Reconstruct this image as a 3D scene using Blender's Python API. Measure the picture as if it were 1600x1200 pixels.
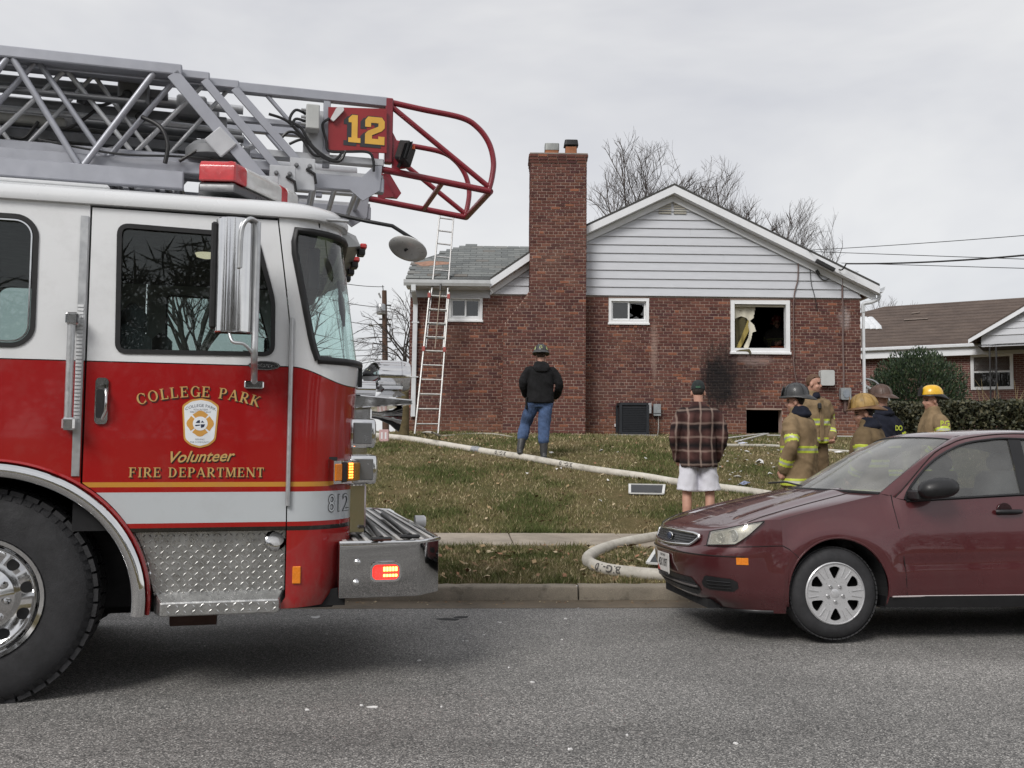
import bpy, bmesh, math, random
import numpy as np
from mathutils import Vector, Matrix, noise
from mathutils.geometry import tessellate_polygon
from mathutils.bvhtree import BVHTree

R = math.radians
PI = math.pi
for _o in list(bpy.data.objects):
    bpy.data.objects.remove(_o)
sc = bpy.context.scene
COL = sc.collection
rng = random.Random(7)

# ------------------------------------------------------------------ camera
FPX, CAMH = 1450.0, 1.34            # focal length in photo pixels, eye height
PITCH, ROLL = math.atan(88 / 1450), 0.009
CAM = Vector((0, 0, CAMH))
CROT = Matrix.Rotation(PI / 2 + PITCH, 3, 'X') @ Matrix.Rotation(ROLL, 3, 'Z')
cd = bpy.data.cameras.new('camera')
cam = bpy.data.objects.new('camera', cd)
COL.objects.link(cam)
cd.sensor_width = 36.0
cd.lens = FPX / 1600 * 36
cd.clip_start, cd.clip_end = 0.05, 4000
cam.matrix_world = Matrix.Translation(CAM) @ CROT.to_4x4()
sc.camera = cam

# ------------------------------------------------------------------ sky, sun, exposure
SUN_EL, SUN_AZ = R(42), R(-150)     # high soft sun behind the photographer's left shoulder
w = bpy.data.worlds.new('World')
sc.world = w
w.use_nodes = True
nt = w.node_tree
nt.nodes.clear()
wo = nt.nodes.new('ShaderNodeOutputWorld')
bg = nt.nodes.new('ShaderNodeBackground')
sky = nt.nodes.new('ShaderNodeTexSky')
sky.sky_type = 'NISHITA'
sky.sun_disc = False
sky.sun_elevation = SUN_EL
sky.sun_rotation = SUN_AZ
skm = nt.nodes.new('ShaderNodeVectorMath')
skm.operation = 'SCALE'
skm.inputs['Scale'].default_value = 0.1
tc = nt.nodes.new('ShaderNodeTexCoord')
mp = nt.nodes.new('ShaderNodeMapping')
mp.inputs['Scale'].default_value = (1.0, 1.0, 2.6)
n1 = nt.nodes.new('ShaderNodeTexNoise')
n1.inputs['Scale'].default_value = 1.7
n1.inputs['Detail'].default_value = 5
n1.inputs['Roughness'].default_value = 0.58
n1.inputs['Distortion'].default_value = 0.35
cr = nt.nodes.new('ShaderNodeValToRGB')
cr.color_ramp.elements[0].position = 0.34
cr.color_ramp.elements[0].color = (0.37, 0.373, 0.395, 1)
cr.color_ramp.elements[1].position = 0.68
cr.color_ramp.elements[1].color = (0.50, 0.497, 0.495, 1)
mx = nt.nodes.new('ShaderNodeMix')
mx.data_type = 'RGBA'
mx.inputs[0].default_value = 0.93
L = nt.links.new
L(tc.outputs['Generated'], mp.inputs['Vector'])
L(mp.outputs['Vector'], n1.inputs['Vector'])
L(n1.outputs['Fac'], cr.inputs['Fac'])
L(sky.outputs['Color'], skm.inputs[0])
L(skm.outputs['Vector'], mx.inputs[6])
L(cr.outputs['Color'], mx.inputs[7])
L(mx.outputs[2], bg.inputs['Color'])
bg.inputs['Strength'].default_value = 1.0
L(bg.outputs['Background'], wo.inputs['Surface'])

sd = bpy.data.lights.new('sun', 'SUN')
sd.energy = 1.5
sd.angle = R(24)
sd.color = (1.0, 0.97, 0.93)
sun = bpy.data.objects.new('sun', sd)
COL.objects.link(sun)
_sdir = Vector((math.sin(SUN_AZ) * math.cos(SUN_EL), math.cos(SUN_AZ) * math.cos(SUN_EL), math.sin(SUN_EL)))
sun.rotation_euler = _sdir.to_track_quat('Z', 'Y').to_euler()
sc.view_settings.view_transform = 'Standard'
sc.view_settings.look = 'None'
sc.view_settings.exposure = 0.75
sc.view_settings.gamma = 1.0
sc.cycles.use_denoising = True
sc.cycles.max_bounces = 8
sc.cycles.transparent_max_bounces = 12
sc.cycles.caustics_reflective = False
sc.cycles.caustics_refractive = False
sc.cycles.sample_clamp_indirect = 6.0

# ------------------------------------------------------------------ places measured in the photograph
def ray(x, y):
    return CROT @ Vector(((x - 800) / FPX, (600 - y) / FPX, -1))

def at(x, y, Y):
    """world point seen at photo pixel (x, y), at world depth Y"""
    d = ray(x, y)
    return CAM + d * (Y / d.y)

class Frame:
    """a standing thing's own axes: local x along it, y away from the street, z up"""
    def __init__(s, ox, oy, oz, yaw):
        s.o = Vector((ox, oy, oz)); s.yaw = yaw
        s.R = Matrix.Rotation(yaw, 3, 'Z'); s.Ri = s.R.transposed()
    def _p(s, x, y, i, val):
        d = s.Ri @ ray(x, y); c = s.Ri @ (CAM - s.o)
        return c + d * ((val - c[i]) / d[i])
    def v(s, x, y, val=0.0): return s._p(x, y, 1, val)
    def u(s, x, y, val=0.0): return s._p(x, y, 0, val)
    def w(s, x, y, val=0.0): return s._p(x, y, 2, val)
    def loc(s, p): return s.Ri @ (Vector(p) - s.o)
    def wor(s, p): return s.R @ Vector(p) + s.o

# ------------------------------------------------------------------ objects
def tag(o, label=None, cat=None, group=None, kind=None):
    if label: o['label'] = label
    if cat: o['category'] = cat
    if group: o['group'] = group
    if kind: o['kind'] = kind
    return o

def empty(name, loc=(0, 0, 0), rz=0.0):
    o = bpy.data.objects.new(name, None)
    o.empty_display_size = 0.1
    COL.objects.link(o)
    o.location = loc
    o.rotation_euler = (0, 0, rz)
    return o

def link(name, me, parent=None):
    o = bpy.data.objects.new(name, me)
    COL.objects.link(o)
    if parent: o.parent = parent
    return o

def copy_tree(o, parent=None):
    c = o.copy()
    COL.objects.link(c)
    c.parent = parent
    for ch in o.children: copy_tree(ch, c)
    return c

def V(*a): return Vector(a)
def lerp(a, b, t): return a + (b - a) * t

def catmull(pts, n=6):
    pts = [Vector(p) for p in pts]
    out = []
    for i in range(len(pts) - 1):
        p0 = pts[max(i - 1, 0)]; p1 = pts[i]; p2 = pts[i + 1]; p3 = pts[min(i + 2, len(pts) - 1)]
        for k in range(n):
            t = k / n
            out.append(0.5 * ((2 * p1) + (p2 - p0) * t + (2 * p0 - 5 * p1 + 4 * p2 - p3) * t * t + (3 * p1 - p0 - 3 * p2 + p3) * t ** 3))
    out.append(pts[-1])
    return out

def rrect(x0, x1, y0, y1, r, n=5):
    """rounded rectangle, r = radius or 4 radii (bl, br, tr, tl)"""
    if not isinstance(r, (list, tuple)): r = [r] * 4
    out = []
    for (cx, cy, a0, rr) in ((x0 + r[0], y0 + r[0], PI, r[0]), (x1 - r[1], y0 + r[1], 1.5 * PI, r[1]),
                             (x1 - r[2], y1 - r[2], 0, r[2]), (x0 + r[3], y1 - r[3], 0.5 * PI, r[3])):
        for k in range(n + 1):
            a = a0 + 0.5 * PI * k / n
            out.append((cx + rr * math.cos(a), cy + rr * math.sin(a)))
    return out

def rpoly(pts, r, n=5):
    """polygon with rounded corners"""
    out = []; m = len(pts)
    for i in range(m):
        p = Vector(pts[i][:2]); a = Vector(pts[i - 1][:2]); b = Vector(pts[(i + 1) % m][:2])
        rr = r[i] if isinstance(r, (list, tuple)) else r
        da = (a - p); db = (b - p)
        ra = min(rr, da.length * 0.48); rb = min(rr, db.length * 0.48)
        s = p + da.normalized() * ra; e = p + db.normalized() * rb
        for k in range(n + 1):
            t = k / n
            q = s * (1 - t) ** 2 + p * 2 * t * (1 - t) + e * t * t
            out.append((q.x, q.y))
    return out

def shrink(poly, d):
    """inset a closed 2D polygon by d"""
    m = len(poly); P = [Vector(p) for p in poly]
    area = sum(P[i].x * P[(i + 1) % m].y - P[(i + 1) % m].x * P[i].y for i in range(m))
    sgn = 1 if area > 0 else -1
    out = []
    for i in range(m):
        t = (P[(i + 1) % m] - P[i - 1])
        if t.length < 1e-9: out.append(tuple(P[i])); continue
        t.normalize()
        out.append((P[i].x - sgn * t.y * d, P[i].y + sgn * t.x * d))
    return out

class MB:
    """collects shapes and links them as ONE mesh object"""
    def __init__(s): s.v = []; s.f = []; s.m = []; s.c = None
    def add(s, vs, fs, m=0):
        n = len(s.v)
        s.v += [tuple(p) for p in vs]
        s.f += [[i + n for i in f] for f in fs]
        s.m += [m] * len(fs)
        return s
    def box(s, x0, x1, y0, y1, z0, z1, m=0):
        vs = [(x, y, z) for z in (z0, z1) for y in (y0, y1) for x in (x0, x1)]
        return s.add(vs, [(0, 2, 3, 1), (4, 5, 7, 6), (0, 1, 5, 4), (2, 6, 7, 3), (0, 4, 6, 2), (1, 3, 7, 5)], m)
    def obox(s, c, a, b, d, m=0):
        c, a, b, d = Vector(c), Vector(a), Vector(b), Vector(d)
        vs = [c + a * i + b * j + d * k for k in (-1, 1) for j in (-1, 1) for i in (-1, 1)]
        return s.add(vs, [(0, 2, 3, 1), (4, 5, 7, 6), (0, 1, 5, 4), (2, 6, 7, 3), (0, 4, 6, 2), (1, 3, 7, 5)], m)
    def beam(s, p, q, wd, ht, up=(0, 0, 1), m=0):
        p, q = Vector(p), Vector(q); d = (q - p).normalized()
        side = d.cross(Vector(up))
        if side.length < 1e-4: side = d.cross(Vector((1, 0, 0)))
        side.normalize(); u2 = side.cross(d)
        return s.obox((p + q) / 2, d * (q - p).length / 2, side * wd / 2, u2 * ht / 2, m)
    def loft(s, rings, closed=True, caps=True, m=0, mrow=None):
        n = len(rings[0]); base = len(s.v)
        for r in rings: s.v += [tuple(p) for p in r]
        k = n if closed else n - 1
        for i in range(len(rings) - 1):
            mm = mrow[i] if mrow else m
            for j in range(k):
                a = base + i * n + j; b = base + i * n + (j + 1) % n
                s.f.append([a, b, b + n, a + n]); s.m.append(mm)
        if caps and closed:
            s.f.append([base + j for j in range(n)][::-1]); s.m.append(mrow[0] if mrow else m)
            e = base + (len(rings) - 1) * n
            s.f.append([e + j for j in range(n)]); s.m.append(mrow[-1] if mrow else m)
        return s
    def tube(s, pts, r, n=8, m=0, caps=True, mrow=None, flat=1.0):
        pts = [Vector(p) for p in pts]; rings = []
        t0 = (pts[1] - pts[0]).normalized()
        a = t0.orthogonal().normalized() if abs(t0.z) > 0.9 else t0.cross(Vector((0, 0, 1))).normalized()
        for i, p in enumerate(pts):
            t = (pts[min(i + 1, len(pts) - 1)] - pts[max(i - 1, 0)])
            if t.length < 1e-9: t = t0
            t = t.normalized()
            a = (a - t * a.dot(t)).normalized(); b = t.cross(a)
            rr = r[i] if isinstance(r, (list, tuple)) else r
            rings.append([p + a * (rr * math.cos(2 * PI * k / n)) + b * (flat * rr * math.sin(2 * PI * k / n)) for k in range(n)])
        return s.loft(rings, True, caps, m, mrow)
    def lathe(s, prof, c, axis=(0, 0, 1), n=24, m=0, mrow=None, caps=True):
        """prof = [(radius, distance along axis)]"""
        c = Vector(c); ax = Vector(axis).normalized(); a = ax.orthogonal().normalized(); b = ax.cross(a)
        rings = [[c + ax * h + (a * math.cos(2 * PI * k / n) + b * math.sin(2 * PI * k / n)) * max(r, 1e-4) for k in range(n)] for r, h in prof]
        return s.loft(rings, True, caps, m, mrow)
    def plate(s, loops, fn, t, m=0, mside=None):
        """2D outline (+ holes); fn(x, y, d) -> point; thickness from d = 0 to d = t"""
        loops = [list(l) for l in loops]
        tris = tessellate_polygon([[Vector((p[0], p[1], 0)) for p in l] for l in loops])
        flat = [p for l in loops for p in l]; n = len(flat); base = len(s.v)
        s.v += [tuple(fn(p[0], p[1], 0.0)) for p in flat] + [tuple(fn(p[0], p[1], t)) for p in flat]
        for (a, b, c) in tris:
            s.f += [[base + a, base + b, base + c], [base + n + c, base + n + b, base + n + a]]; s.m += [m, m]
        o = 0
        for l in loops:
            k = len(l)
            for i in range(k):
                a = base + o + i; b = base + o + (i + 1) % k
                s.f.append([a, b, b + n, a + n]); s.m.append(m if mside is None else mside)
            o += k
        return s
    def mesh(s, name, mats, smooth=False, bevel=0.0, seg=1, fix=True):
        me = bpy.data.meshes.new(name)
        me.from_pydata(s.v, [], s.f)
        if not isinstance(mats, (list, tuple)): mats = [mats]
        for mt in mats: me.materials.append(mt)
        if len(mats) > 1:
            me.polygons.foreach_set('material_index', np.array(s.m, dtype=np.int32))
        if fix or bevel:
            bm = bmesh.new(); bm.from_mesh(me)
            if bevel:
                bmesh.ops.remove_doubles(bm, verts=bm.verts, dist=1e-5)
                es = [e for e in bm.edges if len(e.link_faces) == 2 and e.calc_face_angle(0) > 0.5]
                if es: bmesh.ops.bevel(bm, geom=es, offset=bevel, segments=seg, affect='EDGES', clamp_overlap=True, profile=0.5)
            bmesh.ops.recalc_face_normals(bm, faces=bm.faces)
            bm.to_mesh(me); bm.free()
        if smooth:
            me.polygons.foreach_set('use_smooth', np.ones(len(me.polygons), dtype=bool))
            me.set_sharp_from_angle(angle=R(smooth if not isinstance(smooth, bool) else 38))
        me.update()
        return me
    def build(s, name, mats, parent=None, smooth=False, bevel=0.0, seg=1, fix=True):
        return link(name, s.mesh(name, mats, smooth, bevel, seg, fix), parent)

# ------------------------------------------------------------------ materials
MATS = {}
def _nodes(name):
    m = bpy.data.materials.new(name)
    m.use_nodes = True
    t = m.node_tree
    return m, t, t.nodes['Principled BSDF']

def nd(t, typ, **kw):
    n = t.nodes.new(typ)
    for k, val in kw.items():
        if k in n.inputs.keys(): n.inputs[k].default_value = val
        else: setattr(n, k, val)
    return n

def ramp(t, src, stops):
    r = t.nodes.new('ShaderNodeValToRGB')
    e = r.color_ramp.elements
    while len(e) < len(stops): e.new(0.5)
    for i, (p, c) in enumerate(stops):
        e[i].position = p
        e[i].color = (c[0], c[1], c[2], 1) if isinstance(c, (tuple, list)) else (c, c, c, 1)
    t.links.new(src, r.inputs['Fac'])
    return r.outputs['Color']

def mixc(t, fac, a, b, mode='MIX'):
    x = t.nodes.new('ShaderNodeMix')
    x.data_type = 'RGBA'; x.blend_type = mode
    for sock, val in ((x.inputs[0], fac), (x.inputs[6], a), (x.inputs[7], b)):
        if isinstance(val, (int, float)): sock.default_value = val
        elif isinstance(val, (tuple, list)): sock.default_value = (val[0], val[1], val[2], 1)
        else: t.links.new(val, sock)
    return x.outputs[2]

def mth(t, op, a, b=None, c=None):
    x = t.nodes.new('ShaderNodeMath'); x.operation = op
    for i, val in enumerate((a, b, c)):
        if val is None: continue
        if isinstance(val, (int, float)): x.inputs[i].default_value = val
        else: t.links.new(val, x.inputs[i])
    return x.outputs[0]

def coords(t, kind='Object'):
    return t.nodes.new('ShaderNodeTexCoord').outputs[kind]

def tnoise(t, vec, scale, detail=3, rough=0.5, scl=None):
    if scl:
        mpn = nd(t, 'ShaderNodeMapping'); mpn.inputs['Scale'].default_value = scl
        t.links.new(vec, mpn.inputs['Vector']); vec = mpn.outputs['Vector']
    n = nd(t, 'ShaderNodeTexNoise'); n.inputs['Scale'].default_value = scale
    n.inputs['Detail'].default_value = detail; n.inputs['Roughness'].default_value = rough
    t.links.new(vec, n.inputs['Vector'])
    return n.outputs['Fac']

def bump(t, b, h, strength=0.3, dist=0.01):
    x = nd(t, 'ShaderNodeBump'); x.inputs['Strength'].default_value = strength; x.inputs['Distance'].default_value = dist
    t.links.new(h, x.inputs['Height']); t.links.new(x.outputs['Normal'], b.inputs['Normal'])

def pm(name, col, rough=0.6, metal=0.0, var=0.12, scale=6.0, bmp=0.0, bscale=80.0, coat=0.0, emis=None, estr=0.0, rvar=0.1, stretch=None, spec=0.5):
    """plain material with mottling, uneven gloss and fine relief"""
    if name in MATS: return MATS[name]
    m, t, b = _nodes(name)
    co = coords(t)
    f = tnoise(t, co, scale, 4, 0.6, stretch)
    lo = tuple(c * (1 - var) for c in col); hi = tuple(min(1, c * (1 + var)) for c in col)
    t.links.new(ramp(t, f, [(0.28, lo), (0.72, hi)]), b.inputs['Base Color'])
    f2 = tnoise(t, co, scale * 3.1, 3, 0.6)
    t.links.new(ramp(t, f2, [(0.3, max(0.02, rough - rvar)), (0.7, min(1, rough + rvar))]), b.inputs['Roughness'])
    b.inputs['Metallic'].default_value = metal
    b.inputs['Specular IOR Level'].default_value = spec
    if coat:
        b.inputs['Coat Weight'].default_value = coat; b.inputs['Coat Roughness'].default_value = 0.04
    if bmp: bump(t, b, tnoise(t, co, bscale, 3, 0.6), bmp, 0.01)
    if emis:
        b.inputs['Emission Color'].default_value = (*emis, 1); b.inputs['Emission Strength'].default_value = estr
    MATS[name] = m
    return m

def glass(name, tint=(0.5, 0.55, 0.55), refl=1.0, rough=0.01, dirt=0.03):
    """thin pane: tinted see-through with a Fresnel reflection and a pale film: dust, plus sky sheen painted in on the car"""
    if name in MATS: return MATS[name]
    m, t, b = _nodes(name)
    out = t.nodes['Material Output']
    tr = nd(t, 'ShaderNodeBsdfTransparent'); tr.inputs['Color'].default_value = (*tint, 1)
    gl = nd(t, 'ShaderNodeBsdfGlossy'); gl.inputs['Roughness'].default_value = rough
    gl.inputs['Color'].default_value = (refl, refl, refl, 1)
    lw = nd(t, 'ShaderNodeLayerWeight'); lw.inputs['Blend'].default_value = .5
    fr = mth(t, 'MULTIPLY_ADD', mth(t, 'POWER', lw.outputs['Facing'], 5.0), .90, .085)   # two-sided pane reflectance
    df = nd(t, 'ShaderNodeBsdfDiffuse'); df.inputs['Color'].default_value = (0.5, 0.5, 0.48, 1)
    m1 = nd(t, 'ShaderNodeMixShader'); m2 = nd(t, 'ShaderNodeMixShader')
    t.links.new(fr, m1.inputs[0])
    t.links.new(tr.outputs[0], m1.inputs[1]); t.links.new(gl.outputs[0], m1.inputs[2])
    t.links.new(mth(t, 'MULTIPLY', tnoise(t, coords(t), 3.0, 4), dirt * 2), m2.inputs[0])
    t.links.new(m1.outputs[0], m2.inputs[1]); t.links.new(df.outputs[0], m2.inputs[2])
    t.links.new(m2.outputs[0], out.inputs['Surface'])
    t.nodes.remove(b)
    MATS[name] = m
    return m

CHROME = pm('chrome', (0.72, 0.72, 0.72), 0.07, 1.0, 0.06, 9, rvar=0.04)
BLACKP = pm('black_plastic', (0.012, 0.012, 0.013), 0.45, 0, 0.3, 20, bmp=0.1)
RUBBER = pm('rubber', (0.022, 0.022, 0.024), 0.75, 0, 0.35, 9, bmp=0.25, bscale=120)
WHITEP = pm('white_paint', (0.72, 0.73, 0.74), 0.5, 0, 0.05, 3, rvar=0.08)
DARK = pm('dark_void', (0.008, 0.008, 0.009), 0.9, 0, 0.3, 3)
GALV = pm('galvanised', (0.42, 0.43, 0.44), 0.4, 0.75, 0.15, 12)
ALU = pm('aluminium', (0.55, 0.56, 0.57), 0.38, 0.8, 0.12, 10)

def text_mesh(body, size=1.0, shear=0.0, offset=0.0, align='CENTER', space=1.0):
    """verts (x, y) and faces of a flat piece of lettering"""
    cu = bpy.data.curves.new('t', 'FONT')
    cu.body = body; cu.size = size; cu.shear = shear; cu.offset = offset
    cu.align_x = align; cu.align_y = 'CENTER'; cu.space_character = space
    cu.resolution_u = 3
    ob = bpy.data.objects.new('t', cu)
    COL.objects.link(ob)
    dg = bpy.context.evaluated_depsgraph_get()
    me = bpy.data.meshes.new_from_object(ob.evaluated_get(dg))
    vs = [(p.co.x, p.co.y) for p in me.vertices]; fs = [list(p.vertices) for p in me.polygons]
    bpy.data.objects.remove(ob); bpy.data.curves.remove(cu); bpy.data.meshes.remove(me)
    return vs, fs
# ================================================================== the setting: road, kerb, sidewalk, lawn
SF = Frame(0.0, 8.16, 0.0, R(3.6))           # street axes: x along the kerb, y back from the kerb face
_PT = [-60, -9.6, -4.2, -0.34, -0.33, 0, .15, 2.05, 2.1, 3.15, 3.2, 3.7, 5.2, 7.4, 9.6, 12.2, 16, 30, 60, 200, 1600]
_PZ = [-.05, -.05, .03, -.055, -.055, -.06, .07, .175, .185, .215, .22, .30, .68, 1.10, 1.37, 1.5, 1.52, 1.5, 1.35, 1.1, 0.9]
def hz(s, t):
    """ground height in street coordinates"""
    if t > 3.3:
        zz = sum(np.interp(t + k * .5, _PT, _PZ) for k in (-1, 0, 1)) / 3 if t > 4 else np.interp(t, _PT, _PZ)
        return float(zz) + 0.02 * noise.noise((s * .6, t * .6, 0)) + 0.012 * noise.noise((s * 1.9, t * 1.9, 3))
    return float(np.interp(t, _PT, _PZ))
def gz(X, Y):
    p = SF.loc((X, Y, 0)); return hz(p.x, p.y)
def gp(x, y):
    """ground point seen at photo pixel (x, y)"""
    d = ray(x, y); k = 3.0
    for st_ in (.5, .05, .005):
        while k < 60:
            p = CAM + d * k
            if p.z <= gz(p.x, p.y): break
            k += st_
        k -= st_
    k += st_; p = CAM + d * k
    return Vector((p.x, p.y, gz(p.x, p.y)))

def sheet(name, xs, ts, mat, zf, off=0.0, kind='structure'):
    mb = MB()
    for x in xs:
        for t in ts:
            p = SF.wor((x, t, 0)); mb.v.append((p.x, p.y, zf(x, t) + off))
    n = len(ts)
    for i in range(len(xs) - 1):
        for j in range(n - 1):
            a = i * n + j; mb.f.append([a, a + n, a + n + 1, a + 1]); mb.m.append(0)
    o = mb.build(name, mat, smooth=60, fix=False)
    return tag(o, kind=kind)

def m_asphalt():
    m, t, b = _nodes('asphalt'); co = coords(t)
    v1 = nd(t, 'ShaderNodeTexVoronoi'); v1.inputs['Scale'].default_value = 175
    t.links.new(co, v1.inputs['Vector'])
    sep = nd(t, 'ShaderNodeSeparateColor'); t.links.new(v1.outputs['Color'], sep.inputs[0])
    grain = ramp(t, sep.outputs[0], [(0.0, (.040, .040, .040)), (.33, (.115, .112, .107)), (.70, (.215, .208, .197)), (.92, (.37, .355, .335)), (1, (.62, .60, .57))])
    big = ramp(t, tnoise(t, co, 0.55, 5, .6), [(.3, .78), (.7, 1.16)])
    c = mixc(t, 1.0, grain, big, 'MULTIPLY')
    dirt = tnoise(t, co, 4.2, 6, .75)
    c = mixc(t, ramp(t, dirt, [(.60, 0), (.74, .55)]), c, (.03, .029, .028))
    lane = tnoise(t, co, .32, 4, .55, (.35, 1.6, 1))
    c = mixc(t, 1.0, c, ramp(t, lane, [(.35, .74), (.62, 1.12)]), 'MULTIPLY')
    vc = nd(t, 'ShaderNodeTexVoronoi', feature='DISTANCE_TO_EDGE'); vc.inputs['Scale'].default_value = .38
    wv = nd(t, 'ShaderNodeVectorMath', operation='ADD'); t.links.new(co, wv.inputs[0])
    nz = nd(t, 'ShaderNodeTexNoise'); nz.inputs['Scale'].default_value = 2.2; nz.inputs['Detail'].default_value = 5; t.links.new(co, nz.inputs['Vector']); t.links.new(nz.outputs['Color'], wv.inputs[1]); t.links.new(wv.outputs[0], vc.inputs['Vector'])
    crk = mth(t, 'MULTIPLY', ramp(t, vc.outputs['Distance'], [(.0, .75), (.004, 0)]), ramp(t, tnoise(t, co, .7, 2), [(.48, 0), (.6, 1)]))
    c = mixc(t, crk, c, (.018, .017, .016))
    t.links.new(c, b.inputs['Base Color'])
    t.links.new(ramp(t, tnoise(t, co, 1.3, 3), [(.3, .72), (.7, .93)]), b.inputs['Roughness'])
    h = mixc(t, .35, v1.outputs['Distance'], tnoise(t, co, 260, 2))
    bump(t, b, h, .55, .006)
    return m
ASPHALT = m_asphalt()

def m_concrete(name, base, stain=.5):
    m, t, b = _nodes(name); co = coords(t)
    a = ramp(t, tnoise(t, co, 2.2, 6, .65), [(.25, tuple(c * .55 for c in base)), (.75, tuple(c * 1.15 for c in base))])
    g = ramp(t, tnoise(t, co, 140, 3, .7), [(.3, .72), (.7, 1.2)])
    c = mixc(t, 1.0, a, g, 'MULTIPLY')
    c = mixc(t, ramp(t, tnoise(t, co, 5.5, 6, .7), [(.56, 0), (.72, stain)]), c, (.07, .06, .045))
    t.links.new(c, b.inputs['Base Color']); b.inputs['Roughness'].default_value = .9
    bump(t, b, tnoise(t, co, 120, 4, .7), .35, .006)
    return m
CONCRETE = m_concrete('sidewalk_concrete', (.36, .31, .25), .3)
KERBC = m_concrete('kerb_concrete', (.27, .235, .185), .9)
GUTTERC = m_concrete('gutter_concrete', (.15, .118, .082), .95)

def m_lawn():
    m, t, b = _nodes('lawn_soil'); co = coords(t)
    c1 = ramp(t, tnoise(t, co, .9, 6, .7), [(.3, (.20, .145, .08)), (.5, (.14, .115, .055)), (.72, (.075, .085, .03))])
    g = ramp(t, tnoise(t, co, 45, 5, .75), [(.25, .35), (.75, 1.5)])
    c = mixc(t, 1.0, c1, g, 'MULTIPLY')
    t.links.new(c, b.inputs['Base Color']); b.inputs['Roughness'].default_value = 1
    b.inputs['Specular IOR Level'].default_value = .1
    bump(t, b, tnoise(t, co, 60, 5, .8), .8, .03)
    return m
LAWN = m_lawn()

xs_r = [-160, -60, -25] + [-12 + i * .8 for i in range(36)] + [25, 60, 160]
road = sheet('road', xs_r, [-9.2, -7, -4.2, -2, -1, -.34], ASPHALT, hz)
sheet('gutter', xs_r, [-.348, -.2, .01], GUTTERC, hz, .004)
ts_l = [.14, .4, .8, 1.2, 1.6, 2.0, 2.13, 3.14, 3.3] + [3.5 + i * .35 for i in range(32)] + [15, 16.5, 18, 20, 23, 27, 35, 50, 90, 200, 600, 1500]
xs_l = [-900, -300, -120, -60, -30, -18] + [-12 + i * .4 for i in range(76)] + [20, 25, 30, 40, 60, 120, 300, 900]
sheet('lawn', xs_l, ts_l, LAWN, lambda s, t: hz(s, t) - (.05 if 2.08 < t < 3.2 else 0))
sheet('far_side_ground', [-900, -100, -20, 0, 20, 100, 900], [-900, -200, -60, -20, -9.2], LAWN, lambda s, t: -.02)

# kerb: cast segments with open joints
kerb = empty('kerb', SF.o, SF.yaw); tag(kerb, kind='structure')
_jx = SF.w(905, 925, 0.03).x
_km = None
_prof = [(-.005, -.12), (.0, -.06), (.012, .045), (.022, .062), (.04, .07), (.145, .074), (.152, .065), (.152, -.12)]
for k in range(-6, 7):
    a, bb = _jx + k * 3.05 + .008, _jx + (k + 1) * 3.05 - .008
    mb = MB(); N = 40
    mb.loft([[(lerp(a, bb, i / N), y + (.009 * noise.noise((a + i * .9, y * 9, 1)) if z > 0 else 0), z + (.008 * noise.noise((a + i * 1.3, y * 5, z)) if z > 0 else 0)) for (y, z) in _prof] for i in range(N + 1)])
    mb.build('kerb_segment', KERBC, kerb, smooth=35)

# sidewalk: separate slabs with joints
walk = empty('sidewalk', SF.o, SF.yaw); tag(walk, kind='structure')
_j1 = SF.w(797, 839, .2).x; _j2 = SF.w(962, 836, .2).x; _dw = (_j2 - _j1)
for k in range(-6, 10):
    a, bb = _j1 + k * _dw + .006, _j1 + (k + 1) * _dw - .006
    dz = [.004, 0, .006, -.002, .003][k % 5]
    mb = MB()
    z0, z1 = .186 + dz, .217 + dz
    t0, t1 = 2.10, 3.16
    mb.add([(a, t0, .05), (bb, t0, .05), (bb, t1, .05), (a, t1, .05), (a, t0, z0), (bb, t0, z0), (bb, t1, z1), (a, t1, z1)],
           [(0, 3, 2, 1), (4, 5, 6, 7), (0, 1, 5, 4), (1, 2, 6, 5), (2, 3, 7, 6), (3, 0, 4, 7)])
    mb.build('paving_slab', CONCRETE, walk, bevel=.008, smooth=35)

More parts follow.
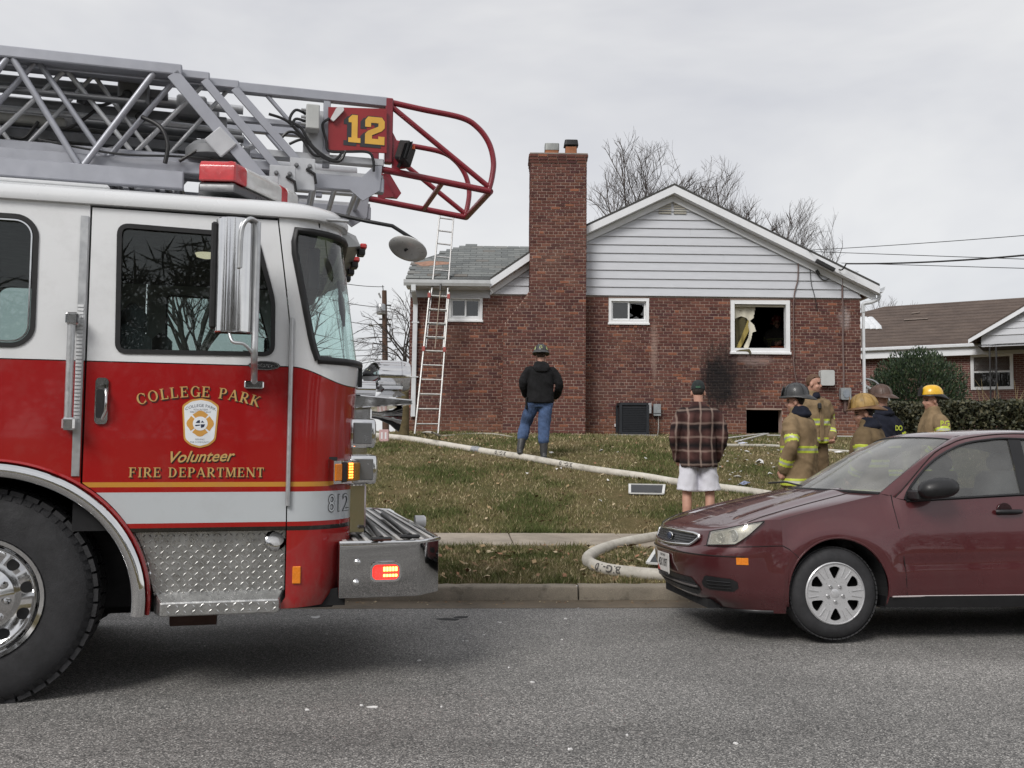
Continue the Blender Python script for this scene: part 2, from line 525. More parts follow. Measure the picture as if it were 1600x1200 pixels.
# grass: short worn blades, clumped, nobody could count them
def m_grass():
    m, t, b = _nodes('grass_blades')
    a = nd(t, 'ShaderNodeAttribute', attribute_name='Col')
    t.links.new(a.outputs['Color'], b.inputs['Base Color']); b.inputs['Roughness'].default_value = .75
    b.inputs['Specular IOR Level'].default_value = .2
    return m
def blades(name, label, regions, mat, seed):
    r = np.random.default_rng(seed); P = []; C = []
    for (x0, x1, t0, t1, dens, hmin, hmax) in regions:
        n = int((x1 - x0) * (t1 - t0) * dens)
        s = r.uniform(x0, x1, n); t = r.uniform(t0, t1, n)
        cl = np.array([noise.noise((a * .9, b * .9, 5)) + .6 * noise.noise((a * 3.1, b * 3.1, 9)) for a, b in zip(s, t)])
        keep = r.uniform(-.8, .6, n) < cl + .12
        s, t, cl = s[keep], t[keep], cl[keep]; n = len(s)
        z = np.array([hz(a, b) for a, b in zip(s, t)])
        h = r.uniform(hmin, hmax, n) * .78 * (1 + .5 * cl); wd = r.uniform(.0025, .006, n) * (1.0 + .12 * np.maximum(t, 0) * .6)
        az = r.uniform(0, 2 * PI, n); lean = r.uniform(.1, 1.1, n) * h; la = r.uniform(0, 2 * PI, n)
        c_, s_ = math.cos(SF.yaw), math.sin(SF.yaw)
        X = SF.o.x + c_ * s - s_ * t; Y = SF.o.y + s_ * s + c_ * t
        b0 = np.stack([X - wd * np.cos(az), Y - wd * np.sin(az), z - .004], 1)
        b1 = np.stack([X + wd * np.cos(az), Y + wd * np.sin(az), z - .004], 1)
        tp = np.stack([X + lean * np.cos(la), Y + lean * np.sin(la), z + h], 1)
        P.append(np.stack([b0, b1, tp], 1).reshape(-1, 3))
        g = np.array([.088, .110, .034]); o_ = np.array([.205, .18, .082]); st = np.array([.47, .39, .24])
        k = np.clip(.36 + cl * 1.2 + r.normal(0, .28, n), 0, 1)[:, None]
        col = o_ * (1 - k) + g * k
        dry = r.uniform(0, 1, n) < np.clip(.27 - cl * .58, .05, .78)
        col[dry] = st * r.uniform(.5, 1.1, (dry.sum(), 1))
        col *= r.uniform(.7, 1.25, (n, 1))
        C.append(np.repeat(np.concatenate([col, np.ones((n, 1))], 1), 3, 0))
    P = np.concatenate(P); C = np.concatenate(C); n = len(P) // 3
    me = bpy.data.meshes.new(name)
    me.vertices.add(3 * n); me.loops.add(3 * n); me.polygons.add(n)
    me.vertices.foreach_set('co', P.astype(np.float32).ravel())
    me.loops.foreach_set('vertex_index', np.arange(3 * n, dtype=np.int32))
    me.polygons.foreach_set('loop_start', np.arange(0, 3 * n, 3, dtype=np.int32))
    ca = me.color_attributes.new('Col', 'FLOAT_COLOR', 'POINT')
    ca.data.foreach_set('color', C.astype(np.float32).ravel())
    me.materials.append(mat); me.update()
    return tag(link(name, me), label, 'grass', kind='stuff')
GRASS = m_grass()
blades('grass', 'short worn green and straw coloured grass covering the lawn and verge',
       [(-1.6, 5.0, .17, 2.08, 5200, .025, .065), (-2.6, 6.5, 3.17, 5.0, 3200, .03, .07), (-3.2, 7.5, 5.0, 8.0, 1900, .03, .07),
        (-4.5, 9.0, 8.0, 12.4, 1000, .03, .08), (6, 16, 4, 16, 220, .04, .1), (-9, -3, 3.3, 16, 200, .04, .1),
        (-1.6, 5, 3.16, 3.34, 4000, .05, .10), (-1.6, 5, 1.9, 2.12, 2500, .04, .09)], GRASS, 3)

# fallen leaves lying all over the grass
r_ = np.random.default_rng(11)
mb = MB()
LEAFM = [pm('leaf_%d' % i, c, .8, 0, .3, 20) for i, c in enumerate([(.30, .21, .11), (.20, .12, .06), (.42, .34, .22), (.26, .13, .07)])]
for k in range(1500):
    s = r_.uniform(-2.5, 6.5); t = r_.choice([r_.uniform(.2, 2.05), r_.uniform(3.2, 12)]); z = hz(s, t) + r_.uniform(.015, .05)
    p = SF.wor((s, t, z)); a = r_.uniform(0, 6.28); q = r_.uniform(.018, .045); tl = r_.uniform(-.6, .6); t2 = r_.uniform(-.6, .6)
    dx = Vector((math.cos(a), math.sin(a), tl)) * q; dy = Vector((-math.sin(a), math.cos(a), t2)) * q * .6
    mb.add([p - dx, p - dy * .9 + dx * .1, p + dx, p + dy], [(0, 1, 2), (0, 2, 3)], int(r_.integers(0, 4)))
for k in range(170):
    s = r_.uniform(-2.5, 3.5); t = -.03 - abs(r_.normal(0, .07)); z = hz(s, max(t, -.33)) + r_.uniform(.006, .018)
    p = SF.wor((s, t, z)); a = r_.uniform(0, 6.28); q = r_.uniform(.008, .022)
    dx = Vector((math.cos(a), math.sin(a), r_.uniform(-.3, .3))) * q; dy = Vector((-math.sin(a), math.cos(a), r_.uniform(-.3, .3))) * q * .6
    mb.add([p - dx, p - dy * .9 + dx * .1, p + dx, p + dy], [(0, 1, 2), (0, 2, 3)], int(r_.integers(0, 4)))
tag(mb.build('fallen_leaves', LEAFM, fix=False), 'scattered dry brown leaves lying in the grass', 'leaves', kind='stuff')
# ================================================================== the burnt brick house
HF = Frame(0, 20.45, 0, R(1))
house = empty('brick_house', HF.o, HF.yaw)
tag(house, 'red brick house with white gable siding, tall chimney and a burnt out window', 'house')
H = HF.v
XL, XR, ZB, ZS = -2.262, 7.765, 1.30, 4.572
CH_, BW = .0677, .2045          # course height, brick length with its joint

def m_brick(name, soot=None):
    m, t, b = _nodes(name); co = coords(t)
    a = nd(t, 'ShaderNodeAttribute', attribute_name='bc')
    g = ramp(t, tnoise(t, co, 38, 5, .7), [(.25, .62), (.75, 1.35)])
    c = mixc(t, 1.0, a.outputs['Color'], g, 'MULTIPLY')
    c = mixc(t, ramp(t, tnoise(t, co, 1.1, 5, .65), [(.5, 0), (.8, .32)]), c, (.26, .17, .13))
    sep = nd(t, 'ShaderNodeSeparateXYZ'); t.links.new(co, sep.inputs[0])
    if soot:
        wob = mth(t, 'MULTIPLY_ADD', tnoise(t, co, 4.5, 6, .78, (1.6, 1, .6)), 1.5, -.75)
        for (cx, cz, rx, rz, col, amt) in soot:
            dx = mth(t, 'POWER', mth(t, 'DIVIDE', mth(t, 'SUBTRACT', sep.outputs[0], cx), rx), 2)
            dz = mth(t, 'POWER', mth(t, 'DIVIDE', mth(t, 'SUBTRACT', sep.outputs[2], cz), rz), 2)
            d = mth(t, 'ADD', mth(t, 'SQRT', mth(t, 'ADD', dx, dz)), wob)
            c = mixc(t, ramp(t, d, [(.45, amt), (1.0, 0)]), c, col)
    t.links.new(c, b.inputs['Base Color']); b.inputs['Roughness'].default_value = .88
    b.inputs['Specular IOR Level'].default_value = .25
    bump(t, b, tnoise(t, co, 90, 4, .7), .4, .006)
    return m
_sc = H(1122, 600); _s2 = H(1190, 600); _s3 = H(1022, 545); _s4 = H(1320, 497); _s5 = H(1160, 585)
_sw = H(1187, 562)
SOOT = [(_s5.x - .2, _s5.z, .85, .95, (.02, .017, .017), .6), (_sc.x, _sc.z + .05, .50, .85, (.010, .010, .011), .90),
        (_s3.x, _s3.z, .10, .75, (.38, .27, .23), .5), (_s4.x, _s4.z, .16, .30, (.38, .33, .32), .75), (_sw.x - .1, _sw.z, .5, .16, (.34, .26, .24), .5)]
BRICK = m_brick('brick', SOOT)
def m_mortar():
    m, t, b = _nodes('mortar'); co = coords(t)
    c = ramp(t, tnoise(t, co, 2.2, 6, .7), [(.25, (.25, .175, .14)), (.75, (.44, .33, .28))])
    sep = nd(t, 'ShaderNodeSeparateXYZ'); t.links.new(co, sep.inputs[0])
    wob = mth(t, 'MULTIPLY_ADD', tnoise(t, co, 4.5, 6, .78, (1.6, 1, .6)), 1.5, -.75)
    for (cx, cz, rx, rz, col, amt) in SOOT[:2]:
        dx = mth(t, 'POWER', mth(t, 'DIVIDE', mth(t, 'SUBTRACT', sep.outputs[0], cx), rx), 2)
        dz = mth(t, 'POWER', mth(t, 'DIVIDE', mth(t, 'SUBTRACT', sep.outputs[2], cz), rz), 2)
        d = mth(t, 'ADD', mth(t, 'SQRT', mth(t, 'ADD', dx, dz)), wob)
        c = mixc(t, ramp(t, d, [(.45, amt * .92), (1.0, 0)]), c, (.015, .014, .014))
    t.links.new(c, b.inputs['Base Color']); b.inputs['Roughness'].default_value = .95
    bump(t, b, tnoise(t, co, 150, 3, .7), .4, .005)
    return m
MORTAR = m_mortar()

def brick_col(q, low=0.0):
    k = q.random()
    if k < .55: c = (.122, .050, .040)
    elif k < .78: c = (.092, .038, .034)
    elif k < .90: c = (.155, .068, .049)
    elif k < .96: c = (.085, .036, .035)
    else: c = (.24, .095, .058)
    f = q.uniform(.84, 1.16)
    return tuple(lerp(x * f, y * f, low) for x, y in zip(c, (.27, .125, .075)))

def courses(x0, x1, z0, z1, holes=(), left=None, q=None):
    """brick rectangles of a wall in common bond, cut round the openings"""
    q = q or random.Random(5); out = []
    n = int(round((z1 - z0) / CH_))
    for i in range(n):
        za = z0 + i * CH_; zb = min(za + CH_ - .013, z1 - .004)
        head = (i % 6 == 4); L_ = BW / 2 if head else BW
        x = x0 - (BW * .5 if i % 2 else BW * (.25 if head else 0)) - q.uniform(0, .01)
        lim = left(za + CH_ / 2) if left else x0
        while x < x1:
            a, b = max(x, lim), min(x + L_ - .013, x1)
            x += L_
            segs = [(a, b)] if b - a > .02 else []
            for (hx0, hx1, hz0, hz1) in holes:
                if zb > hz0 + .004 and za < hz1 - .004:
                    segs = [s for (p, r) in segs for s in ((p, min(r, hx0 - .004)), (max(p, hx1 + .004), r)) if s[1] - s[0] > .02]
            for (p, r) in segs: out.append((p, r, za + q.uniform(-.001, .001), zb + q.uniform(-.001, .001), q.uniform(-.003, .003)))
    return out

def brick_mass(rects, fn, q, mb, cols, base=ZB + .2, glow=0.0):
    """fn(x, z, out) -> point; each brick a small block standing proud of the mortar"""
    for (a, b, z0, z1, dd) in rects:
        e = .003
        vs = [fn(a, z0, 0), fn(b, z0, 0), fn(b, z1, 0), fn(a, z1, 0)]
        o = .011 + dd
        vs += [fn(a + e, z0 + e, o), fn(b - e, z0 + e, o), fn(b - e, z1 - e, o), fn(a + e, z1 - e, o)]
        mb.add(vs, [(4, 5, 6, 7), (0, 1, 5, 4), (1, 2, 6, 5), (2, 3, 7, 6), (3, 0, 4, 7)])
        low = max(0, min(.75, (base + .42 - z0) / .42)) * q.uniform(.2, 1)
        cols += [brick_col(q, low)] * 5

def col_attr(me, cols):
    a = me.attributes.new('bc', 'FLOAT_COLOR', 'FACE')
    a.data.foreach_set('color', np.array([(*c, 1) for c in cols], dtype=np.float32).ravel())

W1 = [H(701, 463), H(753.5, 503.5)]; W2 = [H(951, 466), H(1013.5, 508)]; W3 = [H(1141, 469), H(1234, 554)]; W4 = [H(1166, 640), H(1222, 678)]
WIN = [(min(a.x, b.x), max(a.x, b.x), min(a.z, b.z), max(a.z, b.z)) for a, b in (W1, W2, W3, W4)]
q = random.Random(21)
# walls: a thick mortar plate with the openings cut out
front = [(XL, ZB - .6), (XR, ZB - .6), (XR, ZS), (XL, ZS)]
mb = MB()
mb.plate([front] + [[(a, z0), (a, z1), (b, z1), (b, z0)] for (a, b, z0, z1) in WIN], lambda x, z, d: V(x, d, z), .26)
mb.build('wall', MORTAR, house)
mb = MB(); cols = []
brick_mass(courses(XL, XR, ZB + .2, ZS - .005, WIN, q=q), lambda x, z, o: V(x, -o, z), q, mb, cols)
# left end wall, bricks as well
brick_mass(courses(0, 7.5, ZB + .2, ZS - .005, q=q), lambda x, z, o: V(XL - o, x, z), q, mb, cols)
# chimney
CX0, CX1, CD = H(786, 600, -.5).x, H(915, 560, -.5).x, -.5
CN = H(829, 350, -.5).x
CT = H(870, 241, -.5).z
zsh0, zsh1 = H(788, 507, -.5).z, H(828.5, 455, -.5).z
def cleft(z):
    if z < zsh0: return CX0
    if z > zsh1: return CN
    return lerp(CX0, CN, (z - zsh0) / (zsh1 - zsh0))
chim = MB()
chim.plate([[(CX0, ZB - .4), (CX1, ZB - .4), (CX1, CT), (CN, CT), (CN, zsh1), (CX0, zsh0)]], lambda x, z, d: V(x, CD + d, z), .72)
chimney = chim.build('chimney', MORTAR, house)
ZC0 = ZB + .2
cr_ = courses(CX0, CX1, ZC0, CT - .21, left=cleft, q=q)
bm_cache = {}
near = [r for r in cr_ if r[0] >= CX0 - .01][:300]
for (a, b, z0, z1, dd) in near:
    key = (round(b - a, 3), q.randrange(8))
    if key not in bm_cache:
        m1 = MB(); c1 = []
        hw, hh = key[0] / 2, (CH_ - .013) / 2
        brick_mass([(-hw, hw, -hh, hh, 0)], lambda x, z, o: V(x, -o, z), q, m1, c1, base=-9)
        me = m1.mesh('brick', BRICK, fix=True); col_attr(me, c1); bm_cache[key] = me
    o = link('brick', bm_cache[key], chimney)
    o.location = ((a + b) / 2, CD - dd, (z0 + z1) / 2)
brick_mass(cr_[len(near):], lambda x, z, o: V(x, CD - o, z), q, mb, cols)
brick_mass(courses(CD + .01, 0, ZC0, zsh0, q=q), lambda y, z, o: V(CX0 - o, y, z), q, mb, cols)
brick_mass(courses(CD + .01, .2, zsh1, CT - .21, q=q), lambda y, z, o: V(CN - o, y, z), q, mb, cols)
brick_mass(courses(CD + .01, .2, ZS, CT - .21, q=q), lambda y, z, o: V(CX1 + o, y, z), q, mb, cols)
# corbelled crown: three courses stepping out
for k in range(3):
    o_ = .012 + .012 * k; z0 = CT - .2 + k * CH_
    mb.box(CN - o_ + .002, CX1 + o_ - .002, CD - o_ + .004, .2, z0 - .01, z0 + CH_ - .02); cols += [(.25, .17, .14)] * 6
    brick_mass(courses(CN - o_, CX1 + o_, z0, z0 + CH_, q=q), lambda x, z, o: V(x, CD - o_ - o, z), q, mb, cols)
    brick_mass(courses(CD - o_, .2, z0, z0 + CH_, q=q), lambda y, z, o: V(CN - o_ - o, y, z), q, mb, cols)
# sloping shoulder bricks on the chimney and the soldier course below the windows
sl = math.hypot(CN - CX0, zsh1 - zsh0); du = ((CN - CX0) / sl, (zsh1 - zsh0) / sl)
brick_mass([(i * .075, i * .075 + .064, 0, .2, 0) for i in range(int(sl / .075))] + [(i * .075, i * .075 + .064, .212, .44, 0) for i in range(int(sl / .075))],
           lambda s, y, o: V(CX0 + du[0] * s - du[1] * o, CD + y, zsh0 + du[1] * s + du[0] * o), q, mb, cols, base=-9)
for (a, b, z0, z1) in WIN[:3]:
    n = int((b - a + .1) / .1)
    brick_mass([(a - .05 + i * .1, a - .05 + i * .1 + .089, z0 - .062, z0 - .004, 0) for i in range(n)], lambda x, z, o: V(x, -o - .016, z), q, mb, cols, base=-9)
me = mb.mesh('brickwork', BRICK, fix=False); col_attr(me, cols)
o = link('brickwork', me, house); o['kind'] = 'stuff'
o['label'] = 'red and brown bricks laid in courses with pale mortar'
# chimney crown and flues
MB().box(CN - .03, CX1 + .03, CD - .02, .18, CT - .01, CT + .03).build('crown_cap', m_concrete('cap_concrete', (.30, .26, .23)), chimney, bevel=.01)
TERRA = pm('terracotta', (.30, .12, .055), .8, 0, .3, 9, bmp=.2)
fa, fb = H(862, 236, -.15), H(892, 236, -.15)
f1 = MB().plate([rrect(-.15, .15, -.15, .15, .04), rrect(-.11, .11, -.11, .11, .03)], lambda x, y, d: V(fa.x + x, -.15 + y, CT + .02 + d), .16).build('flue_pot', TERRA, chimney, smooth=40)
MB().plate([rrect(-.158, .158, -.158, .158, .04)], lambda x, y, d: V(fa.x + x, -.15 + y, CT + .16 + d), .15).build('flue_cap', pm('flue_metal', (.30, .31, .30), .45, .6, .2, 9), f1, smooth=40)
f2 = MB().plate([rrect(-.125, .125, -.12, .12, .03), rrect(-.09, .09, -.09, .09, .03)], lambda x, y, d: V(fb.x + x, -.15 + y, CT + .02 + d), .23).build('flue_pot', TERRA, chimney, smooth=40)
mbx = MB(); mbx.plate([rrect(-.16, .16, -.15, .15, .05)], lambda x, y, d: V(fb.x + x * (1 - d * .9), -.15 + y, CT + .29 + d), .11)
for sx in (-.1, .1): mbx.box(fb.x + sx - .01, fb.x + sx + .01, -.26, -.24, CT + .22, CT + .3)
mbx.build('flue_cap', BLACKP, f2, smooth=40)

# ---- gable siding boards, rake boards, roof
SID = pm('siding_white', (.53, .545, .58), .5, 0, .05, 2.5, rvar=.05, stretch=(1, 1, 6))
TRIM = pm('trim_white', (.72, .735, .76), .45, 0, .05, 3)
AP = (3.55, 7.05); ER = (8.087, 4.858); EL1 = (.40, 5.527); EL2 = (-.50, 4.90)
slr = (AP[1] - ER[1]) / (ER[0] - AP[0])
def rakeR(z): return AP[0] + (AP[1] - z) / slr
def rakeL(z):
    if z > EL1[1]: return AP[0] - (AP[1] - z) / ((AP[1] - EL1[1]) / (AP[0] - EL1[0]))
    return EL1[0] - (EL1[1] - z) / ((EL1[1] - EL2[1]) / (EL1[0] - EL2[0]))
TRW = .36
SB = .1905
k = 0; z = ZS
while z < AP[1] - TRW - .02:
    z1 = min(z + SB, AP[1] - TRW * .98)
    xl0, xl1 = max(rakeL(z + TRW) - .05, -.52), max(rakeL(z1 + TRW) - .05, -.52)
    xr0, xr1 = min(rakeR(z + TRW) + .05, XR + .01), min(rakeR(z1 + TRW) + .05, XR + .01)
    if xr1 < xl1: xl1 = xr1 = (xl0 + xr0) / 2
    pieces = [(xl0, xl1, xr0, xr1)]
    if 1 < k < 9 and k % 3 == 1:
        xm = AP[0] + [-1.3, 1.15, .4][k // 3 % 3]; pieces = [(xl0, xl1, xm - .001, xm - .001), (xm + .001, xm + .001, xr0, xr1)]
    for (a0, a1, b0, b1) in pieces:
        f_, b_ = -.052, -.024
        MB().add([(a0, f_, z), (b0, f_, z), (b1, b_, z1 + .012), (a1, b_, z1 + .012), (a0, .0, z), (b0, .0, z), (b1, .0, z1 + .012), (a1, .0, z1 + .012), (a0, f_, z + .006), (b0, f_, z + .006)],
                 [(0, 1, 9, 8), (8, 9, 2, 3), (0, 4, 5, 1), (4, 7, 6, 5), (3, 2, 6, 7), (0, 8, 3, 7, 4), (1, 5, 6, 2, 9)]).build('siding_board', SID, house)
    z += SB; k += 1
# wing frieze boards above the left wall
for (a, b, z0, z1, d) in ((XL - .02, -.5, ZS - .09, ZS + .10, -.03), (XL - .02, -.5, ZS + .105, ZS + .26, -.012)):
    MB().box(a, b, d, .02, z0, z1).build('frieze_board', SID, house, bevel=.004)
# gable backing
MB().plate([[(-.5, ZS - .02), (XR, ZS - .02), (XR, rakeR(0) * 0 + ER[1] - .1), AP_ := (AP[0], AP[1] - .08), (EL1[0], EL1[1] - .08), (-.5, EL2[1] - .1)]], lambda x, z, d: V(x, .0 + d, z), .15).build('gable_wall', WHITEP, house)
ROOFM = pm('roof_shingle_dark', (.06, .06, .058), .95, 0, .35, 30, bmp=.5, bscale=60)
def m_shingle():
    m, t, b = _nodes('shingle_grey'); co = coords(t)
    oi = nd(t, 'ShaderNodeObjectInfo')
    c = ramp(t, oi.outputs['Random'], [(0, (.135, .145, .145)), (.5, (.165, .175, .172)), (.85, (.195, .205, .2)), (1, (.15, .135, .12))])
    c = mixc(t, 1.0, c, ramp(t, tnoise(t, co, 120, 4, .7), [(.3, .6), (.7, 1.4)]), 'MULTIPLY')
    t.links.new(c, b.inputs['Base Color']); b.inputs['Roughness'].default_value = .95
    bump(t, b, tnoise(t, co, 160, 3), .4, .004)
    return m
SHG = m_shingle()
BACK = 9.5; RT = .10; OV = -.30
def slope_plate(name, poly, nrm_up=RT, mat=ROOFM):
    """poly: 3D points of the top face, given a thickness downwards"""
    mb = MB(); P = [Vector(p) for p in poly]
    n = len(P)
    mb.add(P + [p - V(0, 0, nrm_up) for p in P], [list(range(n)), list(range(2 * n - 1, n - 1, -1))] + [[i, i + n, (i + 1) % n + n, (i + 1) % n] for i in range(n)])
    return mb.build(name, mat, house)
roof = slope_plate('roof', [(AP[0], OV, AP[1]), (AP[0], BACK, AP[1]), (ER[0], BACK, ER[1]), (ER[0], OV, ER[1])], .05)
slope_plate('roof_slope', [(AP[0], BACK, AP[1]), (AP[0], OV, AP[1]), (EL1[0], OV, EL1[1]), (EL2[0], OV, EL2[1]), (EL2[0], BACK, EL2[1])], .05)
# rake boards: an upper and a lower strip, each side
for (P, Q) in ((AP, ER), (AP, EL1), (EL1, EL2)):
    for (o0, o1, d0) in ((.052, .215, OV + .002), (.222, TRW, -.09)):
        MB().plate([[(P[0], P[1] - o0), (Q[0], Q[1] - o0), (Q[0], Q[1] - o1), (P[0], P[1] - o1)]], lambda x, z, d: V(x, d0 + d, z), -d0 - .055 if d0 > OV + .1 else .03).build('rake_board', TRIM, house)
    MB().plate([[(P[0], P[1] - .19), (Q[0], Q[1] - .19), (Q[0], Q[1] - .215), (P[0], P[1] - .215)]], lambda x, z, d: V(x, OV + .033 + d, z), -OV - .035).build('soffit', TRIM, house)
# vent in the gable
VZ = H(1050, 323).z
for k in range(6):
    ww = .30 + (5 - k) * .0
    for sx in (-1, 1):
        MB().box(AP[0] + sx * .17 - .14, AP[0] + sx * .17 + .14, -.066, -.03, VZ - .17 + k * .052, VZ - .17 + k * .052 + .026).build('vent_slat', pm('vent_dirty', (.45, .43, .37), .7), house)
# left wing roof facing the street, with shingles laid in courses
ZE = H(700, 437, -.36).z; DE = -.36; TP = .482
def wing(x, y, off=0.0):
    """point on the wing's roof plane seen at a photo pixel"""
    d = HF.Ri @ ray(x, y); c = HF.Ri @ (CAM - HF.o)
    k = (ZE + (c.y - DE) * TP - c.z) / (d.z - d.y * TP)
    return c + d * k + V(0, 0, off)
wo_ = [wing(634, 435), wing(646, 409), wing(724, 384.5), wing(850, 387.5), wing(850, 391), wing(767, 435)]
wing_roof = slope_plate('wing_roof', wo_, .06, pm('roof_felt', (.10, .105, .105), .95, 0, .3, 20))
ridge_b = V(wo_[2].x, 9.0, wo_[2].z)
slope_plate('wing_roof_side', [wo_[1], wo_[0], V(wo_[0].x, 7.5, ZE), V(wo_[2].x, 7.5, wo_[2].z), wo_[2]], .06)
def inside(p, poly):
    c = False; j = len(poly) - 1
    for i in range(len(poly)):
        a, b = poly[i], poly[j]
        if (a[1] > p[1]) != (b[1] > p[1]) and p[0] < (b[0] - a[0]) * (p[1] - a[1]) / (b[1] - a[1]) + a[0]: c = not c
        j = i
    return c
wp = [(p.x, p.y) for p in wo_]
ys0, ys1 = min(p[1] for p in wp), max(p[1] for p in wp); xs0, xs1 = min(p[0] for p in wp), max(p[0] for p in wp)
shm = MB().add([(0, 0, .016), (.292, 0, .016), (.292, .26, .006), (0, .26, .006), (0, 0, 0), (.292, 0, 0), (.292, .26, 0), (0, .26, 0)],
               [(0, 1, 2, 3), (0, 4, 5, 1), (1, 5, 6, 2), (3, 7, 4, 0)]).mesh('shingle', SHG, fix=False)
row = 0; y = ys0 - .01; nsh = 0
while y < ys1:
    x = xs0 - (row % 2) * .15
    while x < xs1:
        if inside((x + .15, y + .05), wp) and inside((x + .04, y + .05), wp) and nsh < 300:
            o = link('shingle', shm, wing_roof); nsh += 1
            o.location = (x + rng.uniform(-.003, .003), y, ZE + (y - DE) * TP + .002); o.rotation_euler = (math.atan(TP), 0, 0)
        x += .3
    y += .165; row += 1
# patch of bare reddish roofing
pp = [wing(647, 412), wing(672, 409), wing(703, 411), wing(702, 414), wing(660, 417)]
MB().add([p + V(0, 0, .022) for p in pp] + [p for p in pp], [[0, 1, 2, 3, 4]] + [[i, i + 5, (i + 1) % 5 + 5, (i + 1) % 5] for i in range(5)]).build('roof_patch', pm('roof_patch', (.30, .17, .12), .95, 0, .3, 12), wing_roof)
# gutters and downspouts
GUT = pm('gutter_white', (.62, .64, .66), .4, 0, .1, 4)
def gutter(x0, x1, d0, z0, along='x', y0=0, y1=0):
    pr = [(0, .10), (0, -.02), (-.08, -.03), (-.115, .03), (-.13, .10), (-.12, .10), (-.105, .03), (-.075, -.018), (-.012, -.01), (-.012, .10)]
    if along == 'x': return MB().loft([[(x, d0 + a, z0 + b) for a, b in pr] for x in (x0, x1)]).build('gutter', GUT, house)
    return MB().loft([[(x0 - a, y, z0 + b) for a, b in pr] for y in (y0, y1)]).build('gutter', GUT, house)
gutter(wo_[0].x - .03, H(766, 440, -.36).x, DE, ZE - .12)
MB().box(wo_[0].x + .02, -.5, DE + .02, .0, ZE - .17, ZE - .15).build('soffit', TRIM, house)
MB().box(wo_[0].x + .02, -.5, DE + .003, DE + .02, ZE - .17, ZE - .02).build('fascia_board', TRIM, house)
gutter(ER[0] + .0, 0, 0, ER[1] - .16, 'y', OV + .02, BACK)
dsx = H(648, 560, -.1).x
g1 = MB(); zt = ZE - .15
pts = [(dsx - .02, DE - .06, zt + .02), (dsx - .02, DE - .06, zt - .1), (dsx + .0, -.08, zt - .34), (dsx, -.075, zt - .5), (dsx - .02, -.075, H(643, 650).z)]
for a, b in zip(pts[:-1], pts[1:]): g1.beam(a, V(*b) - (V(*b) - V(*a)).normalized() * -.02, .10, .075, up=(0, 1, 0))
ds = g1.build('downspout', GUT, house, bevel=.008)
for zz in (3.9, 2.7): MB().box(dsx - .075, dsx + .085, -.12, -.004, zz, zz + .025).build('strap', GUT, ds)
xd = XR + .045
g2 = MB().tube(catmull([(ER[0] + .06, -.1, ER[1] - .2), (ER[0] + .05, -.1, ER[1] - .30), (ER[0] - .12, -.1, ER[1] - .38), (xd, -.06, ER[1] - .42), (xd, -.05, ER[1] - .6)], 5), .042, 8)
g2.beam((xd, -.05, ER[1] - .55), (xd, -.05, 1.9), .05, .05)
g2.build('downspout', GUT, house, smooth=40)
MB().box(-2.24, XR - .02, .265, 8, 1.0, 1.12).build('basement_floor', DARK, house)

# ---- windows
VINYL = pm('vinyl_white', (.74, .75, .76), .35, 0, .04, 4)
PANE = glass('window_pane', (.25, .27, .29), 1.0)
def frame_of(name, a, b, z0, z1, d0, d1, wdt, mat, parent):
    return MB().plate([[(a, z0), (b, z0), (b, z1), (a, z1)], [(a + wdt, z0 + wdt), (a + wdt, z1 - wdt), (b - wdt, z1 - wdt), (b - wdt, z0 + wdt)]], lambda x, z, d: V(x, d0 + d, z), d1 - d0).build(name, mat, parent, bevel=.006)
def slider(i, broken):
    a, b, z0, z1 = WIN[i]; z0 += .045
    wn = frame_of('window', a, b, z0, z1, -.025, .10, .06, VINYL, house)
    MB().box(a - .02, b + .02, -.055, .06, z0 - .05, z0 - .002).build('sill', VINYL, wn, bevel=.008)
    xm = (a + b) / 2
    for (p, r, dd, br) in ((a + .062, xm + .02, .02, False), (xm - .018, b - .062, .055, broken)):
        s = frame_of('sash', p, r, z0 + .062, z1 - .062, dd, dd + .03, .034, VINYL, wn)
        pa, pb, pz0, pz1 = p + .036, r - .036, z0 + .098, z1 - .098
        if not br:
            MB().box(pa, pb, dd + .012, dd + .018, pz0, pz1).build('pane', PANE, wn)
        else:
            g = MB(); w_, h_ = pb - pa, pz1 - pz0
            for pl in ([(0, 1), (0, .45), (.1, .95)], [(0, 1), (.12, 1), (.18, .62), (.04, .8)], [(.1, 1), (1, 1), (1, .72), (.86, .9), (.5, .93)], [(1, .7), (1, .2), (.78, .28), (.93, .5)], [(0, .42), (0, .1), (.3, .22)], [(.2, 0), (.75, 0), (.5, .17)], [(.8, 0), (1, 0), (1, .18)]):
                MB().plate([[(pa + x * w_, pz0 + y * h_) for x, y in pl]], lambda x, z, d: V(x, dd + .012 + d, z), .005).build('glass_shard', PANE, wn)
    return wn
slider(0, False); slider(1, True)
a, b, z0, z1 = WIN[2]
wn = frame_of('window', a, b, z0 + .05, z1, -.03, .12, .085, VINYL, house)
wn['label'] = 'wide window opening with its sashes knocked out'
MB().box(a - .02, b + .02, -.07, .08, z0 - .01, z0 + .048).build('sill', VINYL, wn, bevel=.008)
MB().box(a + .09, b - .09, .03, .05, z1 - .14, z1 - .095).build('track', pm('dirty_cream', (.45, .42, .33), .6), wn, bevel=.004)
# rooms behind the openings: smoke blackened
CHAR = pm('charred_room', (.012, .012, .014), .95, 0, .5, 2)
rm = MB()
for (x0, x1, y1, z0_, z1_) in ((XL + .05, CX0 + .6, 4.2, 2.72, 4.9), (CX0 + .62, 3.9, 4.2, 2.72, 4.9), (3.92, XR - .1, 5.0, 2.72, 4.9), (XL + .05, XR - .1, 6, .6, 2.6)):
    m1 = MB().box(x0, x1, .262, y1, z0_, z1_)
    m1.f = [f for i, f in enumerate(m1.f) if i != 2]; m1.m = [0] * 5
    m1.build('room', CHAR, house, fix=False)
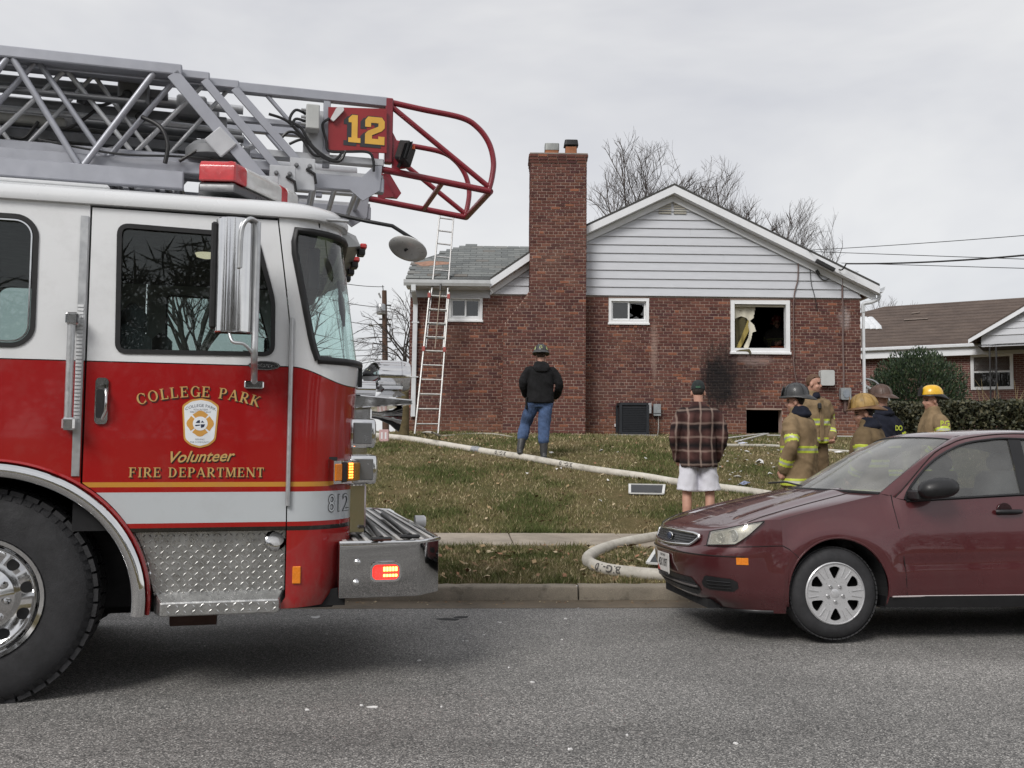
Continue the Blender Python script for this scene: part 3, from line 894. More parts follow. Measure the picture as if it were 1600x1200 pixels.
# closed back and right sides
SIDEB = pm('side_brick', (.13, .05, .04), .9, 0, .3, 9)
MB().box(XR - .26, XR - .002, .262, 8.6, ZB - .5, ZS + .2).build('side_wall', SIDEB, house)
MB().box(XL, XR, 8.6, 8.85, ZB - .5, ZS + .2).build('back_wall', SIDEB, house)
MB().box(XL + .002, XL + .25, .262, 8.6, ZB - .5, ZS - .01).build('end_wall', MORTAR, house)
MB().box(XL, XR, .0, 8.6, ZS + .35, ZS + .4).build('attic_floor', DARK, house)
# brick foundation strip
# ================================================================== the fire truck
TF = Frame(-2.60, 4.60, 0, R(15))          # x forward, y across (0 = side facing the street), z up; origin under the front wheel
T = TF.v
truck = empty('fire_truck', TF.o, TF.yaw)
tag(truck, 'red and white ladder fire truck with chrome bumper, parked along the road', 'fire truck')
CWID = 2.42

def m_paint():
    m, t, b = _nodes('truck_paint'); co = coords(t)
    sep = nd(t, 'ShaderNodeSeparateXYZ'); t.links.new(co, sep.inputs[0])
    x, z = sep.outputs[0], sep.outputs[2]
    ss = nd(t, 'ShaderNodeMapRange', interpolation_type='SMOOTHSTEP'); ss.inputs[1].default_value = 1.46; ss.inputs[2].default_value = 1.80; ss.inputs[3].default_value = 1.727; ss.inputs[4].default_value = 1.635
    t.links.new(x, ss.inputs[0])
    up = mth(t, 'GREATER_THAN', z, ss.outputs[0])
    def band(a, b_): return mth(t, 'MULTIPLY', mth(t, 'GREATER_THAN', z, a), mth(t, 'LESS_THAN', z, b_))
    red = ramp(t, tnoise(t, co, 1.2, 3), [(.3, (.31, .0085, .0095)), (.7, (.35, .011, .012))])
    c = mixc(t, band(ZWB, ZWT), red, (.50, .53, .55))
    c = mixc(t, band(ZGB, ZGT), c, (.55, .26, .045))
    c = mixc(t, band(ZKB, ZKT), c, (.012, .012, .012))
    wht = ramp(t, tnoise(t, co, .8, 4), [(.3, (.75, .76, .77)), (.7, (.80, .81, .82))])
    c = mixc(t, up, c, wht)
    edge = mth(t, 'MULTIPLY', mth(t, 'LESS_THAN', z, ss.outputs[0]), mth(t, 'GREATER_THAN', z, mth(t, 'SUBTRACT', ss.outputs[0], .006)))
    c = mixc(t, edge, c, (.02, .01, .01))
    c = mixc(t, ramp(t, tnoise(t, co, 5, 6, .7), [(.50, 0), (.8, .16)]), c, (.2, .17, .15))
    low = mth(t, 'MULTIPLY', ramp(t, z, [(.42, 1), (.95, 0)]), ramp(t, tnoise(t, co, 7, 6, .75, (1, 1, .5)), [(.42, 0), (.7, .55)]))
    c = mixc(t, low, c, (.16, .13, .11))
    t.links.new(c, b.inputs['Base Color'])
    t.links.new(ramp(t, tnoise(t, co, 3, 4), [(.3, .09), (.7, .17)]), b.inputs['Roughness'])
    b.inputs['Coat Weight'].default_value = .6; b.inputs['Coat Roughness'].default_value = .03
    bump(t, b, tnoise(t, co, 1.8, 2), .10, .02)
    return m
ZGT, ZGB = 1.108, 1.083
ZWT, ZWB = 1.056, .897
ZKT, ZKB = .873, .850
PAINT = m_paint()
WHT = pm('truck_white', (.64, .65, .66), .25, 0, .04, 2, coat=.5)
REDP = pm('truck_red', (.32, .011, .012), .22, 0, .06, 2, coat=.6)
SEAL = pm('window_seal', (.010, .010, .011), .5, 0, .2, 10)
TGLASS = glass('truck_glass', (.78, .84, .83), .40, .008, .004)
WGLASS = glass('windshield_glass', (.74, .88, .86), 1.0, .008, .02)
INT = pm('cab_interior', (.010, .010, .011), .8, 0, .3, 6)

ARC = (0.0, .50, .785, .725)
def arcw(u): return ARC[1] + ARC[3] * math.sqrt(max(0, 1 - (u / ARC[2]) ** 2))
def side_plate(name, outline, holes, parent, mat=PAINT, v0=0.0, t=.03, far=False):
    mb = MB()
    fn = (lambda u, w_, d: V(u, CWID - v0 - d, w_)) if far else (lambda u, w_, d: V(u, v0 + d, w_))
    mb.plate([outline] + holes, fn, t)
    return mb.build(name, mat, parent, bevel=0)

# crew section (behind the door)
o_rear = [(-1.65, .62), (-.79, .62)] + [(u, arcw(u)) for u in np.linspace(-.784, .437, 40)] + [(.437, 2.53), (-1.65, 2.53)]
h_rear = rrect(-.60, .19, 1.794, 2.446, .10, 8)
o_door = [(.447, arcw(.447) + .01)] + [(u, arcw(u) + .008) for u in np.linspace(.46, .69, 12)] + [(.70, .853), (1.452, .853), (1.446, 1.95), (1.425, 2.12), (1.372, 2.515), (.447, 2.518)]
dw = [T(183.5, 549), T(426, 553.5), T(427, 470), T(400, 369), T(187, 352)]
h_door = rpoly([(p.x, p.z) for p in dw], [.045, .05, .05, .06, .05], 6)
for far in (False, True):
    rear = side_plate('crew_side', o_rear, [h_rear], truck, far=far)
    door = side_plate('door', o_door, [h_door], truck, v0=.0, far=far)
    for (hole, par) in ((h_rear, rear), (h_door, door)):
        fv = (lambda u, w_, d: V(u, CWID - d, w_)) if far else (lambda u, w_, d: V(u, d, w_))
        outer = shrink(hole, -.012); inner = shrink(hole, .012)
        MB().plate([outer, inner], lambda u, w_, d: fv(u, w_, d - .007), .02).build('window_seal', SEAL, par)
        MB().plate([hole], lambda u, w_, d: fv(u, w_, d + .014), .004).build('window_pane', TGLASS, par)
    if not far:
        MB().plate([shrink(h_rear, .016), shrink(h_rear, .023)], lambda u, w_, d: V(u, d - .009, w_), .012).build('window_trim', CHROME, rear)
# dark gap behind the door seams
MB().box(.40, 1.50, .035, .045, .86, 1.76).build('door_jamb', DARK, truck)
MB().box(.425, .46, .031, .045, 1.7, 2.52).build('door_jamb', DARK, truck)
MB().box(-1.65, 1.37, .031, .06, 2.515, 2.535).build('roof_gap', DARK, truck)

# front: corner, nose and windshield wrap round in plan
RC = .33
def front_u(w_):
    return float(np.interp(w_, [.40, .5, .62, 1.55, 1.70, 1.76, 2.47, 2.56], [1.72, 1.79, 1.82, 1.835, 1.85, 1.855, 1.755, 1.74]))
def plan(a, w_):
    """a in 0..1: from the door post round the corner to the far door post"""
    if a > .5:
        p = plan(1 - a, w_); return (p[0], CWID - p[1])
    fu = front_u(w_); u0 = float(np.interp(w_, [1.9, 1.95, 2.12, 2.515], [1.458, 1.453, 1.432, 1.379])); s = fu - RC - u0; arc = RC * PI / 2; half = CWID / 2 - RC
    Ltot = max(s, .0) + arc + half; d = a * 2 * Ltot
    if s > 0 and d < s: return (u0 + d, 0.0)
    d -= max(s, 0)
    cu = fu - RC
    if d < arc:
        an = d / RC; p = (cu + RC * math.sin(an), RC - RC * math.cos(an))
        return (max(p[0], u0), p[1]) if s >= 0 else (p[0], p[1])
    d -= arc
    return (fu + .025 * math.sin(min(1, d / half) * PI / 2), RC + d)
def patch(name, aL, aR, wlist, mat, parent, n=36, off=0.0, thick=0.0):
    mb = MB(); rows = []
    for w_ in wlist:
        a0 = aL(w_) if callable(aL) else aL; a1 = aR(w_) if callable(aR) else aR
        r = []
        for i in range(n + 1):
            a = lerp(a0, a1, i / n); p = plan(a, w_); q = plan(min(a + .002, 1), w_); q0 = plan(max(a - .002, 0), w_)
            tx, ty = q[0] - q0[0], q[1] - q0[1]; l = math.hypot(tx, ty) or 1
            r.append((p[0] - ty / l * off * -1, p[1] + tx / l * off * -1, w_) if False else (p[0] + ty / l * off, p[1] - tx / l * off, w_))
        rows.append(r)
    mb.loft(rows, closed=False)
    return mb.build(name, mat, parent, smooth=50)
def aW(w_):      # near edge of the windshield
    u = float(np.interp(w_, [1.78, 1.84, 2.38, 2.46], [1.60, 1.57, 1.455, 1.47]))
    lo, hi = 0.0, .4
    for _ in range(30):
        m_ = (lo + hi) / 2
        if plan(m_, w_)[0] + plan(m_, w_)[1] * .3 < u: lo = m_
        else: hi = m_
    return lo
nose = patch('nose', 0, 1, [.44, .5, .62, .8, 1.0, 1.2, 1.4, 1.55, 1.64, 1.70, 1.765], PAINT, truck, 64)
wl = list(np.linspace(1.765, 2.47, 12))
patch('windshield_pillar', 0, aW, wl, PAINT, truck, 8)
patch('windshield_pillar', lambda w_: 1 - aW(w_), 1, wl, PAINT, truck, 8)
patch('windshield_header', 0, 1, [2.47, 2.50, 2.54], PAINT, truck, 64)
ws = patch('windshield', aW, lambda w_: 1 - aW(w_), wl, WGLASS, truck, 40, -.012)
def bpt(a, w_, off=.004):
    p = plan(a, w_); return (p[0] + off, p[1] - off, w_)
loop = [bpt(aW(w_), w_) for w_ in wl] + [bpt(lerp(aW(2.47), 1 - aW(2.47), i / 30), 2.47) for i in range(1, 30)] + [bpt(1 - aW(w_), w_) for w_ in wl[::-1]] + [bpt(lerp(1 - aW(1.765), aW(1.765), i / 30), 1.765) for i in range(1, 31)]
MB().tube(loop, .020, 6).build('windshield_seal', SEAL, truck, smooth=60)
for (av, vv) in ((.5, 0),):
    MB().tube([(plan(.5, w_)[0] + .004, plan(.5, w_)[1], w_) for w_ in wl], .012, 6).build('windshield_divider', SEAL, ws)
# sun shade and wiper seen through the glass
MB().tube([(plan(a_, w_)[0] - .045, plan(a_, w_)[1] + .01, w_) for a_, w_ in ((.27, 2.02), (.262, 2.10), (.255, 2.18), (.25, 2.24))], [.006, .018, .018, .006], 8).build('sun_blind', BLACKP, truck, smooth=60)
MB().box(1.55, 1.62, .35, 1.0, 2.2, 2.45).build('sun_visor', INT, truck, bevel=.01)

# roof with rounded edges
def rplan(off, n=10):
    f = 1.745 - off; r = .30
    pts = [(-1.65, off)]
    for k in range(n + 1):
        a = -PI / 2 + PI / 2 * k / n
        pts.append((f - r + r * math.cos(a), off + r + r * math.sin(a)))
    return pts + [(u, CWID - v_) for u, v_ in pts[::-1]]
rf = MB()
lev = [(-.006, 2.530), (-.024, 2.532), (-.028, 2.556), (-.018, 2.585), (.005, 2.610), (.05, 2.632), (.15, 2.65), (.5, 2.67)]
rf.loft([[(u, v_, w_) for u, v_ in rplan(off)] for off, w_ in lev])
roof_t = rf.build('cab_roof', WHT, truck, smooth=40)
MB().box(-1.6, T(172, 300, .1).x, .07, .12, 2.632, 2.662).build('roof_rail', WHT, truck, bevel=.012, smooth=40)
# brow over the windshield with clearance lamps
BW_ = 2.50
br = MB()
b0, b1 = TF.w(545, 352, BW_ - .02), TF.w(566, 352, BW_)
bu0, bu1 = 1.735, max(1.86, min(2.05, b1.x))
br.add([(bu0, .30, BW_ + .06), (bu1 - .03, .42, BW_ + .05), (bu1 - .03, CWID - .42, BW_ + .05), (bu0, CWID - .30, BW_ + .06),
        (bu0, .30, BW_ - .05), (bu1, .42, BW_ - .01), (bu1, CWID - .42, BW_ - .01), (bu0, CWID - .30, BW_ - .05)],
       [(0, 1, 2, 3), (7, 6, 5, 4), (0, 4, 5, 1), (1, 5, 6, 2), (2, 6, 7, 3)])
brow = br.build('brow', pm('brow_grey', (.40, .41, .41), .4, .2, .1, 6), truck)
REDL = pm('red_lens', (.45, .02, .02), .2, 0, .1, 8, coat=.5)
for vv in (.52, .95, 1.21, 1.47, 1.9):
    lm = MB().box(bu1 + .002, bu1 + .045, vv - .04, vv + .04, BW_ - .01, BW_ + .022).build('clearance_lamp', REDL, brow, bevel=.008)
    MB().box(bu1 - .01, bu1 + .035, vv - .045, vv + .045, BW_ - .05, BW_ - .012).build('lamp_base', BLACKP, lm, bevel=.006)

# interior
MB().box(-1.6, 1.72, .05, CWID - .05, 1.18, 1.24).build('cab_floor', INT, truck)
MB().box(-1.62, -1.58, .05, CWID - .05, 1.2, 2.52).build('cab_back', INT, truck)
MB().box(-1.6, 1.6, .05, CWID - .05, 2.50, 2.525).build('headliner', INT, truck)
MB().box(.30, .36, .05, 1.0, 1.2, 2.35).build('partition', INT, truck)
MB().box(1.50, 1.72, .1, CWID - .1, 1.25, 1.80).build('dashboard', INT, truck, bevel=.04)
SEATG = pm('seat_grey', (.10, .105, .11), .7)
for (uu, vv) in ((.62, .45), (.62, 1.95), (-.6, .5), (-.6, 1.2), (-.6, 1.9)):
    s = MB().box(uu - .08, uu + .06, vv - .25, vv + .25, 1.5, 1.95).build('seat', SEATG, truck, bevel=.04, smooth=50)
    MB().box(uu - .07, uu + .05, vv - .13, vv + .13, 1.90, 2.08).build('headrest', SEATG, s, bevel=.045, smooth=50)
MB().tube([(1.33 + .0, 1.95 + .2 * math.cos(a), 1.86 + .2 * math.sin(a)) for a in np.linspace(0, 2 * PI, 20)], .016, 6).build('steering_wheel', BLACKP, truck, smooth=60)
DISCW = pm('pale_disc', (.8, .75, .6), .4, emis=(1, .85, .6), estr=.5)  # pale emissive material for two small discs under the headliner
for (uu, vv) in ((.95, 1.0), (1.15, 1.5)): MB().lathe([(.07, 0), (.06, .02), (.02, .03)], (uu, vv, 2.50), (0, 0, -1), 12).build('pale_disc', DISCW, truck)

# lower body: fender flare, chrome arch, wheel well
def arch_ring(r0, r1, v0, v1, name, mat, a0=-.08, a1=PI - .3, smooth=40):
    pts0 = []; rings = []
    for k in range(49):
        an = lerp(a0, a1, k / 48)
        c, s = math.cos(an), math.sin(an)
        def P(r, v_): return (c * (ARC[2] + r), v_, ARC[1] + s * (ARC[3] + r))
        m_ = (r0 + r1) / 2
        rings.append([P(r0, v1), P(r0, v0 + .012), P(r0 + .012, v0), P(m_, v0 - .006), P(r1 - .012, v0), P(r1, v0 + .012), P(r1, v1)])
    return MB().loft(rings).build(name, mat, truck, smooth=smooth)
arch_ring(-.018, .003, -.022, .04, 'fender_flare', REDP, -.09)
arch_ring(-.082, -.019, -.045, .03, 'fender_trim', CHROME, -.10)
ww = MB(); rings = []
for k in range(33):
    an = lerp(-.03, PI + .03, k / 32); rings.append([(math.cos(an) * (ARC[2] - .09), v_, ARC[1] + math.sin(an) * (ARC[3] - .09)) for v_ in (0.0, .9)])
ww.loft(rings, closed=False); ww.build('wheel_well', DARK, truck)
MB().box(-.9, .9, .85, .9, .3, 1.3).build('wheel_well_back', DARK, truck)
# tread plate step panel below the door
def m_tread():
    return pm('tread_plate', (.50, .50, .49), .32, .9, .22, 14, bmp=.15, bscale=50, rvar=.1)
TREAD = m_tread()
u0, u1 = .70, 1.453
st = MB()
st.plate([[(u0 - .02, .846), (u1, .846), (u1, .52), (.80, .52)] + [(u, arcw(u) + .012) for u in np.linspace(.765, .70, 8)]], lambda u, w_, d: V(u, .055 + d, w_), .02)
step = st.build('step_panel', TREAD, truck)
MB().add([(.80, .055, .535), (u1, .055, .535), (u1 - .03, -.045, .497), (.84, -.045, .497), (.84, -.045, .428), (u1 - .03, -.045, .428), (u1, .06, .428), (.80, .06, .428)],
         [(0, 1, 2, 3), (3, 2, 5, 4), (4, 5, 6, 7), (0, 3, 4, 7), (1, 6, 5, 2)]).build('step', TREAD, truck, bevel=.006)
def lozenges(fn, nu, nv, pu, pv, L_=.030, W_=.0085, Ht=.006):
    mb = MB()
    for i in range(nu):
        for j in range(nv):
            an = PI / 4 if (i + j) % 2 else -PI / 4
            cu, cv = (i + .5) * pu, (j + .5) * pv; c, s = math.cos(an), math.sin(an)
            def P(a, b, h): return fn(cu + a * c - b * s, cv + a * s + b * c, h)
            if P(0, 0, 0) is None: continue
            mb.add([P(-L_ / 2, 0, 0), P(0, -W_ / 2, 0), P(L_ / 2, 0, 0), P(0, W_ / 2, 0), P(-L_ / 4, 0, Ht), P(L_ / 4, 0, Ht)],
                   [(0, 1, 4), (1, 5, 4), (1, 2, 5), (2, 3, 5), (3, 4, 5), (3, 0, 4)])
    return mb
def f_panel(a, b, h):
    u, w_ = .70 + a, .525 + b
    if u < .80 and w_ < arcw(u) + .03 and w_ < .85: 
        return V(max(u, .72), .055 - h, max(w_, arcw(max(u, .72)) + .02))
    return V(u, .055 - h, w_)
o = lozenges(f_panel, 26, 11, .0288, .0288).build('tread_bars', pm('tread_bright', (.68, .68, .67), .25, .95, .1, 20), step, fix=False); o['kind'] = 'stuff'
o = lozenges(lambda a, b, h: V(.86 + a, -.045 - h, .434 + b), 14, 2, .040, .03, .03, .009, .005).build('tread_bars', MATS['tread_bright'], step, fix=False); o['kind'] = 'stuff'
tl = T(430, 846)
lm = MB().lathe([(.06, 0), (.058, .02), (.045, .03)], (tl.x, .07, tl.z), (.25, -.9, .35), 20).build('step_lamp', CHROME, truck, smooth=40)
MB().lathe([(.045, .028), (.03, .034), (.0, .036)], (tl.x, .07, tl.z), (.25, -.9, .35), 20).build('lens', pm('clear_lens', (.6, .6, .6), .1, .3, .1), lm, smooth=40)
AMB = pm('amber_lens', (.75, .22, .015), .25, 0, .12, 30, coat=.4)
ma, mc = T(454, 885), T(468, 912)
MB().box(ma.x + .01, mc.x + .005, -.008, .02, mc.z, ma.z).build('side_marker', AMB, truck, bevel=.004)
# chassis under the cab
MB().box(-1.6, 1.6, .35, 2.1, .42, .9).build('chassis', DARK, truck)
MB().box(.86, 1.78, .10, 2.3, .43, .52).build('chassis_rail', DARK, truck)
MB().loft([[(u, .35 + .10 * math.cos(a), .38 + .075 * math.sin(a)) for a in np.linspace(0, 2 * PI, 13)[:-1]] for u in (.86, 1.10)]).build('air_tank', pm('rust_tank', (.05, .022, .015), .8, 0, .4), truck, smooth=40)
MB().box(1.45, 1.75, .2, 2.2, .40, .5).build('skirt', DARK, truck, bevel=.03)

# wheel
def truck_wheel(u, v0, w_, r, parent):
    wh = empty('wheel'); wh.parent = parent; wh.location = (u, v0, w_)
    tp = [(.30, .03), (.31, .008), (.36, .0), (.44, .004), (.495, .02), (.522, .045), (r, .07), (r, .36), (.50, .395), (.40, .40), (.30, .39)]
    MB().lathe(tp, (0, 0, 0), (0, 1, 0), 64, caps=False).build('tyre', RUBBER, wh, smooth=35)
    tb = MB()
    for k in range(44):
        an = 2 * PI * k / 44
        for (a, b, da) in ((.045, .135, 0), (.155, .255, .05), (.275, .365, .02)):
            c, s = math.cos(an + da), math.sin(an + da)
            tb.obox((c * (r + .004), (a + b) / 2, s * (r + .004)), V(c, 0, s) * .012, V(0, (b - a) / 2, 0), V(-s, 0, c) * (r * PI / 44 * .84))
    for k in range(66):
        an = 2 * PI * k / 66; c, s = math.cos(an), math.sin(an)
        tb.obox((c * .512, .034, s * .512), V(c, .9, s) * .012, V(0, .004, 0), V(-s, 0, c) * .013)
    o = tb.build('tyre_tread', RUBBER, wh, fix=False); o['kind'] = 'stuff'
    rim = MB().lathe([(.312, .02), (.305, .0), (.285, .004), (.278, .03), (.262, .055), (.235, .075), (.165, .085), (.16, .05), (.10, .02), (.09, -.02), (.05, -.035), (.0, -.038)], (0, 0, 0), (0, 1, 0), 48, caps=False).build('rim', CHROME, wh, smooth=35)
    for k in range(10):
        an = 2 * PI * (k + .35) / 10
        MB().lathe([(.029, 0), (.029, .004)], (math.cos(an) * .212, .076, math.sin(an) * .212), (0, -1, 0), 14).build('hand_hole', DARK, rim)
        MB().lathe([(.02, 0), (.016, .03), (.006, .045)], (math.cos(an + .3) * .13, .045, math.sin(an + .3) * .13), (0, -1, 0), 8).build('lug_nut', CHROME, rim, smooth=30)
    return wh
truck_wheel(-.02, .03, .53, .532, truck)
w2 = truck_wheel(-.02, 0, .53, .532, truck); w2.location = (-.02, CWID - .03, .53); w2.rotation_euler = (0, 0, PI)

# bumper: polished box with chamfered corner, ribbed deck, lamps
bz0, bz1 = .483, .775
bp = [(1.735, -.012), (2.165, -.012), (2.305, .13), (2.305, CWID - .13), (2.165, CWID + .012), (1.735, CWID + .012)]
bm_ = MB(); n = len(bp)
for zz in (bz0, bz1): bm_.v += [(u, v_, zz) for u, v_ in bp]
bm_.f = [[i, (i + 1) % n, (i + 1) % n + n, i + n] for i in range(n)] + [list(range(n))[::-1]]; bm_.m = [0] * len(bm_.f)
POL = pm('polished_steel', (.50, .50, .50), .025, 1.0, .01, 4, rvar=.01)
bumper = bm_.build('bumper', POL, truck, bevel=.008, seg=2, smooth=30)
ins = shrink([(u, v_) for u, v_ in bp], .012)
deck = MB().plate([ins], lambda u, v_, d: V(u, v_, bz1 - .03 + d), .025).build('bumper_deck', TREAD, bumper)
MB().tube([(u, v_, bz1 + .004) for u, v_ in bp], .012, 6).build('bumper_rim', CHROME, bumper, smooth=50)
rb = pm('deck_rib', (.66, .64, .61), .4, .5, .2, 25); rd = pm('deck_groove', (.16, .155, .15), .5, .5)
for k in range(17):
    u = 1.76 + k * .031
    mm = [rb, rd][k % 2]
    v_lo = .01 if u < 2.15 else .01 + (u - 2.15)
    MB().box(u, u + .024, v_lo + .02, CWID - v_lo - .02, bz1 - .004, bz1 + .006 if k % 2 == 0 else bz1 - .001).build('deck_rib', mm, bumper)
for (x0, y0, x1, y1) in ((566, 804, 596, 842), (598, 804, 640, 838)):
    a, b = TF.w(x0, y0, .81), TF.w(x1, y1, .81)
    hk = MB().tube([a, lerp(a, b, .2), lerp(a, b, .8), b], [.018, .014, .014, .018], 8).build('hose_strap', BLACKP, bumper, smooth=50)
    MB().obox(b, (b - a).normalized().cross(V(0, 0, 1)) * .06, (b - a).normalized() * .02, V(0, 0, .01)).build('strap_handle', BLACKP, hk, bevel=.01)
lc = T(602, 893, -.012)
bz = MB().plate([rrect(-.085, .085, -.052, .052, .035), rrect(-.072, .072, -.04, .04, .026)], lambda x, z, d: V(lc.x + x, -.034 + d, lc.z + z), .03).build('warning_lamp', CHROME, bumper, smooth=40)
MB().plate([rrect(-.073, .073, -.041, .041, .026)], lambda x, z, d: V(lc.x + x, -.024 + d, lc.z + z), .015).build('lens', pm('red_lens_lit', (.5, .05, .05), .25, 0, .2, 30, emis=(1, .03, .02), estr=.9), bz, smooth=40)
LED = pm('led_lit', (.9, .3, .1), .4, emis=(1.0, .25, .04), estr=9)
for i in range(5):
    for j in range(2):
        MB().box(lc.x - .012 + i * .016, lc.x - .001 + i * .016, -.028, -.022, lc.z - .026 + j * .030, lc.z - .026 + j * .030 + (.022 if j else .013)).build('led', LED, bz)
for (x, y) in ((558, 878), (556, 910)):
    p = T(x, y, -.012); MB().lathe([(.017, 0), (.017, .008), (.008, .016), (0, .018)], (p.x, -.012, p.z), (0, -1, 0), 14).build('bumper_bolt', CHROME, bumper, smooth=35)
p = TF.w(676, 836, .80); MB().lathe([(.04, 0), (.04, .06), (.032, .07)], (2.305, 1.0, .80), (1, 0, 0), 20).build('hose_cap', pm('cap_white', (.7, .7, .7), .4, .2), bumper, smooth=35)

# headlamp stack and turn signal on the nose corner
def box_lamp(name, u0, u1, v0, v1, z0, z1, lens, parent, front=True):
    b = MB().box(u0, u1, v0, v1, z0, z1).build(name, CHROME, parent, bevel=.018, seg=2, smooth=40)
    MB().box(u0 + .015, u1 - .02, v0 - .004, v0 + .01, z0 + .02, z1 - .02).build('side_panel', pm('lamp_side', (.25, .26, .27), .2, .6), b, bevel=.006)
    MB().box(u1 - .01, u1 + .004, v0 + .025, v1 - .025, z0 + .025, z1 - .025).build('lens', lens, b, bevel=.004)
    return b
CLR = pm('clear_lens', (.6, .6, .6), .1, .3, .1)
for s_ in (0, 1):
    vv = (.20, .62) if s_ == 0 else (CWID - .62, CWID - .20)
    box_lamp('headlamp', 1.80, 1.945, *vv, 1.29, 1.455, CLR, truck)
    box_lamp('headlamp', 1.80, 1.955, *vv, 1.085, 1.25, CLR, truck)
    MB().box(1.80, 1.90, vv[0] + .03, vv[1] - .03, .80, 1.085).build('lamp_post', CHROME, truck, bevel=.01)
    MB().box(1.80, 1.90, vv[0] + .05, vv[1] - .1, 1.25, 1.29).build('lamp_post', CHROME, truck)
ta, tb2 = T(511, 714, .02), T(557, 754, .02)
def tsurf(x, z, d):
    """wraps round the nose corner"""
    lo, hi = 0, .5
    for _ in range(26):
        m_ = (lo + hi) / 2; p = plan(m_, z)
        if p[0] < x: lo = m_
        else: hi = m_
    p = plan(lo, z); p2 = plan(lo + .002, z); tx, ty = p2[0] - p[0], p2[1] - p[1]; l = math.hypot(tx, ty) or 1
    return V(p[0] + ty / l * d, p[1] - tx / l * d, z)
def wrap_box(name, x0, x1, z0, z1, d0, d1, mat, parent, n=8, rr=.012):
    mb = MB(); rings = []
    for k in range(n + 1):
        x = lerp(x0, x1, k / n)
        rings.append([tsurf(x, z0, d0), tsurf(x, z0 + rr, d1), tsurf(x, z1 - rr, d1), tsurf(x, z1, d0)])
    mb.loft(rings)
    return mb.build(name, mat, parent, smooth=40)
tsig = wrap_box('turn_signal', 1.675, 1.832, 1.082, 1.232, -.005, .045, CHROME, truck)
wrap_box('amber_lens', 1.683, 1.712, 1.102, 1.212, .03, .052, AMB, tsig, 3)
wrap_box('bracket', 1.716, 1.738, 1.092, 1.222, .03, .050, BLACKP, tsig, 3)
wrap_box('amber_lens', 1.742, 1.826, 1.098, 1.216, .03, .054, pm('amber_grille', (.42, .20, .02), .3, .2, .5, 120), tsig, 6)
AMBL = pm('amber_led', (.9, .3, .05), .4, emis=(1, .22, .03), estr=5)
for i in range(2):
    for j in range(6):
        wrap_box('led', 1.746 + i * .012, 1.753 + i * .012, 1.122 + j * .015, 1.132 + j * .015, .05, .057, AMBL, tsig, 1, .001)
# shelf, siren and air horn standing out in front of the nose
sh = [T(526, 617, .55), T(635, 627, .55), T(635, 634, .55), T(526, 641, .55)]
shelf = MB().add([V(p.x, .30, p.z) for p in sh] + [V(p.x, 1.9, p.z) for p in sh], [(0, 1, 2, 3), (7, 6, 5, 4), (0, 4, 5, 1), (1, 5, 6, 2), (2, 6, 7, 3), (3, 7, 4, 0)]).build('nose_shelf', CHROME, truck, bevel=.006)
SV = .95
s0, s1 = T(566, 588, SV), T(639, 590, SV)
rs = (T(600, 563, SV).z - T(600, 613, SV).z) / 2; sz = (T(600, 563, SV).z + T(600, 613, SV).z) / 2; Ls = s1.x - s0.x
sir = MB().lathe([(.02, 0), (rs * .45, .02), (rs * .8, Ls * .18), (rs * .97, Ls * .3), (rs, Ls * .42), (rs, Ls * .80), (rs * 1.02, Ls * .805), (rs * 1.02, Ls * .83), (rs * .99, Ls * .835), (rs * .93, Ls * .97), (rs * .85, Ls), (rs * .8, Ls * .97), (.02, Ls * .9)], (s0.x, SV, sz), (1, 0, 0), 36).build('siren', CHROME, truck, smooth=35)
MB().lathe([(rs * .8, 0), (rs * .82, .01)], (s0.x + Ls * .96, SV, sz), (1, 0, 0), 24).build('siren_grille', BLACKP, sir)
MB().add([(s0.x + Ls * .3, SV - .12, sz - rs * 1.25), (s0.x + Ls * .9, SV - .12, sz - rs * 1.25), (s0.x + Ls * .9, SV + .12, sz - rs * 1.25), (s0.x + Ls * .3, SV + .12, sz - rs * 1.25), (s0.x + Ls * .45, SV - .06, sz - rs * .9), (s0.x + Ls * .75, SV - .06, sz - rs * .9), (s0.x + Ls * .75, SV + .06, sz - rs * .9), (s0.x + Ls * .45, SV + .06, sz - rs * .9)],
         [(0, 1, 5, 4), (1, 2, 6, 5), (2, 3, 7, 6), (3, 0, 4, 7), (4, 5, 6, 7)]).build('siren_foot', CHROME, sir)
MB().tube([(1.80, .5, sh[0].z + .035), (1.97, .5, sh[0].z + .035)], .05, 14).build('air_horn_pipe', CHROME, truck, smooth=40)
hp = T(612, 648, .75)
hn = MB().lathe([(.02, 0), (.025, .14), (.05, .22), (.085, .27), (.088, .275), (.06, .26), (.02, .24)], (hp.x - .22, .75, hp.z + .01), (1, 0, -.12), 20).build('air_horn', CHROME, truck, smooth=40)
for p in ((1.86, .55),): MB().box(p[0] - .03, p[0] + .10, p[1], p[1] + .1, 1.44, 1.53).build('horn_bracket', CHROME, truck, bevel=.01)
MB().box(1.83, 1.87, .62, CWID - .62, .8, 1.52).build('grille', pm('grille_dark', (.05, .05, .05), .4, .5), truck)
MB().box(1.85, 1.872, .30, .34, 1.64, 1.75).build('antenna_bracket', BLACKP, truck)

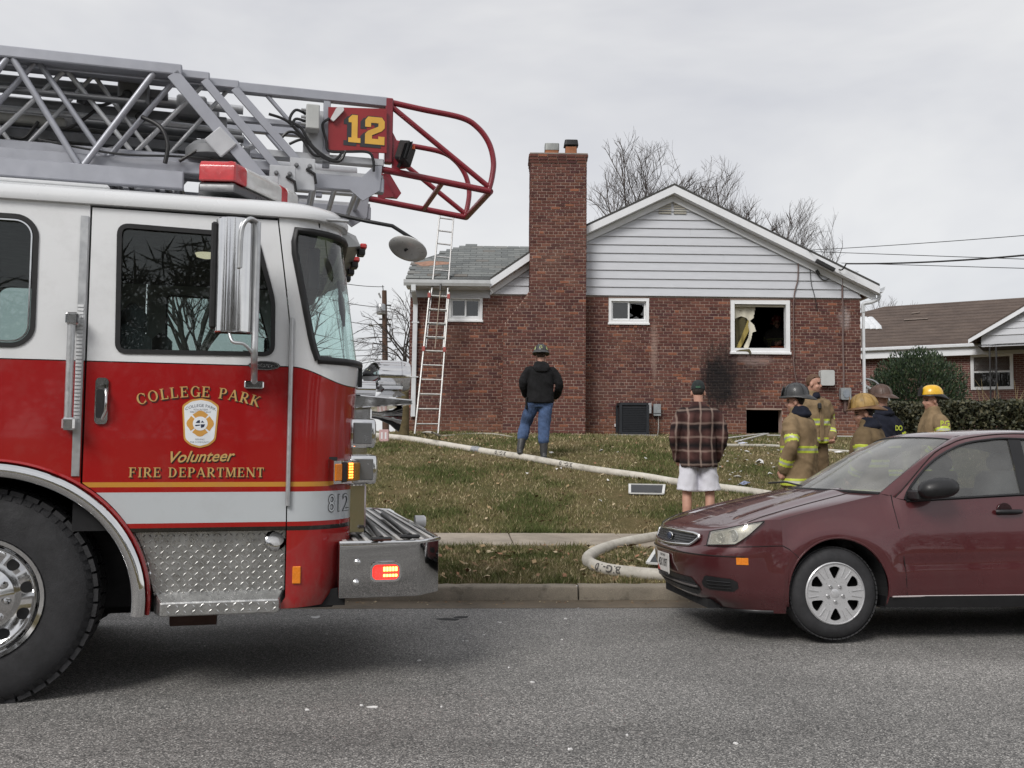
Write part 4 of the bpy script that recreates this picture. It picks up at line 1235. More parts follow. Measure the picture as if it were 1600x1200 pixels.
# door furniture
hp0, hp1 = T(150, 590, 0), T(168, 663, 0)
dh = MB().plate([rrect(hp0.x, hp1.x, hp1.z, hp0.z, .022)], lambda u, w_, d: V(u, -.012 + d, w_), .014).build('door_handle', CHROME, door, smooth=40)
MB().plate([rrect(hp0.x + .008, hp1.x - .018, hp1.z + .03, hp0.z - .06, .012)], lambda u, w_, d: V(u, -.020 + d, w_), .012).build('handle_recess', BLACKP, dh)
MB().tube([(hp1.x - .012, -.014, hp0.z - .06), (hp1.x - .006, -.036, hp0.z - .09), (hp1.x - .006, -.036, hp1.z + .07), (hp1.x - .026, -.018, hp1.z + .025)], .007, 8).build('handle_grip', CHROME, dh, smooth=50)
for o_ in (dh,): o_.parent = truck
ga, gb = T(112, 498, -.07), T(104, 662, -.07)
gr = MB().tube([(ga.x, -.07, ga.z), (ga.x, -.07, gb.z)], .019, 12).build('grab_rail', ALU, truck, smooth=40)
for zz in (ga.z, gb.z): MB().box(ga.x - .026, ga.x + .035, -.095, .0, zz - .032, zz + .032).build('rail_bracket', CHROME, gr, bevel=.01)
hx = 1.459
hg = MB().tube([(hx, -.012, T(456, 497).z), (hx, -.012, T(449, 790).z)], .012, 8).build('hinge', ALU, truck, smooth=50)
MB().box(.395, .432, -.008, .0, 1.14, 2.47).build('door_edge_strip', ALU, truck)
o = MB()
for k in range(32): o.box(.397, .425, -.012, -.008, 1.66 + k * .019 - .25, 1.66 + k * .019 - .238)
o = o.build('reflective_ticks', WHITEP, truck); o['kind'] = 'stuff'
# mirrors
MV = -.30
m0, m1 = T(337, 338, MV), T(384, 520, MV)
mir = MB().loft([[(lerp(m0.x, m1.x + .03, (1 - math.cos(a)) / 2), MV + .05 - .075 * math.sin(a), w_) for a in np.linspace(0, PI, 9)] + [(m1.x + .03, MV + .09, w_), (m0.x, MV + .09, w_)] for w_ in np.linspace(m1.z, m0.z, 10)]).build('mirror', CHROME, truck, smooth=40, bevel=.006)
MB().box(m0.x - .02, m0.x + .012, MV + .02, MV + .10, m1.z + .02, m0.z - .02).build('mirror_edge', BLACKP, mir, bevel=.01)
ap = T(400, 345, MV); bt = T(398, 598, -.04)
xq = T(400, 450, MV).x
MB().tube(catmull([(xq, MV + .03, ap.z), (xq, MV + .03, T(398, 500, MV).z), (xq, MV + .03, T(398, 560, MV).z), (xq, -.10, bt.z + .08), (xq, -.02, bt.z)], 5), .017, 10).build('mirror_arm', ALU, mir, smooth=50)
MB().tube(catmull([(xq, MV + .03, ap.z), (xq - .04, MV - .03, ap.z - .0), (xq - .075, MV - .04, ap.z - .06), (xq - .08, MV - .035, ap.z - .25)], 5), .012, 8).build('mirror_hook', ALU, mir, smooth=50)
MB().tube(catmull([((m0.x + m1.x) / 2, MV, m1.z), ((m0.x + m1.x) / 2 + .02, MV - .02, m1.z - .05), (xq - .05, MV - .02, m1.z - .06), (xq, MV + .02, m1.z - .11)], 5), .008, 8).build('mirror_cable', ALU, mir, smooth=50)
MB().box(xq - .05, xq + .05, -.035, .0, bt.z - .03, bt.z + .01).build('mirror_foot', CHROME, mir, bevel=.006)
# round convex mirror on a long arm
rm_ = T(637, 390, .05)
arm = [T(430, 318, .2), T(520, 334, .15), T(575, 346, .08), T(613, 353, .05), T(652, 378, .05)]
rar = MB().tube(arm, .011, 8).build('mirror_rod', BLACKP, truck, smooth=50)
dsk = V(-.30, -.36, -.88).normalized()
rmd = MB().lathe([(.0, .012), (.06, .014), (.105, .004), (.112, -.004), (.108, -.012), (.05, -.02), (0, -.022)], rm_, dsk, 36).build('round_mirror', pm('mirror_back', (.58, .58, .57), .35, .25, .12, 14), rar, smooth=40)
MB().tube([rm_ + (arm[-1] - rm_.__class__(rm_)) * 1.0, rm_ + V(.02, 0, .02), rm_ + V(-.02, -.03, -.012)], .008, 6).build('mirror_clip', BLACKP, rmd)
MB().tube([T(478, 341, .03), T(545, 346, .03)], .009, 8).build('mirror_brace', ALU, rar, smooth=50)
# light bar on the roof: swept back at the near end
LBR = pm('lightbar_red', (.50, .03, .035), .2, 0, .25, 12, coat=.5); LBW = pm('lightbar_clear', (.70, .70, .68), .15, .1, .15, 14, coat=.5)
pa, pb, pc = V(.95, .16, 2.745), V(1.14, .12, 2.745), V(1.50, .66, 2.735)
lb = MB().beam((1.16, .40, 2.70), (1.40, .75, 2.69), .10, .10).build('light_bar', BLACKP, truck, bevel=.01)
def bar_seg(name, P, Q, mat, z0=0, z1=.115, dep=.20):
    d = (Q - P).normalized(); n_ = V(-d.y, d.x, 0)
    return MB().loft([[p_ + V(0, 0, z0), p_ + V(0, 0, z1 * .75), p_ + n_ * .02 + V(0, 0, z1), p_ + n_ * dep + V(0, 0, z1), p_ + n_ * dep + V(0, 0, z0)] for p_ in (P, Q)]).build(name, mat, lb, smooth=30, bevel=.006)
bar_seg('red_lens', pa, pb, LBR); bar_seg('red_lens', pb, lerp(pb, pc, .18), LBR); bar_seg('clear_lens', lerp(pb, pc, .18), lerp(pb, pc, .72), LBW); bar_seg('red_lens', lerp(pb, pc, .72), lerp(pb, pc, .82), LBR); bar_seg('clear_lens', lerp(pb, pc, .82), pc, LBW)
bar_seg('base_rail', pa + V(0, 0, -.06), pb + V(0, 0, -.06), pm('bar_base', (.12, .12, .125), .35, .6), 0, .055, .24); bar_seg('base_rail', pb + V(0, 0, -.06), pc + V(0, 0, -.06), MATS['bar_base'], 0, .055, .24)

# ---- lettering on the door
GOLD = pm('gold_leaf', (.62, .40, .15), .35, .25, .1, 20)
SHADOW = pm('letter_shadow', (.010, .006, .006), .5)
def glyph(ch):
    TK, TH, SF_ = .17, .075, .055
    P = []
    def quad(a, b, wa, wb=None):
        wb = wa if wb is None else wb
        dx, dy = b[0] - a[0], b[1] - a[1]; l = math.hypot(dx, dy); nx, ny = -dy / l, dx / l
        P.append([(a[0] + nx * wa / 2, a[1] + ny * wa / 2), (a[0] - nx * wa / 2, a[1] - ny * wa / 2), (b[0] - nx * wb / 2, b[1] - ny * wb / 2), (b[0] + nx * wb / 2, b[1] + ny * wb / 2)])
    def hs(x, y, w_): quad((x - w_ / 2, y), (x + w_ / 2, y), SF_)
    def vl(x, y0=0, y1=1, s0=True, s1=True, tk=TK):
        quad((x, y0), (x, y1), tk)
        if s0: hs(x, y0 + SF_ / 2, tk + .2)
        if s1: hs(x, y1 - SF_ / 2, tk + .2)
    def arc(cx, cy, rx, ry, a0, a1, n=14):
        for k in range(n):
            t0, t1 = R(lerp(a0, a1, k / n)), R(lerp(a0, a1, (k + 1) / n))
            pts = []
            for t_ in (t0, t1):
                wd = TH + (TK - TH) * abs(math.cos(t_)) ** 1.3
                pts.append(((cx + (rx) * math.cos(t_), cy + (ry) * math.sin(t_)), (cx + (rx - wd) * math.cos(t_), cy + (ry - wd * .8) * math.sin(t_))))
            P.append([pts[0][0], pts[1][0], pts[1][1], pts[0][1]])
    wd = .75
    if ch in 'CG':
        arc(.42, .5, .42, .52, 42, 318); quad((.73, .62), (.73, .92), .06); wd = .8
        if ch == 'C': quad((.73, .1), (.73, .3), .05)
        else: vl(.72, .02, .42, False, True)
    elif ch == 'O': arc(.43, .5, .43, .52, 0, 360, 24); wd = .88
    elif ch == 'L': vl(.16); quad((.16, .04), (.62, .04), TH); quad((.62, 0), (.62, .28), .06); wd = .68
    elif ch in 'EF':
        vl(.16); quad((.16, .96), (.62, .96), TH); quad((.62, .72), (.62, 1), .06); quad((.16, .52), (.48, .52), TH); quad((.48, .4), (.48, .64), .06)
        if ch == 'E': quad((.16, .04), (.64, .04), TH); quad((.64, 0), (.64, .28), .06)
        wd = .72
    elif ch in 'PR':
        vl(.16); arc(.36, .73, .32, .28, -90, 90); quad((.16, .96), (.38, .96), TH); quad((.16, .48), (.38, .48), TH); wd = .7
        if ch == 'R': quad((.36, .48), (.72, .03), TK); hs(.74, SF_ / 2, .2); wd = .8
    elif ch == 'A': quad((.08, 0), (.4, 1), TH); quad((.4, 1), (.76, 0), TK); quad((.2, .33), (.62, .33), TH); hs(.08, SF_ / 2, .22); hs(.76, SF_ / 2, .28); wd = .86
    elif ch == 'K': vl(.16); quad((.22, .42), (.66, .98), TH); quad((.32, .55), (.74, .03), TK); hs(.68, 1 - SF_ / 2, .22); hs(.78, SF_ / 2, .22); wd = .85
    elif ch == 'I': vl(.16); wd = .34
    elif ch == 'D': vl(.16); arc(.32, .5, .46, .5, -90, 90); quad((.16, .96), (.34, .96), TH); quad((.16, .04), (.34, .04), TH); wd = .84
    elif ch == 'T': vl(.37, 0, 1, True, False); quad((.04, .96), (.70, .96), TH); quad((.05, .72), (.05, 1), .06); quad((.69, .72), (.69, 1), .06); wd = .76
    elif ch == 'M': vl(.1, 0, 1, tk=TH); quad((.12, 1), (.46, .05), TK); quad((.46, .05), (.8, 1), TH); vl(.86); wd = 1.02
    elif ch == 'N': vl(.1, 0, 1, tk=TH); quad((.1, 1), (.74, .03), TK); vl(.76, 0, 1, tk=TH); wd = .88
    else: wd = .42
    return P, wd
def door_pt(u, w_, d): return V(u, -d, w_)
def serif(txt, place, hgt, name, space=.12):
    """place(s) -> (u, w, angle) for distance s from the middle of the line"""
    tot = sum(glyph(c)[1] + space for c in txt) - space
    for (mat, du, dwn, dp) in ((SHADOW, .006, -.007, .002), (GOLD, 0, 0, .0032)):
        x = -tot / 2; k = 0
        for c in txt:
            P, wd = glyph(c); mb = MB()
            u, w_, an = place((x + wd / 2) * hgt)
            ca, sa = math.cos(an), math.sin(an)
            for poly in P:
                k += 1
                mb.add([door_pt(u + du + ((px - wd / 2) * ca - (py - .5) * sa) * hgt, w_ + dwn + ((px - wd / 2) * sa + (py - .5) * ca) * hgt, dp + k * 2e-6) for px, py in poly], [list(range(len(poly)))])
            x += wd + space
            if P: mb.build('letter' if mat is GOLD else 'letter_shadow', mat, truck, fix=False)
ctr = T(312, 612); cl_, cr2 = T(226, 621), T(400, 627)
chord = cr2.x - cl_.x; sag = ctr.z - (cl_.z + cr2.z) / 2 
Rad = (chord ** 2 / 4 + sag ** 2) / (2 * sag)
serif('COLLEGE PARK', lambda s: (ctr.x + Rad * math.sin(s / Rad), ctr.z - Rad + Rad * math.cos(s / Rad), -s / Rad), .056, 'lettering', .20)
fd = T(309, 738)
serif('FIRE DEPARTMENT', lambda s: (fd.x + s, fd.z, 0), .050, 'lettering', .165)
vs, fs = text_mesh('Volunteer', .082, .38, .0012)
vp = T(312, 714)
for (mat, du, dn, dp) in ((SHADOW, .004, -.006, .002), (GOLD, 0, 0, .0035)):
    MB().add([door_pt(vp.x + du + x * .98, vp.z + dn + y + x * .03, dp) for x, y in vs], fs).build('lettering', mat, truck, fix=False)
# emblem
ec = T(313, 661); eh = (T(313, 622).z - T(313, 700).z) / 2; ew = (T(342, 661).x - T(284, 661).x) / 2
shield = [(-1, .70), (-.55, .93), (0, 1.0), (.55, .93), (1, .70), (.86, -.68), (.5, -.9), (0, -1), (-.5, -.9), (-.86, -.68)]
def ep(x, y, d): return door_pt(ec.x + x * ew, ec.z + y * eh, d)
em = MB().plate([rpoly(shield, .12, 3)], lambda x, y, d: ep(x, y, .002 + d), .0015).build('emblem', pm('emblem_gold', (.60, .31, .07), .4, .1), truck)
MB().plate([[(x * .90, y * .925) for x, y in rpoly(shield, .12, 3)]], lambda x, y, d: ep(x, y, .0036 + d), .001).build('emblem_field', pm('emblem_white', (.72, .75, .78), .4), em)
cross = []
for k in range(4):
    a = k * PI / 2
    cross.append([(math.cos(a + t_) * r_, math.sin(a + t_) * r_) for t_, r_ in ((-.72, .30), (-.70, .66), (-.42, .66), (-.2, .72), (0, .74), (.2, .72), (.42, .66), (.70, .66), (.72, .30))])
asp = eh / ew
for arm_ in cross:
    MB().plate([[(x, y / asp - .02) for x, y in arm_]], lambda x, y, d: ep(x, y, .0048 + d), .0006).build('emblem_cross', MATS['emblem_gold'], em)
circ = [(.40 * math.cos(a), .40 * math.sin(a) / asp - .02) for a in np.linspace(0, 2 * PI, 25)[:-1]]
MB().plate([circ], lambda x, y, d: ep(x, y, .0058 + d), .0006).build('emblem_disc', MATS['emblem_white'], em)
NAVY = pm('emblem_navy', (.015, .02, .05), .5)
for pl in ([(-.25, .0), (-.02, .0), (-.02, .12), (-.14, .10)], [(.03, .02), (.22, .02), (.1, .10)], [(.02, -.05), (.26, -.05), (.2, -.16), (.05, -.2)], [(-.28, -.08), (-.02, -.06), (-.02, -.1), (-.25, -.13)]):
    MB().plate([pl], lambda x, y, d: ep(x, y, .0066 + d), .0005).build('emblem_mark', NAVY, em)
for (txt, size, yy, arcR) in (('COLLEGE PARK', .022, .70, .85), ('VOLUNTEER', .013, .53, 0), ('FIRE DEPARTMENT', .0125, .43, 0), ('SERVING', .012, -.66, 0), ('THE COMMUNITY', .012, -.77, 0)):
    vs, fs = text_mesh(txt, size)
    MB().add([ep(x / ew, yy + y / eh - (arcR * .28 * (x / ew) ** 2 if arcR else 0), .0048) for x, y in vs], fs).build('emblem_text', NAVY, em, fix=False)
# unit number on the white band: outlined digits
n8 = T(535, 788, .05)
vs, fs = text_mesh('812', .135, 0, .003)
vs2, fs2 = text_mesh('812', .135, 0, -.0015)
def band_pt(x, z, d): return tsurf(1.735 + x * .62, 1.0 * 0 + n8.z + z, d)
MB().add([band_pt(x, y, .0025) for x, y in vs], fs).build('unit_number', pm('outline_black', (.05, .05, .05), .5), truck, fix=False)
MB().add([band_pt(x, y, .004) for x, y in vs2], fs2).build('unit_number', pm('band_white', (.52, .55, .57), .3), truck, fix=False)
# model badge
bc = T(413, 571); 
el = lambda s: [(s * .082 * math.cos(a), s * .024 * math.sin(a)) for a in np.linspace(0, 2 * PI, 29)[:-1]]
bdg = MB().plate([el(1)], lambda x, z, d: V(bc.x + x, -.006 + d, bc.z + z), .005).build('badge', CHROME, truck)
MB().plate([el(.86)], lambda x, z, d: V(bc.x + x, -.008 + d, bc.z + z), .002).build('badge_field', BLACKP, bdg)
vs, fs = text_mesh('Enforcer', .034, .35)
MB().add([V(bc.x + x, -.0095, bc.z + y) for x, y in vs], fs).build('badge_text', CHROME, bdg, fix=False)

# ---- aerial ladder: nested truss sections
LAD = pm('ladder_grey', (.36, .37, .41), .42, .35, .1, 5, rvar=.08)
LADL = pm('ladder_light', (.50, .51, .53), .4, .3, .12, 6)
LADD = pm('ladder_dark', (.20, .205, .215), .55, .3, .3, 6)
def Lp(x, y, v_): return T(x, y, v_)
UB = -2.4
secs = [(.62, 1.80), (.69, 1.73), (.76, 1.66), (.83, 1.59)]
tops = [((285, 103), (285, 119.5)), ((328, 115), (328, 127.5)), ((374, 128), (374, 141)), ((606, 154), (606, 169))]
tz = []
for k, (vn, vf) in enumerate(secs):
    a, b = Lp(*tops[k][0], vn), Lp(*tops[k][1], vn)
    tz.append((a.x, a.z, b.z))
zr = [(2.80, 2.905), (2.915, 2.985), (2.99, 3.05), (2.925, 3.02)]
ue = [Lp(287, 290, .62).x, 1.20, 1.33, Lp(600, 262, .83).x]
for k, (vn, vf) in enumerate(secs):
    for v_ in (vn, vf):
        MB().box(UB, tz[k][0], v_ - .028, v_ + .028, tz[k][2], tz[k][1]).build('top_rail', LAD, truck, bevel=.006)
        MB().box(UB, ue[k], v_ - .03, v_ + .03, *zr[k]).build('bottom_rail', LAD, truck, bevel=.006)
        # web members in a zigzag
        if k == 0: us = [-2.0, -1.1]
        zt_, zb_ = tz[k][2], zr[k][1]
        pit = .36
        u = tz[k][0] - .16 - k * .03
        if k == 3: u = 1.05
        up_ = True; n_ = 0
        while u > UB + .4:
            un = u - pit
            MB().tube([(u, v_, zt_ if up_ else zb_), (un, v_, zb_ if up_ else zt_)], .019 - .002 * k, 8).build('web_brace', LAD if k < 2 else LADL, truck, smooth=50)
            u = un - .03; up_ = not up_; n_ += 1
            if k > 1 and n_ > 3: break
    # rungs
    for i in range(11):
        u = ue[k] - .12 - i * .31
        MB().tube([(u, vn, zr[k][1] - .03), (u, vf, zr[k][1] - .03)], .017, 8).build('rung', LADL, truck, smooth=50)
    if k < 3:
        # wide flat end brace with bolted foot plate, each side
        ends = [((270, 117), (420, 296), .075), ((319, 127), (447, 280), .05), ((366, 140), (478, 268), .05)][k]
        for v_ in (vn, vf):
            a, b = Lp(*ends[0], vn), Lp(*ends[1], vn)
            MB().beam((a.x, v_ - .02, a.z), (b.x, v_ - .02, b.z), .016, ends[2], up=(0, 0, 1)).build('end_brace', LAD, truck, bevel=.003)
            fp = MB().box(b.x - .10, b.x + .055, v_ - .05, v_ - .036, b.z - .13, b.z + .07).build('foot_plate', LADL, truck, bevel=.004)
            for du in (-.06, .02): MB().lathe([(.014, 0), (.014, .012), (.008, .018)], (b.x + du, v_ - .05, b.z + .02), (0, -1, 0), 8).build('bolt', LADD, fp)
            MB().tube([(b.x + .0, v_ - .06, b.z + .0), (b.x + .05, v_ - .065, b.z - .03), (b.x + .06, v_ - .06, b.z - .09)], .010, 6).build('lock_pin', BLACKP, fp)
pl = Lp(345, 223, .60)
MB().obox((pl.x, .585, pl.z), V(.045, 0, .045), V(0, .01, 0), V(.05, 0, -.05)).build('gusset_plate', LADL, truck, bevel=.006)
# equipment stowed inside the truss
MB().box(UB, Lp(104, 140, .95).x, .93, 1.0, 3.22, 3.275).build('white_conduit', pm('conduit_white', (.50, .50, .47), .5, 0, .1), truck, bevel=.01)
MB().box(UB, Lp(104, 195, .95).x, .93, 1.02, 3.03, 3.075).build('white_conduit', MATS['conduit_white'], truck, bevel=.01)
MB().tube([(UB, .98, 3.02), (Lp(136, 205, .98).x, .98, 3.02)], .022, 8).build('pike_pole', pm('pole_yellow', (.50, .34, .06), .5), truck, smooth=50)
MB().box(Lp(150, 200, .98).x, Lp(167, 200, .98).x, .95, 1.02, 2.99, 3.07).build('blue_clamp', pm('clamp_blue', (.03, .06, .30), .5), truck, bevel=.01)
for (y, v_, r_) in ((165, .9, .02), (188, 1.05, .016), (128, 1.0, .03), (176, 1.3, .03), (150, 1.4, .02)):
    zz = Lp(0, y, v_).z; MB().tube([(UB, v_, zz), (.75, v_, zz - .02), (1.15, v_, zz - .03)], r_, 8).build('water_pipe' if r_ > .018 else 'cable', LADD if v_ > 1.2 or r_ < .018 else LADL, truck, smooth=50)
MB().tube([(UB, 1.21, 3.14), (1.9, 1.21, 3.14)], .055, 14).build('waterway', LADL, truck, smooth=50)
for (x, y) in ((135, 158), (220, 185), (200, 150)):
    p = Lp(x, y, .86); MB().lathe([(.03, 0), (.03, .03), (.015, .045)], p, (0, -1, 0), 10).build('clamp', BLACKP, truck, smooth=40)
MB().tube(catmull([Lp(222, 183, .66), Lp(250, 198, .6), Lp(262, 225, .58), Lp(258, 255, .58)], 6), .013, 8).build('cable', BLACKP, truck, smooth=50)
MB().tube(catmull([Lp(60, 218, .66), Lp(180, 240, .62), Lp(270, 244, .62), Lp(330, 248, .62)], 5), .007, 6).build('cable', BLACKP, truck, smooth=50)
MB().tube(catmull([Lp(280, 252, .62), Lp(300, 240, .62), Lp(330, 220, .62)], 5), .010, 6).build('cable', BLACKP, truck, smooth=50)
for (v_, z_, h_, m_, e_) in ((1.05, 3.33, .07, LADD, 1.05), (1.35, 3.24, .09, LAD, .95), (1.5, 3.40, .06, LADD, 1.1), (.98, 3.13, .06, LADD, 1.2), (1.45, 3.08, .08, LAD, 1.25), (.92, 3.44, .05, LADD, .7), (1.15, 3.47, .05, LADD, .85), (.74, 3.335, .02, LADD, .6)):
    MB().box(UB, e_, v_ - .03, v_ + .03, z_, z_ + h_).build('inner_rail', m_, truck, bevel=.006)
for (x, y, v_) in ((210, 150, .9), (300, 170, 1.0), (95, 200, 1.2), (205, 175, 1.3), (320, 185, 1.25)):
    p = Lp(x, y, v_); MB().box(p.x - .09, p.x + .09, v_ - .06, v_ + .06, p.z - .07, p.z + .07).build('valve_box', LADD, truck, bevel=.012)
for k_ in range(9):
    u_ = -1.6 + k_ * .33; MB().beam((u_, .80, 3.05), (u_ + .2, 1.6, 3.42), .03, .03).build('cross_brace', LADD, truck)
for (x0, y0, x1, y1) in ((120, 158, 200, 146), (70, 200, 150, 172), (20, 215, 60, 190)):
    MB().tube(catmull([Lp(x0, y0, .84), lerp(Lp(x0, y0, .84), Lp(x1, y1, .84), .5) + V(0, 0, -.05), Lp(x1, y1, .84)], 5), .01, 6).build('cable', BLACKP, truck, smooth=50)
# turntable support under the ladder
MB().box(UB, 1.18, .72, 1.7, 2.70, 2.80).build('ladder_cradle', LADD, truck)
MB().lathe([(.17, 0), (.17, .05), (.13, .09)], Lp(335, 250, .75), (0, 0, 1), 20).build('ladder_bumper', LADD, truck, smooth=40)
# fly section tip
vn, vf = secs[3]
for v_ in (vn, vf):
    a, b = Lp(511, 168, vn), Lp(511, 262, vn)
    MB().box(a.x - .022, a.x + .022, v_ - .025, v_ + .025, b.z, tz[3][2]).build('tip_post', LAD, truck, bevel=.004)
    p0, p1 = Lp(418, 146, vn), Lp(505, 250, vn)
    MB().tube([(p0.x, v_, tz[3][2]), (p1.x, v_, p1.z)], .014, 8).build('web_brace', LAD, truck, smooth=50)
    p0, p1 = Lp(372, 192, vn), Lp(480, 197, vn)
    MB().box(p0.x, p1.x, v_ - .02, v_ + .02, p1.z - .015, p1.z + .02).build('hand_rail', LAD, truck, bevel=.004)
    a, b = Lp(487, 268, vn), Lp(598, 300, vn)
    MB().box(a.x - .05, b.x, v_ - .02, v_ + .02, Lp(540, 290, vn).z, Lp(540, 270, vn).z).build('lower_beam', LADL, truck, bevel=.004)
    MB().box(1.3, b.x, v_ - .035, v_ + .035, Lp(540, 252, vn).z - .02, Lp(540, 246, vn).z).build('lower_beam', LADL, truck, bevel=.004)
    tri = [Lp(545, 298, vn), Lp(592, 300, vn), Lp(596, 262, vn), Lp(583, 262, vn), Lp(572, 300, vn), Lp(566, 316, vn)]
    MB().plate([[(q_.x, q_.z) for q_ in (tri[0], tri[5], tri[1], tri[2], tri[3])]], lambda x, z, d: V(x, v_ - .04 + d, z), .02).build('tip_bracket', LAD, truck)
for i in range(4): MB().tube([(1.45 + i * .14, vn, 2.94), (1.45 + i * .14, vf, 2.94)], .017, 8).build('rung', LADL, truck, smooth=50)
jb = [Lp(478, 168, .78), Lp(498, 208, .78)]
jbx = MB().box(jb[0].x, jb[1].x, .70, .80, jb[1].z, jb[0].z).build('junction_box', pm('box_grey', (.45, .46, .45), .5), truck, bevel=.006)
for k in range(3): MB().lathe([(.01, 0), (.01, .03)], (jb[0].x, .74, jb[0].z - .03 - .045 * k), (-1, 0, 0), 8).build('cable_gland', GALV, jbx)
MB().box(Lp(474, 200, .82).x, Lp(511, 200, .82).x, .82, .84, Lp(490, 250, .82).z, Lp(490, 172, .82).z).build('back_plate', LADL, truck, bevel=.003)
for pts in ([(478, 178), (462, 172), (453, 188), (470, 200), (490, 230), (520, 250), (535, 238)], [(420, 178), (450, 190), (480, 222), (505, 246), (530, 252), (540, 236)],
            [(478, 190), (462, 186), (455, 198)], [(515, 185), (504, 195), (510, 220), (514, 236), (545, 237), (575, 238), (583, 250), (584, 268)], [(440, 215), (452, 206), (468, 212), (488, 240), (500, 244)], [(452, 225), (470, 218), (486, 222)]):
    MB().tube(catmull([Lp(x, y, .76) for x, y in pts], 6), .009, 7).build('cable', BLACKP, truck, smooth=50)
# red sign with the number
SGN = pm('sign_red', (.26, .018, .022), .4, 0, .1, 5)
s4 = [Lp(513, 167, .77), Lp(604, 170, .77), Lp(604, 239, .77), Lp(513, 234, .77)]
sign = MB().plate([[(p.x, p.z) for p in s4]], lambda x, z, d: V(x, .77 + d, z), .012).build('number_sign', SGN, truck)
NUMG = pm('number_gold', (.70, .40, .06), .45); NUMK = pm('number_black', (.03, .03, .035), .5)
one = [[(.0, 0), (.62, 0), (.62, .17), (.46, .17), (.46, 1), (.18, 1), (.0, .86), (.0, .72), (.16, .72), (.16, .17), (0, .17)]]
two = [[(0, 0), (1, 0), (1, .30), (.68, .30), (.68, .2), (.36, .2), (.36, .33), (.85, .50), (1, .62), (1, .86), (.85, 1), (.15, 1), (0, .86), (0, .62), (.30, .62), (.30, .78), (.68, .78), (.68, .66), (.15, .48), (0, .36)]]
nb = [Lp(549, 222, .77), Lp(570, 222, .77)]
nh = Lp(549, 178, .77).z - Lp(549, 221, .77).z; nw = .145
for (polys, px) in ((one, 544), (two, 570)):
    o0 = Lp(px, 222 if px < 560 else 224.5, .77)
    for (mat, du, dz_, dp) in ((NUMK, -.03, -.022, .002), (NUMK, -.006, -.006, .0026), (NUMG, 0, 0, .004)):
        for poly in polys:
            g_ = 1.0 if mat is NUMG else 1.06
            MB().plate([[(o0.x + du + x * nw * .86 * g_, o0.z + dz_ + y * nh * g_) for x, y in poly]], lambda x, z, d: V(x, .77 - dp + d, z), .0012).build('number', mat, sign)
MB().plate([rpoly([(p.x, p.z) for p in (Lp(516, 186, .75), Lp(521, 190, .75), Lp(538, 172, .75), Lp(536, 167, .75), Lp(526, 168, .75))], .01, 3)], lambda x, z, d: V(x, .745 + d, z), .02).build('sign_bracket', pm('bracket_white', (.6, .6, .6), .5), sign)
# red rescue cage
CG = pm('cage_red', (.20, .012, .022), .35, 0, .12, 8, coat=.3)
def tb_(pts, v_, r_, name='cage_tube', k=6): return MB().tube(catmull([Lp(x, y, v_) for x, y in pts], k) if len(pts) > 2 else [Lp(x, y, v_) for x, y in pts], r_, 10).build(name, CG, truck, smooth=50)
a, b = Lp(608, 155, vn), Lp(608, 256, vn)
for v_ in (vn, vf): MB().box(a.x - .025, a.x + .025, v_ - .03, v_ + .03, b.z, a.z).build('cage_post', CG, truck, bevel=.006)
def both(pts, r_, k=6):
    for v_ in (vn, vf):
        P = [Lp(x, y, vn) for x, y in pts]; P = [V(p.x, v_, p.z) for p in P]
        MB().tube(catmull(P, k) if len(P) > 2 else P, r_, 10).build('cage_tube', CG, truck, smooth=50)
both([(611, 160), (660, 171), (721, 184), (747, 200), (764, 224), (771, 252), (769, 276), (764, 296)], .019)
both([(611, 166), (766, 294)], .018)
both([(598, 266), (613, 268), (766, 299)], .022)
e0 = Lp(766, 299, vn); MB().tube([(e0.x, vn, e0.z), (e0.x, vf, e0.z)], .022, 10).build('cage_tube', CG, truck, smooth=50)
e0 = Lp(692, 284, vn); MB().tube([(e0.x, vn, e0.z), (e0.x, vf, e0.z)], .018, 10).build('cage_tube', CG, truck, smooth=50)
g_ = [Lp(603, 245, vn), Lp(632, 268, vn), Lp(616, 270, vn), Lp(600, 262, vn)]
for v_ in (vn, vf):
    MB().plate([[(Lp(x, y, vn).x, Lp(x, y, vn).z) for x, y in ((612, 205), (622, 225), (640, 262), (612, 266))]], lambda x, z, d: V(x, v_ - .012 + d, z), .024).build('cage_gusset', CG, truck)
    MB().plate([[(Lp(x, y, vf).x, Lp(x, y, vf).z) for x, y in ((598, 270), (609, 268), (628, 300), (622, 308), (594, 306))]], lambda x, z, d: V(x, vf + .03 + d, z), .03).build('cage_gusset', CG, truck) if v_ == vf else None
fl = Lp(633, 240, vn - .08)
fld = MB().obox(fl, V(.028, -.04, -.012), V(.028, .034, -.02), V(.018, 0, .062)).build('flood_lamp', BLACKP, truck, bevel=.008)
fn_ = MB()
for k in range(6): MB().obox(fl + V(-.004 + .009 * (k - 2.5), -.055, .003 * (k - 2.5)), V(.002, -.012, 0), V(.004, .004, 0), V(.016, 0, .055)).build('cooling_fin', BLACKP, fld)
MB().obox(fl + V(.045, -.03, .035), V(.012, 0, 0), V(0, .012, 0), V(0, 0, .012)).build('lamp_tag', pm('tag_orange', (.6, .1, .02), .5), fld)
MB().tube([Lp(622, 262, vn - .05), fl], .012, 6).build('lamp_arm', BLACKP, fld)
